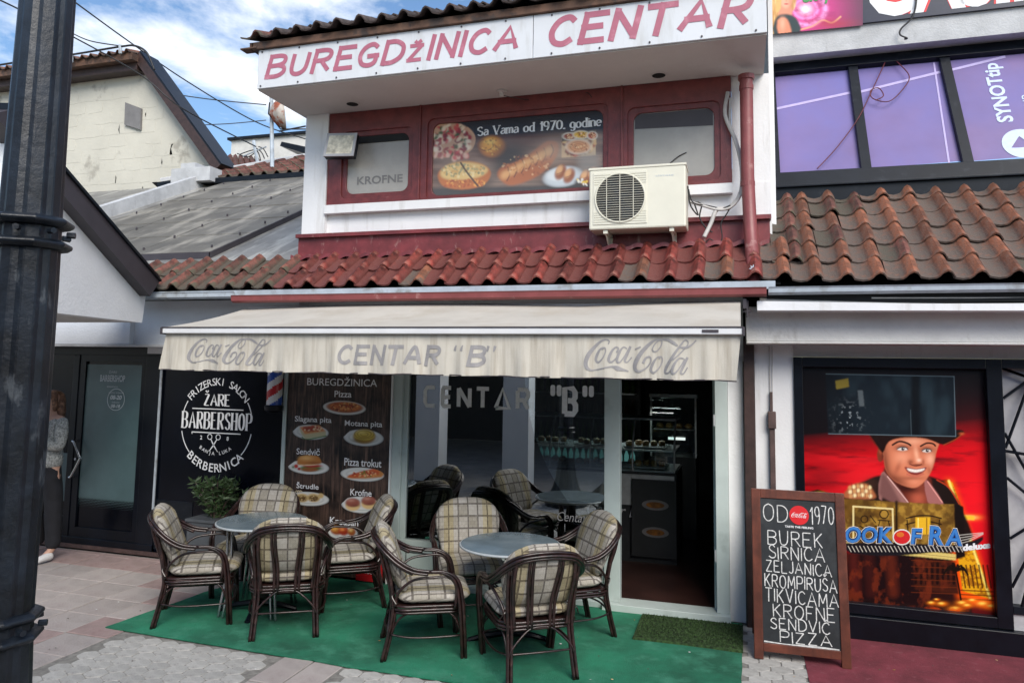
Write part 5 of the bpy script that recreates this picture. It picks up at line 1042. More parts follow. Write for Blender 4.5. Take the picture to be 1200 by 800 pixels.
for cx0, cz0 in ((1.985, 1.92), (2.06, .98), (2.75, 1.6), (2.9, .7)):
    for k in range(9): a = k*2*math.pi/9+cx0; bar((cx0, cz0), (max(1.805, min(XR-.6, cx0+.62*math.cos(a))), max(.33, min(1.99, cz0+.62*math.sin(a)))), .0105)
bar((1.805, 1.40), (2.5, 1.30)); bar((2.03, .95), (1.86, .33)); mb.build('grille_bar', 'black_metal', sw)
# slot poster (generic stand-in for the printed artwork)
po = thing('slot_poster', 'big red slot-game poster with smiling man in hat holding a golden book', 'poster', (1.07, 6.2, .24))
YPp = 6.235
bx('panel', 'ink_red_sky', po, .455, 1.70, YPp, YPp+.02, .245, 1.98)
pt = Paint(937, 1170, 421, 727, 2.2, (14, 10, 14))
n1 = pt.noise(46, 9, 5, 3); n2 = pt.noise(90, 20, 4, 8); vy = np.clip((pt.Y-488-(1168-pt.X)*.09)/34, 0, 1)
pt.lay(vy*1.0, (196, 8, 20)); pt.lay(vy*np.clip((n1-.50)*5, 0, 1)*np.clip((615-pt.Y)/60, 0, 1), (46, 4, 12), .92); pt.lay(vy*np.clip((n2-.56)*6, 0, 1), (240, 30, 40), .6)
pt.blob((250, 24, 36), 1148, 590, 46, 60, .7); pt.blob((90, 6, 14), 960, 560, 30, 26, .6)
pt.lay(np.clip((pt.Y-636)/14, 0, 1)*np.clip((1130-pt.X)/20, 0, 1), (20, 6, 8)); pt.lay(np.clip((pt.Y-700)/10, 0, 1), (28, 8, 8), .85)
# pyramids
pt.poly((30, 6, 8), [(938, 579), (958, 573), (986, 582), (990, 640), (938, 640)]); pt.poly((196, 130, 20), [(954, 576), (967, 577), (968, 584), (955, 583)], 0, .5); pt.blob((255, 220, 80), 961, 579, 5, 2.5, .8)
pt.poly((34, 10, 8), [(1086, 566), (1110, 561), (1124, 590), (1140, 725), (1080, 725)]); pt.poly((255, 90, 10), [(1108, 560), (1117, 563), (1164, 700), (1168, 714), (1122, 700)], 0, 3, .9)
pt.poly((222, 160, 22), [(1110, 562), (1116, 565), (1163, 702), (1128, 692), (1121, 640), (1119, 600)], 0, .6); pt.lay(pt.mask([(1110, 562), (1116, 565), (1163, 702), (1128, 692), (1121, 640), (1119, 600)], 0, .4)*np.clip((pt.noise(5, 4, 3, 9)-.45)*6, 0, 1), (140, 74, 8), .75)
pt.line((255, 236, 120), [(1112, 563), (1136, 630), (1160, 700)], 2.2, .9, 1)
for i in range(7): x0 = 1127+i*5; pt.line((60, 22, 4), [(x0, 662), (x0+4.4, 688)], 2.0, .85)
for i in range(3): pt.line((90, 40, 4), [(1126, 691+i*5), (1166, 693+i*5)], 1.6, .8)
pt.poly((60, 22, 10), [(1070, 655), (1119, 658), (1124, 696), (1072, 690)], 0, 1)
for i in range(8): pt.line((14, 4, 4), [(1074+i*6.2, 660), (1073+i*6.4, 683)], 3.2, .9)
for i in range(6): pt.line((120, 50, 18), [(1068, 656+i*7.5), (1121, 658+i*7.5)], .8, .6)
pt.blob((255, 160, 30), 1138, 606, 10, 3, .95); pt.blob((255, 250, 190), 1132, 606, 9, 2, .9); pt.poly((240, 190, 50), [(1126, 603), (1142, 604), (1142, 609), (1126, 608)], 0, .5)
# ground fires
for x, y, r_ in ((1092, 706, 5), (1104, 707, 6), (1098, 702, 3), (1128, 706, 7), (1140, 703, 6), (1152, 707, 9), (1162, 710, 7), (1134, 709, 6), (1120, 713, 8)): pt.blob((250, 120, 14), x, y, r_, r_*.42, .9); pt.blob((255, 220, 90), x-1, y-.6, r_*.5, r_*.2, .9)
pt.lay(np.clip((pt.noise(14, 5, 4, 12)-.5)*5, 0, 1)*np.clip((pt.Y-708)/5, 0, 1)*np.clip((pt.X-1060)/40, 0, 1), (210, 70, 10), .8)
pt.line((20, 8, 4), [(1126, 702), (1123, 684), (1120, 669)], 2.2)
for a_ in range(8): t = -3.0+a_*.42; pt.line((16, 10, 4), [(1120, 669), (1120+9*math.cos(t), 667+6*math.sin(t)), (1120+14*math.cos(t), 673+7*math.sin(t))], 2.2)
for x, c_ in ((958, (70, 18, 16)), (980, (44, 12, 12)), (1000, (84, 26, 20)), (1018, (60, 18, 14)), (1044, (96, 34, 18))): pt.line(c_, [(x, 652), (x+3, 694)], 11, .7, 4)
pt.lay(np.clip((pt.noise(9, 12, 4, 61)-.52)*6, 0, 1)*np.clip((pt.Y-648)/8, 0, 1)*np.clip((1120-pt.X)/20, 0, 1), (120, 44, 20), .55)
# jacket, shirt, neck
pt.poly((26, 15, 12), [(982, 596), (996, 573), (1016, 562), (1036, 556), (1092, 558), (1114, 573), (1128, 598), (1130, 640), (982, 640)], 3, .8)
pt.line((190, 60, 30), [(1098, 562), (1112, 571), (1124, 590)], 1.6, .8); pt.blob((86, 52, 38), 1014, 578, 9, 13, .7, .4); pt.blob((60, 36, 28), 1022, 566, 8, 6, .6)
pt.poly((92, 34, 24), [(1036, 548), (1084, 556), (1092, 566), (1088, 594), (1058, 596), (1044, 574)], 3, .8); pt.blob((196, 96, 70), 1076, 582, 10, 14, .8); pt.blob((40, 12, 10), 1062, 572, 20, 5, .85, .15)
pt.poly((150, 104, 98), [(1033, 554), (1041, 558), (1066, 590), (1056, 597), (1030, 584)], 2, .5); pt.poly((96, 60, 58), [(1033, 554), (1038, 557), (1058, 592), (1040, 590), (1030, 578)], 0, 1.5, .7); pt.line((226, 180, 170), [(1040, 558), (1064, 588)], 1.2, .8)
pt.poly((160, 100, 96), [(1083, 562), (1090, 566), (1106, 590), (1098, 595), (1087, 588)], 2, .5); pt.line((230, 160, 150), [(1087, 564), (1104, 588)], 1.3, .8); pt.poly((40, 24, 20), [(1034, 582), (1058, 596), (1088, 592), (1100, 594), (1104, 600), (1030, 600)], 0, 1)
# head
pt.poly((120, 50, 32), ell(1032.5, 531, 4.6, 10, 16, .12), 0, .6); pt.blob((206, 100, 66), 1033, 527, 2.5, 4, .8); pt.blob((60, 18, 12), 1035, 532, 2, 5, .7)
head = [(1036, 505), (1035, 528), (1038, 550), (1047, 562), (1060, 569), (1073, 571), (1084, 563), (1092, 550), (1096.5, 532), (1098, 505)]
pt.poly((212, 124, 90), head, 4, .6); hm = pt.mask(head, 4, .8)
def fb(col, x, y, rx, ry, a=1., rot=0., p=1.):
    c_, q = math.cos(rot), math.sin(rot); u = ((pt.X-x)*c_+(pt.Y-y)*q)/rx; v = (-(pt.X-x)*q+(pt.Y-y)*c_)/ry; pt.lay(hm*np.exp(-(u*u+v*v)**p), col, a)
fb((90, 32, 20), 1036, 545, 7, 32, .85, -.1); fb((80, 28, 18), 1048, 562, 18, 7, .75, .45); fb((92, 34, 22), 1098, 548, 6, 18, .6); fb((60, 22, 14), 1066, 509, 44, 5, .9)
fb((236, 156, 122), 1057, 536, 9, 8, .85); fb((248, 178, 146), 1090, 538, 5, 7, .8); fb((240, 170, 136), 1070, 517, 13, 4, .7); fb((244, 176, 142), 1074, 532, 2.6, 9, .9, -.15); fb((255, 205, 178), 1077, 539, 2.6, 2, .9); fb((226, 140, 106), 1072, 564, 7, 4, .8)
fb((110, 44, 30), 1067, 541, 3.5, 3, .7); fb((96, 34, 24), 1075, 544.6, 7, 1.5, .85); fb((124, 54, 38), 1082, 541, 1.6, 3, .6); fb((140, 62, 44), 1052, 548, 3, 8, .5, .4); fb((150, 70, 50), 1089, 551, 2.5, 6, .5, -.3); fb((104, 50, 38), 1068, 560, 16, 2.2, .45)
for ex, ey, ew in ((1057.5, 526, 6.4), (1086, 528, 5.6)):
    fb((66, 22, 14), ex, ey-1.4, ew+2, 3.6, .85); pt.poly((222, 212, 204), [(ex-ew, ey), (ex-ew*.3, ey-2.1), (ex+ew*.5, ey-1.9), (ex+ew, ey+.4), (ex+ew*.2, ey+1.7), (ex-ew*.5, ey+1.4)], 3, .4); pt.blob((24, 14, 12), ex+.6, ey-.3, 2.0, 2.0, 1, 0, 3); pt.blob((255, 255, 255), ex+1.2, ey-.9, .5, .5, .9)
    pt.line((26, 10, 8), [(ex-ew, ey-.2), (ex-ew*.2, ey-2.4), (ex+ew*.7, ey-1.8), (ex+ew, ey+.3)], 1.0, .95)
pt.line((34, 14, 10), [(1046, 521), (1054, 517), (1063, 519), (1067, 521.5)], 2.3, .95); pt.line((34, 14, 10), [(1079, 522.5), (1086, 519), (1093, 519.5), (1096, 522)], 2.1, .95)
pt.line((90, 30, 24), [(1066, 543), (1070, 545), (1075, 545.6), (1080, 543.5)], 1.1, .8)
pt.poly((130, 44, 40), [(1060, 547), (1067, 547.8), (1073, 549), (1080, 548.2), (1086, 547), (1082, 553), (1074, 556.5), (1065, 554)], 3, .5); pt.poly((242, 234, 224), [(1062.5, 548.4), (1068, 549.2), (1074, 550), (1084, 548.6), (1080, 551.8), (1073, 553), (1066, 551.8)], 3, .35); pt.line((190, 96, 80), [(1063, 555.4), (1073, 558), (1082, 555)], 1.8, .8, .6)
for i in range(6): pt.line((190, 178, 170), [(1064.5+i*3.3, 549.4), (1064.7+i*3.2, 552.6)], .3, .5)
# hat brim
pt.poly((28, 12, 9), [(1011, 500), (1018, 508), (1029, 524), (1035, 530), (1042, 517), (1062, 512), (1086, 514), (1106, 521), (1120, 515), (1130, 506), (1122, 503), (1108, 505), (1090, 498), (1030, 498)], 3, .6); pt.line((150, 60, 30), [(1106, 521), (1120, 514.5), (1129, 507)], 1.5, .85); pt.line((90, 34, 20), [(1014, 504), (1024, 518), (1033, 529)], 1.2, .7); pt.blob((200, 90, 50), 1127, 508, 3, 1.6, .8)
# hand
pt.poly((166, 96, 60), [(990, 583), (994, 572), (1004, 566), (1016, 567), (1024, 576), (1024, 584)], 3, .8)
for i in range(6):
    for j in range(3): pt.blob((246, 226, 170) if (i+j) % 2 else (206, 150, 96), 996+i*4.6+j*.5, 569+j*5+abs(i-2.5)*.8, 2.3, 2.5, .9, .3, 1.6)
for i in range(5): pt.line((110, 54, 34), [(998+i*4.8, 566), (1000+i*4.8, 582)], .7, .7)
# book
def page(p_, seed): m_ = pt.mask(p_, 0, .5); pt.lay(m_, (116, 82, 30)); pt.lay(m_*np.clip((pt.noise(7, 7, 4, seed)-.42)*4, 0, 1), (176, 136, 54), .8); pt.lay(m_*np.clip((pt.noise(22, 18, 3, seed+4)-.5)*4, 0, 1), (60, 38, 14), .7)
page([(986, 584), (1050, 588), (1050, 642), (986, 634)], 21); page([(1051, 588), (1119, 591), (1121, 646), (1051, 643)], 31)
pt.poly((18, 10, 8), [(1118, 590), (1129, 593), (1131, 652), (1120, 655)], 0, .6); pt.line((30, 18, 8), [(1050.5, 588), (1050.5, 642)], 3.5, .9, 1.2); pt.poly((212, 190, 110), [(986, 634), (1050, 642), (1120, 649), (1120, 656), (1050, 649), (986, 641)], 0, .5); pt.line((90, 60, 24), [(986, 638), (1050, 645.5), (1120, 653)], .6, .7)
pt.line((232, 214, 150), [(1000, 632), (1000, 592), (1046, 595), (1047, 632)], 2.0, .9) if False else [pt.line((232, 214, 150), [p_, q_], 2.0, .9) for p_, q_ in (((1000, 632), (1000, 593)), ((1000, 593), (1046, 596)), ((1046, 596), (1047, 634)))]
pt.line((30, 16, 6), [(1036+5*math.cos(t), 602+5*math.sin(t)) for t in [i*.7 for i in range(10)]], 1.3); pt.line((30, 16, 6), [(1029, 609), (1043, 610)], 1.2); pt.line((30, 16, 6), [(1031, 610), (1028, 622)], 1.2); pt.line((30, 16, 6), [(1041, 610), (1044, 622)], 1.2)
pt.line((30, 16, 6), [(1013+4*math.cos(t), 608+4*math.sin(t)) for t in [i*.7 for i in range(10)]], 1.2); pt.line((30, 16, 6), [(1008, 616), (1016, 620), (1027, 616)], 1.4); pt.line((30, 16, 6), [(1020, 604), (1026, 612)], 1.2)
for y in (607, 614): pt.line((34, 18, 6), [(1062, y), (1076, y-3), (1090, y-3), (1103, y)], 1.6)
pt.poly((226, 176, 40), [(1073, 606), (1090, 606), (1090, 626), (1073, 626)], 0, .5); pt.line((255, 236, 130), [(1076, 607), (1076, 625)], 1.4, .8); pt.line((110, 70, 14), [(1086, 607), (1086, 625)], 1.4, .8); pt.line((34, 18, 6), [(1063, 609), (1064, 622)], 1.4); pt.line((34, 18, 6), [(1101, 609), (1100, 622)], 1.4)
# wings
pt.poly((20, 20, 26), [(990, 636), (1060, 636), (1122, 638), (1152, 628), (1146, 638), (1126, 646), (1100, 646), (1050, 651), (998, 648)], 2, .6)
for i in range(30): x = 994+i*4.5; pt.line((220, 214, 200), [(x, 639.5), (x+3.5, 646)], .8, .85, .3)
for i in range(4): pt.line((214, 210, 200), [(1118, 637-i*3.2), (1134, 634-i*2.8), (1152, 625.5-i*.6)], .7, .8, .3)
# window pane reflection above the hat
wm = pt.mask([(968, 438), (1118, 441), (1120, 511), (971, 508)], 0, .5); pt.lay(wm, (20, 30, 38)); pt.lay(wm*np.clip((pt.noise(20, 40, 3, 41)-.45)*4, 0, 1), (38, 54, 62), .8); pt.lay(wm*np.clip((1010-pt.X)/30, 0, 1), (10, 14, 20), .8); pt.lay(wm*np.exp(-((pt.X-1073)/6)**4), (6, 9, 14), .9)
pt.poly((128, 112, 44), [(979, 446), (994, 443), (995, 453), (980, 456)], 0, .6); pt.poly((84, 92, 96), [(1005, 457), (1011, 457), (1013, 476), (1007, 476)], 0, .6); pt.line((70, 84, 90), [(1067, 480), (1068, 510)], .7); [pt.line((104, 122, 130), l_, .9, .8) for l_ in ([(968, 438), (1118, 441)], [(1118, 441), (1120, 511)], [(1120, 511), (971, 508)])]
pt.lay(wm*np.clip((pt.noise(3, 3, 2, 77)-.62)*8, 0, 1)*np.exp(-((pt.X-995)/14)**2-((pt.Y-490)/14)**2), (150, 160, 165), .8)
text_done = 0
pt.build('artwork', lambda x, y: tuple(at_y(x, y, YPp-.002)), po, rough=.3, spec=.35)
yl = YPp-.004
for m_, off, bo, ex in (('ink_white', .0, .085, 1.0), ('ink_navy', .0006, .065, .6), ('ink_blue', .0012, .030, .4), ('ink_lightblue', .0018, .0, .2)):
    mb = MB()
    for s, x0, x1, yb, yt in (('B', 973, 990, 634, 615), ('OOK', 991, 1045, 635, 618), ('F', 1068, 1080, 636.5, 620), ('R', 1089, 1105, 637.5, 617), ('A', 1108, 1127, 638.5, 620)):
        e = ex*1.6; a = at_y(x0-e, yb+e, yl-off); b = at_y(x1+e, yb+e+.5, yl-off); c = at_y(x1+e, yt-e, yl-off); d = at_y(x0-e, yt-e-.5, yl-off)
        if m_ == 'ink_lightblue': h_ = a.lerp(d, .5), b.lerp(c, .5)
        text_fit(mb, s, (a, b, c, d), bold=bo, shear=.1)
    mb.build('book_lettering', m_, po, fix=False)
mb = MB(); mb.m('ink_white').poly([at_y(p[0], p[1], yl-.0005) for p in ell(1057, 629, 11, 9.5, 22)]); mb.m('coke_red').poly([at_y(p[0], p[1], yl-.001) for p in ell(1057, 629, 9.5, 8, 22)]); mb.m('ink_orange').poly([at_y(p[0], p[1], yl-.0015) for p in ell(1055, 626, 4.5, 3, 16)]); mb.build('red_gem', None, po, fix=False)
mb = MB(); text_fit(mb, 'deluxe', (at_y(1128, 645.5, yl-.001), at_y(1161, 642, yl-.001), at_y(1161, 634, yl-.001), at_y(1128, 637.5, yl-.001)), bold=.06); mb.build('deluxe_lettering', 'white_letter', po, fix=False)
# duct and cord on the white pier
cd = thing('cable_duct', 'dark brown cable duct and switch on the white pier behind the chalkboard', 'cable duct', (.22, 6.2, 0))
bx('duct', 'conduit', cd, .205, .245, 6.16, 6.199, .05, 1.50, bevel=.004); bx('switch', 'conduit', cd, .196, .254, 6.145, 6.199, 1.50, 1.63, bevel=.004); bx('upper_duct', 'conduit', cd, .213, .233, 6.17, 6.199, 1.63, 1.78)
mb = MB(); mb.tube([(.216, 6.19, 1.78), (.213, 6.19, 2.14)], .004, 5); mb.tube([(.232, 6.19, 1.78), (.236, 6.19, 2.14)], .003, 5); mb.build('cord', 'cable_white', cd)
# =================================================================== CHALKBOARD
cb = thing('chalkboard', 'upright chalkboard in reddish wood frame listing BUREK to PIZZA in white chalk', 'chalkboard', (.37, 5.6, 0))
TB = Matrix.Translation((.365, 5.53, 0)) @ Matrix.Rotation(R(1.5), 4, 'Z') @ Matrix.Rotation(R(-7), 4, 'X')
HB = 1.12
def tb(p): return TB @ Vector(p)
def cbx(name, m, *a, bevel=0.): 
    mb = MB(); mb.box(*a, xf=TB); return mb.build(name, m, cb, bevel=bevel)
for x0, x1, n_ in ((-.305, -.245, 'frame_stile'), (.245, .305, 'frame_stile')): cbx(n_, 'board_wood', x0, x1, -.014, .014, .0, HB, bevel=.004)
cbx('frame_rail', 'board_wood', -.245, .245, -.012, .012, HB-.062, HB, bevel=.003); cbx('frame_rail', 'board_wood', -.245, .245, -.012, .012, .05, .105, bevel=.003)
bd = cbx('board', 'chalkboard', -.245, .245, -.004, .004, .105, HB-.062)
T2 = TB @ Matrix.Translation((0, .0, HB-.02)) @ Matrix.Rotation(R(22), 4, 'X')
mb = MB()
for x0, x1 in ((-.30, -.25), (.25, .30)): mb.box(x0, x1, .02, .04, -1.12, 0, T2)
mb.box(-.25, .25, .022, .038, -1.0, -.94, T2); mb.build('rear_support', 'board_wood', cb)
mb = MB()
def bf(x, z, e=0): return tb((x, -.0048-e, z))
random.seed(11)
def line(s, x0, x1, z0, z1, wd=.0066): stroke_text(mb, s, x0, x1, z0, z1, bf, wd, gap=.26, jit=.055)
line('OD', -.225, -.070, .905, 1.02); line('1970', .085, .232, .905, 1.02)
rows = [('BUREK', -.20, .155, .750, .845), ('SIRNICA', -.195, .165, .655, .738), ('ZELJANICA', -.215, .205, .565, .640), ('KROMPIRUŠA', -.225, .234, .468, .548), ('TIKVICAMA', -.225, .24, .372, .458), ('KROFNE', -.175, .215, .278, .362), ('SENDVIČ', -.195, .18, .200, .270), ('PIZZA', -.135, .19, .122, .192)]
for s, x0, x1, z0, z1 in rows: line(s, x0, x1, z0, z1)
for i in range(6):
    z = .110; ribbon(mb, [(-.24, .115, .010), (-.1, .110, .006), (.1, .112, .012), (.235, .110, .007)], bf, 4, .0001*i)
mb.build('chalk_writing', 'chalk', bd, fix=False)
mb = MB(); mb.m('coke_red').poly([bf(.010+.064*math.cos(a), .955+.064*math.sin(a), .0008) for a in [2*math.pi*i/36 for i in range(36)]])
mb.m('white_letter'); coke(mb, lambda x, z, e=0: bf(-.040+(x-100)/992*.104, 0.938+z/272*.034, .0012+e*.3))
text_fit(mb, 'TASTE THE FEELING', (bf(-.085, .868, .0005), bf(.10, .868, .0005), bf(.10, .882, .0005), bf(-.085, .882, .0005)), bold=.03)
mb.build('drink_logo', None, bd, fix=False)
# =================================================================== RATTAN CHAIRS (local frame: front is +Y)
def offs(pts, d):
    """parallel strand beside a path: d is a constant vector"""
    return [tuple(Vector(p)+Vector(d)) for p in pts]
def cushion(name, outline, z0, z1, puff, mapf, parent, uvs=1.):
    """closed pillow between two puffed faces; outline is (u, v) loop, mapf(u, v, w) -> local point"""
    n = len(outline); cu = sum(p[0] for p in outline)/n; cv_ = sum(p[1] for p in outline)/n; rings = [(0.0, 1), (.35, 1), (.62, .96), (.82, .80), (.94, .52), (1.0, .0)]
    vs = []; uv = []; h = (z1-z0)/2; zc = (z0+z1)/2
    for side in (1, -1):
        for f, hh in rings[:-1] if side < 0 else rings:
            for u, v in outline:
                uu, vv = cu+(u-cu)*f, cv_+(v-cv_)*f; wv = zc+side*(h*hh+puff*(1-f*f)*.5)
                wv += .0035*math.sin(uu*40+vv*23)*(f < .98); vs.append(mapf(uu, vv, wv)); uv.append((uu*uvs+.5, vv*uvs+.5+(.0 if side > 0 else .07)))
    k = len(rings); fs = []
    for r in range(k-1):
        for j in range(n): j2 = (j+1) % n; fs.append((r*n+j, r*n+j2, (r+1)*n+j2, (r+1)*n+j))
    # bottom side rings start at k*n ; last top ring (index k-1) is the shared edge
    b0 = k*n
    for r in range(k-2):
        for j in range(n): j2 = (j+1) % n; fs.append((b0+r*n+j, b0+(r+1)*n+j, b0+(r+1)*n+j2, b0+r*n+j2))
    for j in range(n): j2 = (j+1) % n; fs.append((b0+(k-2)*n+j, (k-1)*n+j, (k-1)*n+j2, b0+(k-2)*n+j2))
    me = bpy.data.meshes.new(name); me.from_pydata(vs, [], fs); me.materials.append(M['plaid']); ul = me.uv_layers.new(name='UVMap')
    for lp in me.loops: ul.data[lp.index].uv = uv[lp.vertex_index]
    bm = bmesh.new(); bm.from_mesh(me); bmesh.ops.remove_doubles(bm, verts=[v for v in bm.verts], dist=.0001); bmesh.ops.recalc_face_normals(bm, faces=bm.faces); bm.to_mesh(me); bm.free()
    me.polygons.foreach_set('use_smooth', [True]*len(me.polygons))
    o = bpy.data.objects.new(name, me); COL.objects.link(o); o.parent = parent; return o
def make_chair():
    t = thing('rattan_armchair', 'x', 'chair')
    r = .0105
    def T(name, paths, rr=r, n=8):
        mb = MB()
        for p in paths: mb.tube(cv(p, 6), rr, n)
        return mb.build(name, 'rattan', t, smooth='all', local=True)
    for s in (-1, 1):
        # front leg rising into the arm and round to the back hoop: three bundled canes
        leg = [(s*.225, .235, 0), (s*.245, .222, .22), (s*.262, .205, .42), (s*.268, .175, .555), (s*.272, .10, .615), (s*.276, .0, .625)]
        T('front_leg', [leg, offs(leg, (0, -.022, -.004)), offs(leg, (-s*.018, -.010, -.004))])
        rl = [(s*.205, -.275, 0), (s*.195, -.235, .20), (s*.190, -.215, .36), (s*.200, -.235, .55), (s*.205, -.275, .72), (s*.19, -.29, .76)]
        T('rear_leg', [rl, offs(rl, (-s*.021, 0, 0)), offs(rl[:3], (-s*.01, .018, 0))])
        # inner arm loop
        T('arm_brace', [[(s*.25, .16, .36), (s*.255, .165, .50), (s*.262, .12, .575), (s*.262, .02, .58), (s*.245, -.10, .56), (s*.215, -.185, .47), (s*.20, -.205, .37)]], .0095)
        # arch braces under the seat
        T('side_arch', [[(s*.232, .205, .17), (s*.225, .16, .29), (s*.215, .07, .345), (s*.21, -.05, .345), (s*.20, -.17, .29), (s*.195, -.225, .18)]], .0075, 6)
    hoop = [(.276, .0, .625), (.275, -.10, .645), (.262, -.19, .70), (.225, -.27, .775), (.15, -.325, .835), (.0, -.345, .855)]
    hoop = hoop+[(-x, y, z) for x, y, z in hoop[-2::-1]]
    T('arm_and_back_hoop', [hoop, offs(hoop, (0, -.012, -.019)), [(x*.96, y-.004, z-.038) for x, y, z in hoop[1:-1]]], .0112)
    def rr2(x, y0, y1, rad, z): return [(a, b, z) for a, b in rrect(-x, x, y0, y1, rad, 4)]
    mb = MB()
    for i, (z, g_) in enumerate(((.372, .0), (.350, .004), (.328, .0))):
        q = rr2(.225+g_, -.215-g_, .225+g_, .09, z); mb.tube(q+[q[0]], r, 8, False)
    mb.build('seat_ring', 'rattan', t, smooth='all', local=True)
    MB().box(-.20, .20, -.19, .20, .365, .378).build('seat_base', 'rattan', t, local=True)
    for x, x2 in ((-.065, -.085), (.065, .085)):
        T('back_slat', [[(x-.011, -.222, .33), (x*1.05-.011, -.235, .5), (x2-.011, -.30, .70), (x2-.011, -.335, .83)], [(x+.011, -.222, .33), (x*1.05+.011, -.235, .5), (x2+.011, -.30, .70), (x2+.011, -.335, .83)]], .010)
    for x in (-.155, .155): T('back_slat', [[(x, -.222, .34), (x*1.08, -.24, .5), (x*1.15, -.285, .66), (x*1.1, -.318, .80)]], .011)
    ft = [(-.20, -.225, .18), (-.232, -.1, .165), (-.238, .1, .165), (-.20, .215, .165), (0, .235, .165), (.20, .215, .165), (.238, .1, .165), (.232, -.1, .165), (.20, -.225, .18)]
    T('stretcher', [ft], .0075, 6); T('stretcher', [[(-.20, -.232, .18), (0, -.26, .19), (.20, -.232, .18)]], .0075, 6)
    T('rear_arch', [[(-.197, -.245, .15), (-.17, -.24, .22), (-.09, -.228, .31), (-.04, -.222, .335), (.04, -.222, .335), (.09, -.228, .31), (.17, -.24, .22), (.197, -.245, .15)]], .0075, 6)
    T('front_arch', [[(-.235, .225, .15), (-.20, .225, .24), (-.09, .225, .325), (.09, .225, .325), (.20, .225, .24), (.235, .225, .15)]], .0075, 6)
    ol = rrect(-.235, .235, -.20, .27, .11, 5); cushion('seat_cushion', ol, .38, .468, .02, lambda u, v, w_: (u, v, w_+(.0 if abs(u) > .2 else .0)), t)
    bo = [(-.165, .0), (.165, .0), (.20, .06), (.235, .22), (.235, .31), (.21, .38), (.15, .435), (.07, .46), (-.07, .46), (-.15, .435), (-.21, .38), (-.235, .31), (-.235, .22), (-.20, .06)]
    bo = cat_rom(bo, 2, True)
    def bmap(u, v, w_): y = -.155-.35*v-.0*v; return (u, y+w_+.02*abs(u/.235)**2, .455+v*.97+w_*.33)
    cushion('back_cushion', bo, -.035, .04, .03, bmap, t)
    # ties
    for s in (-1, 1):
        mb = MB(); mb.tube(cv([(s*.17, -.17, .47), (s*.20, -.20, .46), (s*.215, -.225, .445), (s*.235, -.20, .40)], 4), .004, 5); mb.build('cushion_tie', 'rattan', t, local=True)
    return t
proto = make_chair()
for ch_o in proto.children: ch_o.data.transform(Matrix.Diagonal((1.12, 1.08, .935, 1)))
def copy_tree(o, par=None):
    c = o.copy(); COL.objects.link(c); c.parent = par
    if par is not None: c.matrix_parent_inverse = o.matrix_parent_inverse
    for ch in o.children: copy_tree(ch, c)
    return c
CHAIRS = [ # x, y, heading vector, label
 (-4.00, 4.94, (.85, .53), 'rattan armchair seen from its side, nearest the street lamp and red slabs'),
 (-3.26, 4.99, (-.50, .86), 'rattan armchair with its slatted back to us at the left table, before the planter'),
 (-3.12, 5.61, (-.82, -.57), 'rattan armchair in front of the menu board, its cushion covering part of the pictures'),
 (-4.02, 5.62, (.22, -.97), 'rattan armchair behind the left table, its rounded cushion beside the potted bush'),
 (-2.12, 4.94, (.89, .46), 'rattan armchair seen from its side, at the left of the right table'),
 (-1.36, 4.88, (-.56, .83), 'rattan armchair nearest us, slatted back toward the street at the right table'),
 (-2.06, 5.66, (.45, -.89), 'rattan armchair facing us below the shop window, behind the left rim of the right table'),
 (-1.27, 5.58, (-.80, -.60), 'rattan armchair nearest the open doorway, turned toward the right table')]
copies = [proto]+[copy_tree(proto) for _ in CHAIRS[1:]]
for c, (x, y, hd, lb) in zip(copies, CHAIRS):
    c.location = (x, y, .008); c.rotation_euler = (0, 0, math.atan2(-hd[0], hd[1])); tag(c, lb, 'chair', 'rattan armchairs around the two tables')
def table(x, y, h, rad, label, chrome):
    t = thing('round_table', label, 'table', (x, y, .008), 'round cafe tables')
    mb = MB(); mb.lathe([(rad-.03, -.028), (rad-.004, -.022), (rad, -.012), (rad-.003, -.001), (rad-.02, 0)], (x, y, h), 56); mb.build('table_top', 'table_top', t, smooth=True)
    mb = MB(); q = [(x+(rad+.001)*math.cos(a), y+(rad+.001)*math.sin(a), h-.012) for a in [2*math.pi*i/56 for i in range(57)]]; mb.tube(q, .009, 6, False); mb.build('rim', 'table_rim', t, smooth='all')
    if chrome:
        for k in range(4):
            a = R(45+90*k+12); mb = MB()
            for d in (-.02, .02): mb.tube([(x+(rad-.09)*math.cos(a)+d, y+(rad-.09)*math.sin(a), h-.03), (x+(rad-.10)*math.cos(a)+d, y+(rad-.10)*math.sin(a), .3), (x+(rad-.05)*math.cos(a)+d, y+(rad-.05)*math.sin(a), .01)], .011, 8)
            mb.build('leg', 'chrome', t, smooth=True)
        MB().box(x-.06, x+.06, y-.06, y+.06, h-.06, h-.03).build('hub', 'black_metal', t)
    else:
        MB().tube([(x, y, .05), (x, y, h-.03)], .038, 12).build('column', 'black_metal', t, smooth=True)
        MB().lathe([(.12, -.035), (.14, -.028)], (x, y, h), 16).build('top_bracket', 'black_metal', t)
    for k in range(4):
        a = R(20+90*k); c, s = math.cos(a), math.sin(a); mb = MB(); mb.tube([(x, y, .075), (x+.16*c, y+.16*s, .055), (x+.29*c, y+.29*s, .022)], [.026, .022, .016], 8); mb.tube([(x+.28*c, y+.28*s, .0), (x+.28*c, y+.28*s, .02)], .022, 10); mb.build('foot', 'black_metal', t, smooth=True)
table(-3.66, 5.20, .70, .345, 'round grey-blue table with chrome legs, the left one by the barbershop', True)
table(-1.60, 5.22, .69, .355, 'round grey-blue table on dark pedestal in front of the shop window', False)
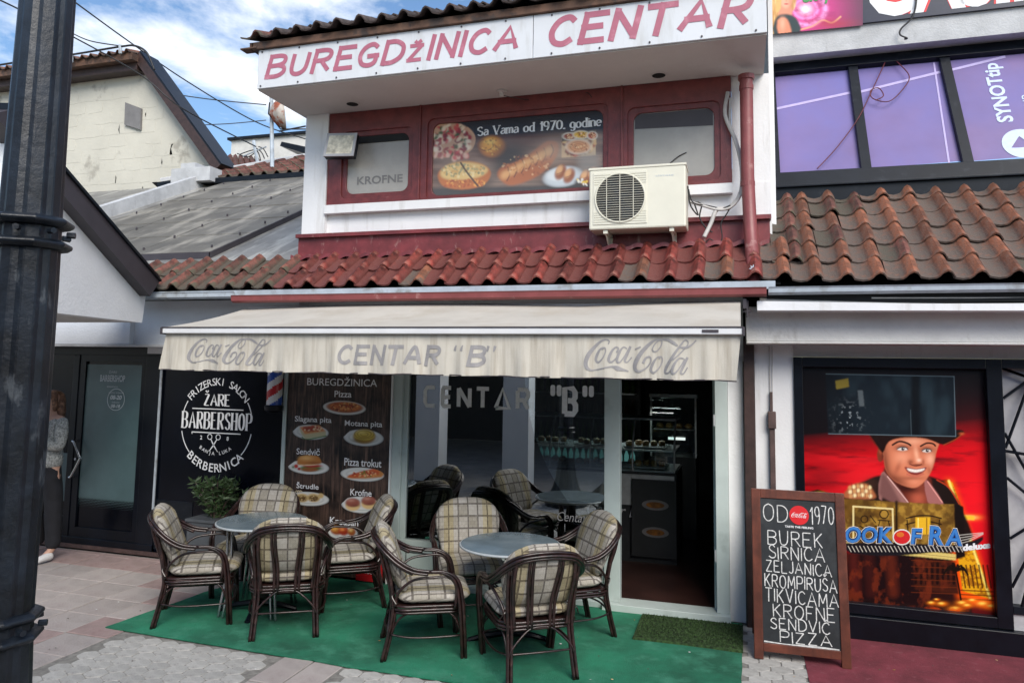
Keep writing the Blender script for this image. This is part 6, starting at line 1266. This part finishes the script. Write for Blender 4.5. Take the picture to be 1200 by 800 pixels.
# =================================================================== STREET LAMP POST
lp = thing('lamp_post', 'dark cast-iron lamp post with paired collars at the left edge', 'lamp post', (0, 0, 0))
r0 = ray(27, 368); zc_ = 2.6; dd = r0.normalized(); LPX = r0.x*zc_/FPX; LPY = r0.y*zc_/FPX; lp.location = (LPX, LPY, 0)
mb = MB(); prof = [(.30, -.02), (.30, .10), (.24, .16), (.19, .26), (.150, .40), (.125, .6), (.112, .8), (.100, 1.1), (.102, 1.6), (.102, 2.2), (.097, 2.5), (.090, 3.1), (.080, 4.2), (.07, 5.2)]
fl = []
nseg = 8
for r_, z in prof:
    for j in range(nseg):
        for q, k in ((-.30, .985), (-.22, 1.0), (.22, 1.0), (.30, .985), (.5, .93)): a = 2*math.pi*(j+q)/nseg+.2; fl.append((LPX+r_*k*math.cos(a), LPY+r_*k*math.sin(a), z))
n = nseg*5; mb.add(fl, [(i*n+j, i*n+(j+1) % n, (i+1)*n+(j+1) % n, (i+1)*n+j) for i in range(len(prof)-1) for j in range(n)]); mb.build('shaft', 'iron_post', lp)
for z, r_ in ((2.352, .126), (2.432-.0, .128), (1.085, .122), (1.020, .124)):
    mb = MB(); mb.lathe([(r_-.03, -.022), (r_-.004, -.018), (r_+.012, -.006), (r_+.012, .004), (r_-.006, .014), (r_-.035, .020)], (LPX, LPY, z), 8, ph=.2); mb.build('collar', 'iron_post', lp, bevel=.006)
for zz in (2.392, 1.052):
    mb = MB()
    for k in range(8): a = k*math.pi/4+.6; mb.tube([(LPX+.118*math.cos(a), LPY+.118*math.sin(a), zz), (LPX+.145*math.cos(a), LPY+.145*math.sin(a), zz)], .011, 6)
    mb.build('collar_bolt', 'iron_post', lp)
ls = MB(); ls.tube(cv([(LPX, LPY, 5.1), (LPX, LPY, 5.5), (LPX-.25, LPY, 5.75), (LPX-.6, LPY, 5.7)], 6), .03, 8); ls.lathe([(.05, .1), (.16, .02), (.18, -.05), (.12, -.2), (.03, -.25)], (LPX-.6, LPY, 5.62), 16); ls.build('lantern', 'iron_post', lp)
# =================================================================== LEFT WHITE CANOPY with dark rake board
wc = thing('gabled_canopy', 'white rough-plastered canopy with dark sloping rake board beside the lamp post', 'canopy', (-5.5, 5, 2.3))
A = Vector((-5.352, 5.6, 2.3)); Bn = at_z(60, 366, 2.3); dv = (Bn-A); dv.z = 0; dv.normalize(); nrm_ = Vector((-dv.y, dv.x, 0))
if nrm_.dot(Vector((0, 0, 0))-A) < 0: nrm_ = -nrm_
def onpl(px, py_, off=0.):
    r = ray(px, py_); p0 = A+nrm_*off; t = nrm_.dot(p0-CC)/nrm_.dot(r); return CC+r*t
S1 = onpl(172, 338); S2 = onpl(72, 205); sl_ = (S2-S1); k = (2.0)/math.hypot(sl_.x, sl_.y); apex = S1+sl_*k; bot = A+dv*2.0
inward = Vector((-2.6, 0, 0))
mb = MB(); Pf = [A, bot, Vector((apex.x, apex.y, apex.z)), Vector((S1.x, S1.y, S1.z))]
mb.prism(Pf, -nrm_*.16); mb.build('gable_face', 'rough_plaster', wc)
mb = MB(); mb.prism([A-nrm_*.01+Vector((0, 0, .004)), bot-nrm_*.01+Vector((0, 0, .004)), bot+Vector((-2.4, -.4, .004)), A+Vector((-3.2, -.02, .004))], (0, 0, .08)); mb.build('canopy_soffit', 'cream_plaster', wc)
F1 = onpl(187, 330, .10); F2 = onpl(66, 190, .10); F3 = onpl(176, 347, .10); f = (F2-F1); k = 2.15/math.hypot(f.x, f.y); f = f*k; dn = Vector((0, 0, -(S1.z*0+.20)))
F4 = onpl(60, 212, .10); f2 = (F4-F3); f2 = f2*(2.15/math.hypot(f2.x, f2.y))
mb = MB(); mb.prism([F1, F1+f, F3+f2, F3], -nrm_*.13); mb.build('rake_board', 'dark_fascia', wc)
mb = MB(); up = Vector((0, 0, .018)); mb.prism([F1+nrm_*.02, F1+f+nrm_*.02, F1+f+up+nrm_*.02, F1+up+nrm_*.02], -nrm_*.4); mb.prism([F1+nrm_*.0+up-nrm_*.0, F1+f+up, F1+f-nrm_*2.4+Vector((0, 0, .02)), F1-nrm_*2.4+Vector((0, 0, .02))], (0, 0, .03)); mb.build('roof_edge', 'black_metal', wc)
# =================================================================== METAL ROOFS BEHIND
mr = thing('metal_roof_building', 'grey weathered sheet-metal roof with raised slab behind the left tiled strip', 'building', (-6.8, 8, 0))
sl0 = .48
def rz(y, d=0.): return 2.93+sl0*(y-6.2)+d
mb = MB(); mb.prism([(-11.5, 6.2, rz(6.2)), (-11.5, 10.6, rz(10.6)), (-11.5, 10.6, 2.5), (-11.5, 6.2, 2.5)], (11.5-4.16, 0, 0)); lowr = mb.build('lower_roof', 'metal_roof_light', mr)
d_ = 3.1-rz(6.4)
rows_ = 6
slabx = [-8.35, -7.35, -6.32, -5.3]; SH = .055
for j in range(rows_):
    y0 = 6.4+4.0*j/rows_; y1 = 6.4+4.0*(j+1)/rows_
    for i in range(3):
        x0, x1 = slabx[i], slabx[i+1]; e = .006
        sh = (i*37+j*13) % 3*.0015
        mb = MB(); mb.add([(x0+e, y0, rz(y0)+SH), (x1-e, y0, rz(y0)+SH), (x1-e, y1-.008, rz(y1)+SH), (x0+e, y1-.008, rz(y1)+SH), (x0+e, y0, rz(y0)+SH+.012+sh), (x1-e, y0, rz(y0)+SH+.012), (x1-e, y1+.03, rz(y1)+SH+.018+sh), (x0+e, y1+.03, rz(y1)+SH+.018)], [(0, 3, 2, 1), (4, 5, 6, 7), (0, 1, 5, 4), (1, 2, 6, 5), (2, 3, 7, 6), (3, 0, 4, 7)]); mb.build('roof_sheet', 'metal_roof', mr)
mb = MB(); mb.prism([(-8.35, 6.40, rz(6.4)-.02), (-8.35, 10.4, rz(10.4)-.02), (-8.35, 10.4, rz(10.4)+SH+.004), (-8.35, 6.40, rz(6.4)+SH+.004)], (3.055, 0, 0)); mb.box(-8.37, -5.28, 6.38, 6.399, rz(6.4)-.04, rz(6.4)+SH+.008)
mb.prism([(-5.292, 6.38, rz(6.38)-.02), (-5.292, 10.4, rz(10.4)-.02), (-5.292, 10.4, rz(10.4)+SH+.012), (-5.292, 6.38, rz(6.38)+SH+.012)], (.016, 0, 0)); mb.build('slab_edge', 'dark_fascia', mr)
mb = MB()
for j in range(14): 
    y = 6.55+.45*j
    for x in (-8.2, -7.3, -6.3, -5.4):
        if y < 10.3: mb.tube([(x, y, rz(y)+SH+.01), (x, y, rz(y)+SH+.04)], .012, 6)
mb.build('rivet', 'dark_fascia', mr)
mb = MB(); mb.prism([(-8.95, 7.6, rz(7.6)), (-8.95, 10.6, rz(10.6)), (-8.95, 10.6, rz(10.6)+.22), (-8.95, 7.6, rz(7.6)+.2)], (.14, 0, 0)); mb.build('verge_flashing', 'concrete', mr)
# tiled roof further back
tr = thing('tiled_roof_house', 'low house with brownish red tiled roof behind the grey metal roof', 'house', (-8, 11, 0))
mb = MB(); mb.box(-10.0, -5.0, 10.60, 14, 0, 4.95); mb.build('wall', 'far_white', tr)
gz = at_y(300, 208, 10.45)
mb = MB(); mb.box(-9.75, -5.0, 10.34, 10.62, gz.z-.08, gz.z+.01); mb.prism([(-9.75, 10.34, gz.z+.012), (-9.75, 10.62, gz.z+.012), (-9.75, 10.62, gz.z-.1)], (-.12, 0, 0)); mb.build('gutter', 'casino_frame', tr)
mb = MB(); tl, tr_, br_ = at_y(357, 172, 11.9), 0, 0
mb.prism([(-9.7, 10.5, gz.z+.0), (-4.8, 10.5, gz.z), (-4.8, 12.4, gz.z+.95), (-7.4, 12.4, gz.z+.95)], (0, 0, -.12)); rfh = mb.build('roof', 'tile_dark', tr)
for r_ in range(8):
    for i in range(20):
        x = -9.72+i*.24+(.12 if r_ % 2 else 0)*0; y = 10.42+r_*.245
        if x < -9.70+(y-10.42)*1.28: continue
        if x > -5.2: continue
        o = bpy.data.objects.new('roof_tile', TM['tile_old']); COL.objects.link(o); o.parent = rfh; o.location = (x, y, gz.z+.03+r_*.1225); o.rotation_euler = (R(23), random.uniform(-.04, .04), random.uniform(-.05, .05)); o.scale = (1.12, .95, 1.15)
mb = MB(); mb.tube([(-9.75, 10.42, gz.z+.05), (-7.2, 12.4, gz.z+1.02)], .05, 6); mb.tube([(-7.2, 12.4, gz.z+1.0), (-4.8, 12.4, gz.z+1.0)], .05, 6); mb.build('ridge', 'concrete', tr)
ch_ = at_y(225, 205, 10.3); mb = MB(); mb.box(ch_.x-.35, ch_.x+.45, 10.2, 10.5, ch_.z-.14, ch_.z+.10); mb.box(ch_.x-.2, ch_.x+.1, 10.25, 10.5, ch_.z+.1, ch_.z+.2); mb.build('broken_corner', 'concrete', tr)
# distant roof and white block
dr = thing('distant_roof_house', 'small distant brown tiled roof between gable wall and white block', 'house', (-12, 16, 0))
a1, a2, a3, a4 = at_y(244, 206, 15), at_y(252, 183, 17), at_y(300, 186, 17), at_y(312, 206, 15)
MB().poly([a1, a4, a3, a2]).build('roof', 'tile_old', dr); mb = MB(); mb.box(a1.x, a4.x, 15.05, 17, 0, a1.z-.02); mb.build('wall', 'far_white', dr)
mb = MB()
for i in range(9): q = i/8; mb.tube([a1.lerp(a4, q)+Vector((0, 0, .04)), a2.lerp(a3, q)+Vector((0, 0, .04))], .06, 4)
mb.build('roof_rib', 'tile_old', dr)
wb = thing('white_block', 'distant plain white rooftop block with dark coping above the tiled roof', 'building', (-13, 20, 0))
a, b = at_y(270, 192, 20), at_y(372, 166, 20); t_ = at_y(270, 165, 20); mb = MB(); mb.box(a.x, b.x+1, 20, 23, 0, t_.z); mb.build('wall', 'far_white', wb); mb = MB(); mb.box(a.x-.1, b.x+1.1, 19.9, 23.1, t_.z, t_.z+.08); mb.build('coping', 'casino_frame', wb)
a, b = at_y(328, 171, 18.5), at_y(358, 180, 18.5); mb = MB(); mb.prism([a, at_y(330, 166, 18.5), at_y(358, 172, 18.5), b], (0, 1, 0)); mb.build('sloped_cap', 'casino_frame', wb)
# antennas
an = thing('antenna', 'thin tangled rooftop aerial standing in front of the white block', 'antenna', py(302, 196, 12))
mb = MB(); P_ = lambda x, y: py(x, y, 12)
mb.tube([P_(303, 196), P_(297, 165)], .035, 6); mb.tube([P_(285, 183), P_(312, 172)], .015, 5); mb.build('mast', 'gutter_grey', an)
mb = MB()
for p in (((281, 181), (300, 176), (306, 190)), ((297, 172), (306, 178), (310, 186)), ((300, 178), (290, 184), (278, 180)), ((303, 172), (309, 175), (314, 184))): mb.tube(cv([P_(*q) for q in p], 5), .011, 5)
mb.build('aerial_rod', 'cable_black', an)
ds = thing('satellite_dish', 'rusty white satellite dish seen from behind on a thin pole left of the bakery', 'satellite dish', py(319, 180, 10.9))
c = at_y(330, 133, 10.9); mb = MB(); ax = Vector((.8, .55, .15)).normalized(); u = ax.cross(Vector((0, 0, 1))).normalized(); v = u.cross(ax); n = 24; vs = []
for f, d in ((0, -.10), (.4, -.085), (.75, -.04), (1, .02)):
    for j in range(n): a = 2*math.pi*j/n; vs.append(c+ax*d*2.0+(u*math.cos(a)*.24+v*math.sin(a)*.30)*f)
mb.add(vs, [(i*n+j, i*n+(j+1) % n, (i+1)*n+(j+1) % n, (i+1)*n+j) for i in range(3) for j in range(n)]); o_ = mb.build('reflector', 'dish', ds, smooth='all'); so2 = o_.modifiers.new('s', 'SOLIDIFY'); so2.thickness = .02
mb = MB(); mb.tube([py(319, 196, 10.9), py(318, 108, 10.9)], .035, 8); mb.tube([py(319, 130, 10.9), tuple(c-ax*.2)], .025, 6); mb.build('mast', 'gutter_grey', ds)
mb = MB(); mb.tube([tuple(c-v*-.2-ax*.18), tuple(c-ax*.22), tuple(c-v*.28-ax*.05), tuple(c-v*.3+ax*.45)], .014, 6); mb.tube([py(327, 154, 10.9), py(358, 148, 10.9)], .015, 6); mb.build('arm', 'cable_black', ds)
# gable house with peeling wall
gh = thing('gable_house', 'old house with patched cream gable wall, small square vent and dark rake roof', 'house', (-11, 11, 0))
YG = 11.0; pg = lambda x, y, yy=YG: at_y(x, y, yy)
G0, G1, G2, G3 = pg(-60, 100), pg(160, 66), pg(250, 193), pg(253, 240)
mb = MB(); mb.prism([(G0.x-4, YG, G1.z-.02), (G1.x, YG, G1.z), (G2.x, YG, G2.z), (G2.x, YG, 0), (G0.x-4, YG, 0)], (0, .3, 0)); gwall = mb.build('gable_wall', 'peeling_wall', gh)
# render patches standing proud, with bare joints between them
rng = random.Random(5); mb = MB()
for r_ in range(9):
    z = 5.05+r_*.24
    for q in range(14):
        x = -12.8+q*.42+(.21 if r_ % 2 else 0)+rng.uniform(-.03, .03)
        xr = G1.x+(G2.x-G1.x)*max(0, min(1, (G1.z-(z+.3))/(G1.z-G2.z)))
        if x+.36 > xr-.1 or rng.random() < .12: continue
        if -10.0 > x > -10.6 and 6.0 < z < 6.8: continue
        pts = [(x+rng.uniform(-.03, .03)+dx, YG, z+rng.uniform(-.015, .015)+dz) for dx, dz in ((0, 0), (.2, -.005), (.39, 0), (.395, .11), (.385, .215), (.18, .22), (.0, .21), (-.01, .1))]
        mb.prism(pts, (0, -.003, 0))
stuff(mb.build('render_patch', 'peeling_wall', gh))
va_ = [pg(149, 121), pg(167.5, 128), pg(166.5, 153), pg(148, 147)]; mb = MB(); mb.prism([tuple(p) for p in va_], (0, -.05, 0)); mb.build('vent', 'vent_grey', gh)
E1, E2 = pg(163, 61, 10.75), pg(258, 193, 10.75); n_ = (E2-E1).cross(Vector((0, 1, 0))).normalized(); n_ = n_ if n_.z > 0 else -n_
mb = MB(); mb.prism([E1, E2, E2-n_*.17, E1-n_*.17], (0, .35, 0)); mb.build('rake_board', 'brown_wood', gh); mb = MB(); mb.prism([E1+n_*.0, E2, E2+n_*.035, E1+n_*.035], (0, .45, 0)); mb.build('rake_edge', 'black_metal', gh)
H1 = pg(160, 62, 10.7); mb = MB(); mb.prism([(G0.x-4, 10.6, H1.z-.16), (G0.x-4, 10.6, H1.z-.03), (G0.x-4, 11.3, H1.z-.02), (G0.x-4, 11.3, H1.z-.15)], (H1.x-G0.x+4, 0, 0)); rr_ = mb.build('roof', 'fascia_brown', gh)
mb = MB(); mb.box(G0.x-4, H1.x-.02, 10.75, 11.0, H1.z-.30, H1.z-.165); mb.build('eaves_board', 'brown_wood', gh)
for i in range(26):
    o = bpy.data.objects.new('roof_tile', TM['tile_orange']); COL.objects.link(o); o.parent = rr_; o.location = (H1.x-.25-i*.21, 10.55, H1.z-.03); o.rotation_euler = (R(14), 0, random.uniform(-.04, .04))
# overhead cables
Pw = lambda x, y, yy: py(x, y, yy)
cable('overhead_cable', [Pw(-10, -4, 7), Pw(20, 10, 7.5), Pw(83, 42, 8.5), Pw(165, 88, 9.5), Pw(215, 128, 10), Pw(300, 172, 11.9)], .012, 'cable_black', 'dark cable descending past the gable wall to the rooftop aerial', n=5, group=None)
cable('overhead_cable', [Pw(80, -3, 9), Pw(150, 48, 11), Pw(220, 96, 12.5), Pw(300, 143, 14), Pw(358, 163, 15)], .014, 'cable_black', 'thin cable crossing the open sky from top left towards the dish', n=5)
cable('overhead_cable', [Pw(-10, 78, 10.3), Pw(20, 73, 10.3), Pw(85, 64, 10.4), Pw(140, 55, 10.5), Pw(158, 54, 10.5), Pw(172, 62, 10.5), Pw(181, 82, 10.5)], .02, 'cable_black', 'blue-black cable sagging along the gable roof and curling over its apex', n=5)
cable('overhead_cable', [Pw(80, 37, 12), Pw(105, 48, 12), Pw(140, 54, 12)], .013, 'cable_black', 'short thin cable arriving at the gable roof from behind the post', n=5)
cable('overhead_cable', [Pw(200, 110, 15), Pw(250, 117, 15.5), Pw(312, 123, 16)], .014, 'cable_black', 'upper thin level cable running right towards the dish', n=5)
cable('overhead_cable', [Pw(225, 147, 15), Pw(270, 145, 15.5), Pw(312, 141, 16)], .012, 'cable_black', 'lower thin level cable just above the white block', n=5)
for x, y in ((141, 60), (84, 70)):
    o = MB().tube([Pw(x, y+3, 10.5), Pw(x, y-7, 10.5)], .03, 6).build('insulator_peg', 'gutter_grey', gh)
# =================================================================== PERSON half hidden by the lamp post
pe = thing('person', 'person in speckled grey blouse, dark trousers and white trainers standing behind the lamp post', 'person', (-6.565, 5.80, 0))
def skin(name, nodes, edges, m, root=0, sub=2, parent=pe, local=True):
    me = bpy.data.meshes.new(name); me.from_pydata([n[:3] for n in nodes], edges, []); me.materials.append(M[m]); o = bpy.data.objects.new(name, me); COL.objects.link(o)
    o.parent = parent
    sk = o.modifiers.new('skin', 'SKIN'); sk.use_smooth_shade = True; sk.branch_smoothing = .6
    for i, n in enumerate(nodes):
        q = me.skin_vertices[0].data[i]; q.radius = (n[3], n[4] if len(n) > 4 else n[3]); q.use_root = i == root
    sb = o.modifiers.new('sub', 'SUBSURF'); sb.levels = sb.render_levels = sub; return o
# figure faces -X slightly toward the street; local origin at her feet, +X is right in the picture
body = [(0, 0, .92, .10, .08), (0, 0, 1.08, .105, .085), (.0, .0, 1.27, .12, .09), (0, 0, 1.40, .075, .07), (-.01, 0, 1.47, .043), (-.015, -.005, 1.55, .058, .07), (-.02, -.01, 1.62, .068, .085), (-.01, 0, 1.68, .045, .06),
        (.155, .01, 1.375, .048), (.19, -.02, 1.10, .037), (.06, -.22, 1.19, .028), (-.045, -.20, 1.40, .021),           # right arm, hand raised to the face
        (-.155, .02, 1.375, .048), (-.19, .0, 1.12, .036), (-.21, -.10, .90, .026), (-.215, -.13, .84, .02),
        (.085, 0, .82, .085), (.11, .01, .48, .055), (.13, .02, .12, .036), (.13, -.07, .035, .032), 
        (-.085, 0, .82, .085), (-.13, -.05, .48, .055), (-.17, .03, .12, .036), (-.18, -.06, .035, .032)]
be = [(0, 1), (1, 2), (2, 3), (3, 4), (4, 5), (5, 6), (6, 7), (3, 8), (8, 9), (9, 10), (10, 11), (3, 12), (12, 13), (13, 14), (14, 15), (0, 16), (16, 17), (17, 18), (18, 19), (0, 20), (20, 21), (21, 22), (22, 23)]
bo_ = skin('body', body, be, 'skin')
# raised hand over mouth: palm and fingers
for k, (dx, l) in enumerate(((-.024, .055), (-.008, .065), (.008, .062), (.023, .05))):
    b = Vector((-.055+dx*.4, -.135+dx*.5, 1.452)); MB().tube(cv([b, b+Vector((-.006, .012, l*.55)), b+Vector((.0, .030, l))], 4), [.0095]*8+[.007], 8).build('finger', 'skin', pe, smooth=True, local=True)
MB().tube(cv([(-.045, -.18, 1.41), (-.02, -.15, 1.44), (-.005, -.125, 1.475)], 4), [.012]*8+[.009], 8).build('thumb', 'skin', pe, smooth=True, local=True)
MB().tube(cv([(-.045, -.20, 1.395), (-.05, -.165, 1.43), (-.055, -.135, 1.455)], 4), [.022, .025, .027, .028, .029, .029, .028, .026, .022], 10).build('palm', 'skin', pe, smooth=True, local=True)
# face details
MB().tube(cv([(-.03, -.088, 1.615), (-.033, -.112, 1.585), (-.03, -.095, 1.575)], 4), [.008]*9, 6).build('nose', 'skin', pe, smooth=True, local=True)
for s in (-1, 1): MB().lathe([(.002, -.006), (.009, 0), (.002, .006)], (-.03+s*.028, -.088, 1.615), 10).build('eye', 'trousers', pe, smooth=True, local=True)
MB().tube([(-.048, -.092, 1.548), (-.012, -.092, 1.548)], .005, 6).build('mouth', 'board_wood', pe, smooth=True, local=True)
skin('hair', [(-.01, .035, 1.66, .075, .085), (.0, .06, 1.56, .07, .06), (.045, .05, 1.45, .045, .05), (.06, .04, 1.35, .03, .04), (-.05, .06, 1.45, .04), (.035, -.03, 1.655, .045), (.05, -.02, 1.56, .03), (.06, -.02, 1.46, .022), (-.055, -.03, 1.65, .042)], [(0, 1), (1, 2), (2, 3), (1, 4), (0, 5), (5, 6), (6, 7), (0, 8)], 'hair')
skin('blouse', [(0, 0, .87, .165, .13), (0, 0, 1.02, .145, .11), (0, 0, 1.20, .148, .11), (0, 0, 1.345, .115, .088), (0, 0, 1.435, .062, .062), (.155, .01, 1.375, .068), (.20, -.02, 1.11, .062), (.11, -.15, 1.16, .052), (-.155, .02, 1.375, .068), (-.195, .0, 1.14, .06), (-.20, -.05, 1.0, .05)], [(0, 1), (1, 2), (2, 3), (3, 4), (3, 5), (5, 6), (6, 7), (3, 8), (8, 9), (9, 10)], 'blouse')
skin('trousers', [(0, 0, 1.0, .135, .10), (0, 0, .86, .14, .12), (.085, 0, .78, .105), (.115, .01, .46, .082), (.13, .02, .10, .07), (-.085, 0, .78, .105), (-.13, -.05, .46, .08), (-.17, .03, .10, .07)], [(0, 1), (1, 2), (2, 3), (3, 4), (1, 5), (5, 6), (6, 7)], 'trousers')
for x, y, a in ((.14, -.04, 25), (-.18, -.03, -20)):
    so3 = skin('shoe', [(x, y+.06, .05, .042, .045), (x+.01, y, .05, .042, .042), (x+.03, y-.09, .038, .04, .032), (x+.035, y-.14, .032, .03, .024)], [(0, 1), (1, 2), (2, 3)], 'shoe')
pe.rotation_euler = (0, 0, R(-14)); pe.scale = (1.0, 1.0, .98)
# =================================================================== SHOP INTERIOR
dc = thing('display_counter', 'glass display counter with pastries glimpsed through the shop window', 'counter', (-1.3, 7.9, 0))
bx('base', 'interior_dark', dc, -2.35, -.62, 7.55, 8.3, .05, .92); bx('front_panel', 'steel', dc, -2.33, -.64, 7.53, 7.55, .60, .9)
bx('shelf', 'steel', dc, -2.33, -.64, 7.6, 8.25, 1.12, 1.135); bx('shelf', 'steel', dc, -2.33, -.64, 7.6, 8.25, .92, .935); bx('top', 'steel', dc, -2.33, -.64, 7.75, 8.25, 1.42, 1.44)
mb = MB(); mb.prism([(-2.33, 7.56, .93), (-2.33, 7.56, 1.15), (-2.33, 7.74, 1.42), (-2.33, 7.745, 1.42), (-2.33, 7.565, 1.15), (-2.33, 7.565, .93)], (1.69, 0, 0)); mb.build('curved_glass', 'case_glass', dc)
for x in (-2.33, -1.9, -1.48, -1.05, -.64): mb = MB(); mb.tube([(x, 7.555, .93), (x, 7.555, 1.15), (x, 7.74, 1.42)], .009, 6); mb.build('upright', 'steel', dc)
bx('lamp_strip', 'lamp_on', dc, -2.2, -.8, 8.1, 8.13, 1.40, 1.412)
mb = MB(); text_rect(mb, 'Centar B', -1.5, -1.0, .48, .60, 7.525, shear=.3); mb.build('front_lettering', 'curtain', dc, fix=False)
rng = random.Random(3)
for z in (.945, 1.145):
    for i in range(3):
        tr2 = thing('pastry_tray', ['tray of golden pastries on the counter shelf, upper left one', 'tray of golden pastries on the counter shelf, upper middle one', 'tray of golden pastries on the counter shelf, upper right one'][i].replace('upper', 'upper' if z > 1 else 'lower'), 'tray', (-2.0+i*.5, 7.9, z), 'pastry trays in the counter')
        bx('tray', 'steel', tr2, -2.2+i*.52, -1.78+i*.52, 7.68, 8.1, z, z+.012)
        for k in range(5):
            x = -2.15+i*.52+.08*k; y = rng.uniform(7.74, 7.9); mb = MB(); mb.lathe([(.005, .055), (.03, .045), (.038, .02), (.03, 0)][::-1], (x, y, z+.012), 12, sy=1.6); mb.build('pastry', 'food_bread', tr2, smooth=True)
fg = thing('drink_fridge', 'dark drinks fridge with rows of bottles faintly glowing teal at the back of the shop', 'fridge', (-2.2, 10.8, 0))
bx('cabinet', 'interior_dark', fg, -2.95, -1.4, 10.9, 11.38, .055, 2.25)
for k in range(5): bx('shelf', 'steel', fg, -2.9, -1.45, 10.62, 10.9, .55+.34*k, .565+.34*k)
bx('light_strip', 'teal_glow', fg, -2.9, -1.45, 10.86, 10.89, 1.98, 2.02)
for k in range(5):
    mb = MB()
    for i in range(16): mb.lathe([(.03, 0), (.032, .02), (.032, .14), (.012, .2), (.012, .24)], (-2.84+i*.09, 10.76, .567+.34*k), 8)
    stuff(mb.build('bottle_row', ['teal_glow', 'food_green', 'ink_brown', 'food_green', 'ink_navy'][k], fg, smooth=True))
st = thing('bread_shelf', 'small lit food cabinet seen through the left half of the open doorway', 'cabinet', (-.7, 8.7, 0))
bx('cabinet', 'interior_dark', st, -1.0, -.5, 8.75, 9.3, .055, .95); bx('glass_case', 'case_glass', st, -1.0, -.5, 8.75, 9.3, .95, 1.62); bx('case_frame', 'steel', st, -1.02, -.48, 8.73, 9.32, 1.62, 1.66); bx('case_shelf', 'steel', st, -.98, -.52, 8.78, 9.28, 1.25, 1.26)
for x in (-1.0, -.5): bx('case_post', 'steel', st, x-.01, x+.01, 8.73, 8.75, .95, 1.62)
bx('case_light', 'lamp_dim', st, -.85, -.65, 9.2, 9.22, 1.1, 1.13)
for k in range(4): MB().lathe([(.03, 0), (.05, .02), (.03, .05), (.005, .055)], (-.92+.11*k, 8.95, 1.262), 10).build('bun', 'food_bread', st, smooth=True)
nk = thing('napkin_poster', 'small dark menu picture with plates low beside the doorway inside', 'poster', (-.9, 7.5, .6))
bx('panel', 'interior_dark', nk, -1.05, -.62, 7.5, 7.512, .12, .86)
mb = MB()
for z in (.62, .36):
    for m_, rx, rz_, l in (('vent_grey', .13, .05, .001), ('ink_goldline', .09, .03, .002)): mb.m(m_).poly([(-.82+rx*math.cos(a), 7.5-l, z+rz_*math.sin(a)) for a in [2*math.pi*i/20 for i in range(20)]])
mb.build('plate_picture', None, nk, fix=False)
# =================================================================== OPPOSITE SIDE OF THE STREET (seen mirrored in the panes)
ob = thing('arcade_building', 'pale arcade across the street, mirrored as white pillars in the shop window', 'building', (-4, -2, 0))
mb = MB(); mb.box(-16, 12, -6.5, -6.2, 0, 3.0); mb.build('back_wall', 'opp_dark', ob); mb = MB(); mb.box(-16, 12, -6.5, -2.2, 3.0, 3.3); mb.build('ceiling_slab', 'opp_grey', ob)
pxs = [at_y(503, 520, 11.9).x, at_y(606, 520, 11.9).x]
bx('colonnade_beam', 'opp_wall', ob, -14, 9, .34, .68, 3.0, 3.2)
for x in (-13.5, -10.0, -7.4, pxs[0], pxs[1], 1.9, 4.6, 8): bx('pillar', 'opp_wall', ob, x-.22, x+.22, .32, .70, 0, 3.0)
bx('low_wall', 'opp_wall', ob, pxs[1]+.22, pxs[1]+1.0, .0, .30, 0, .75) if False else None
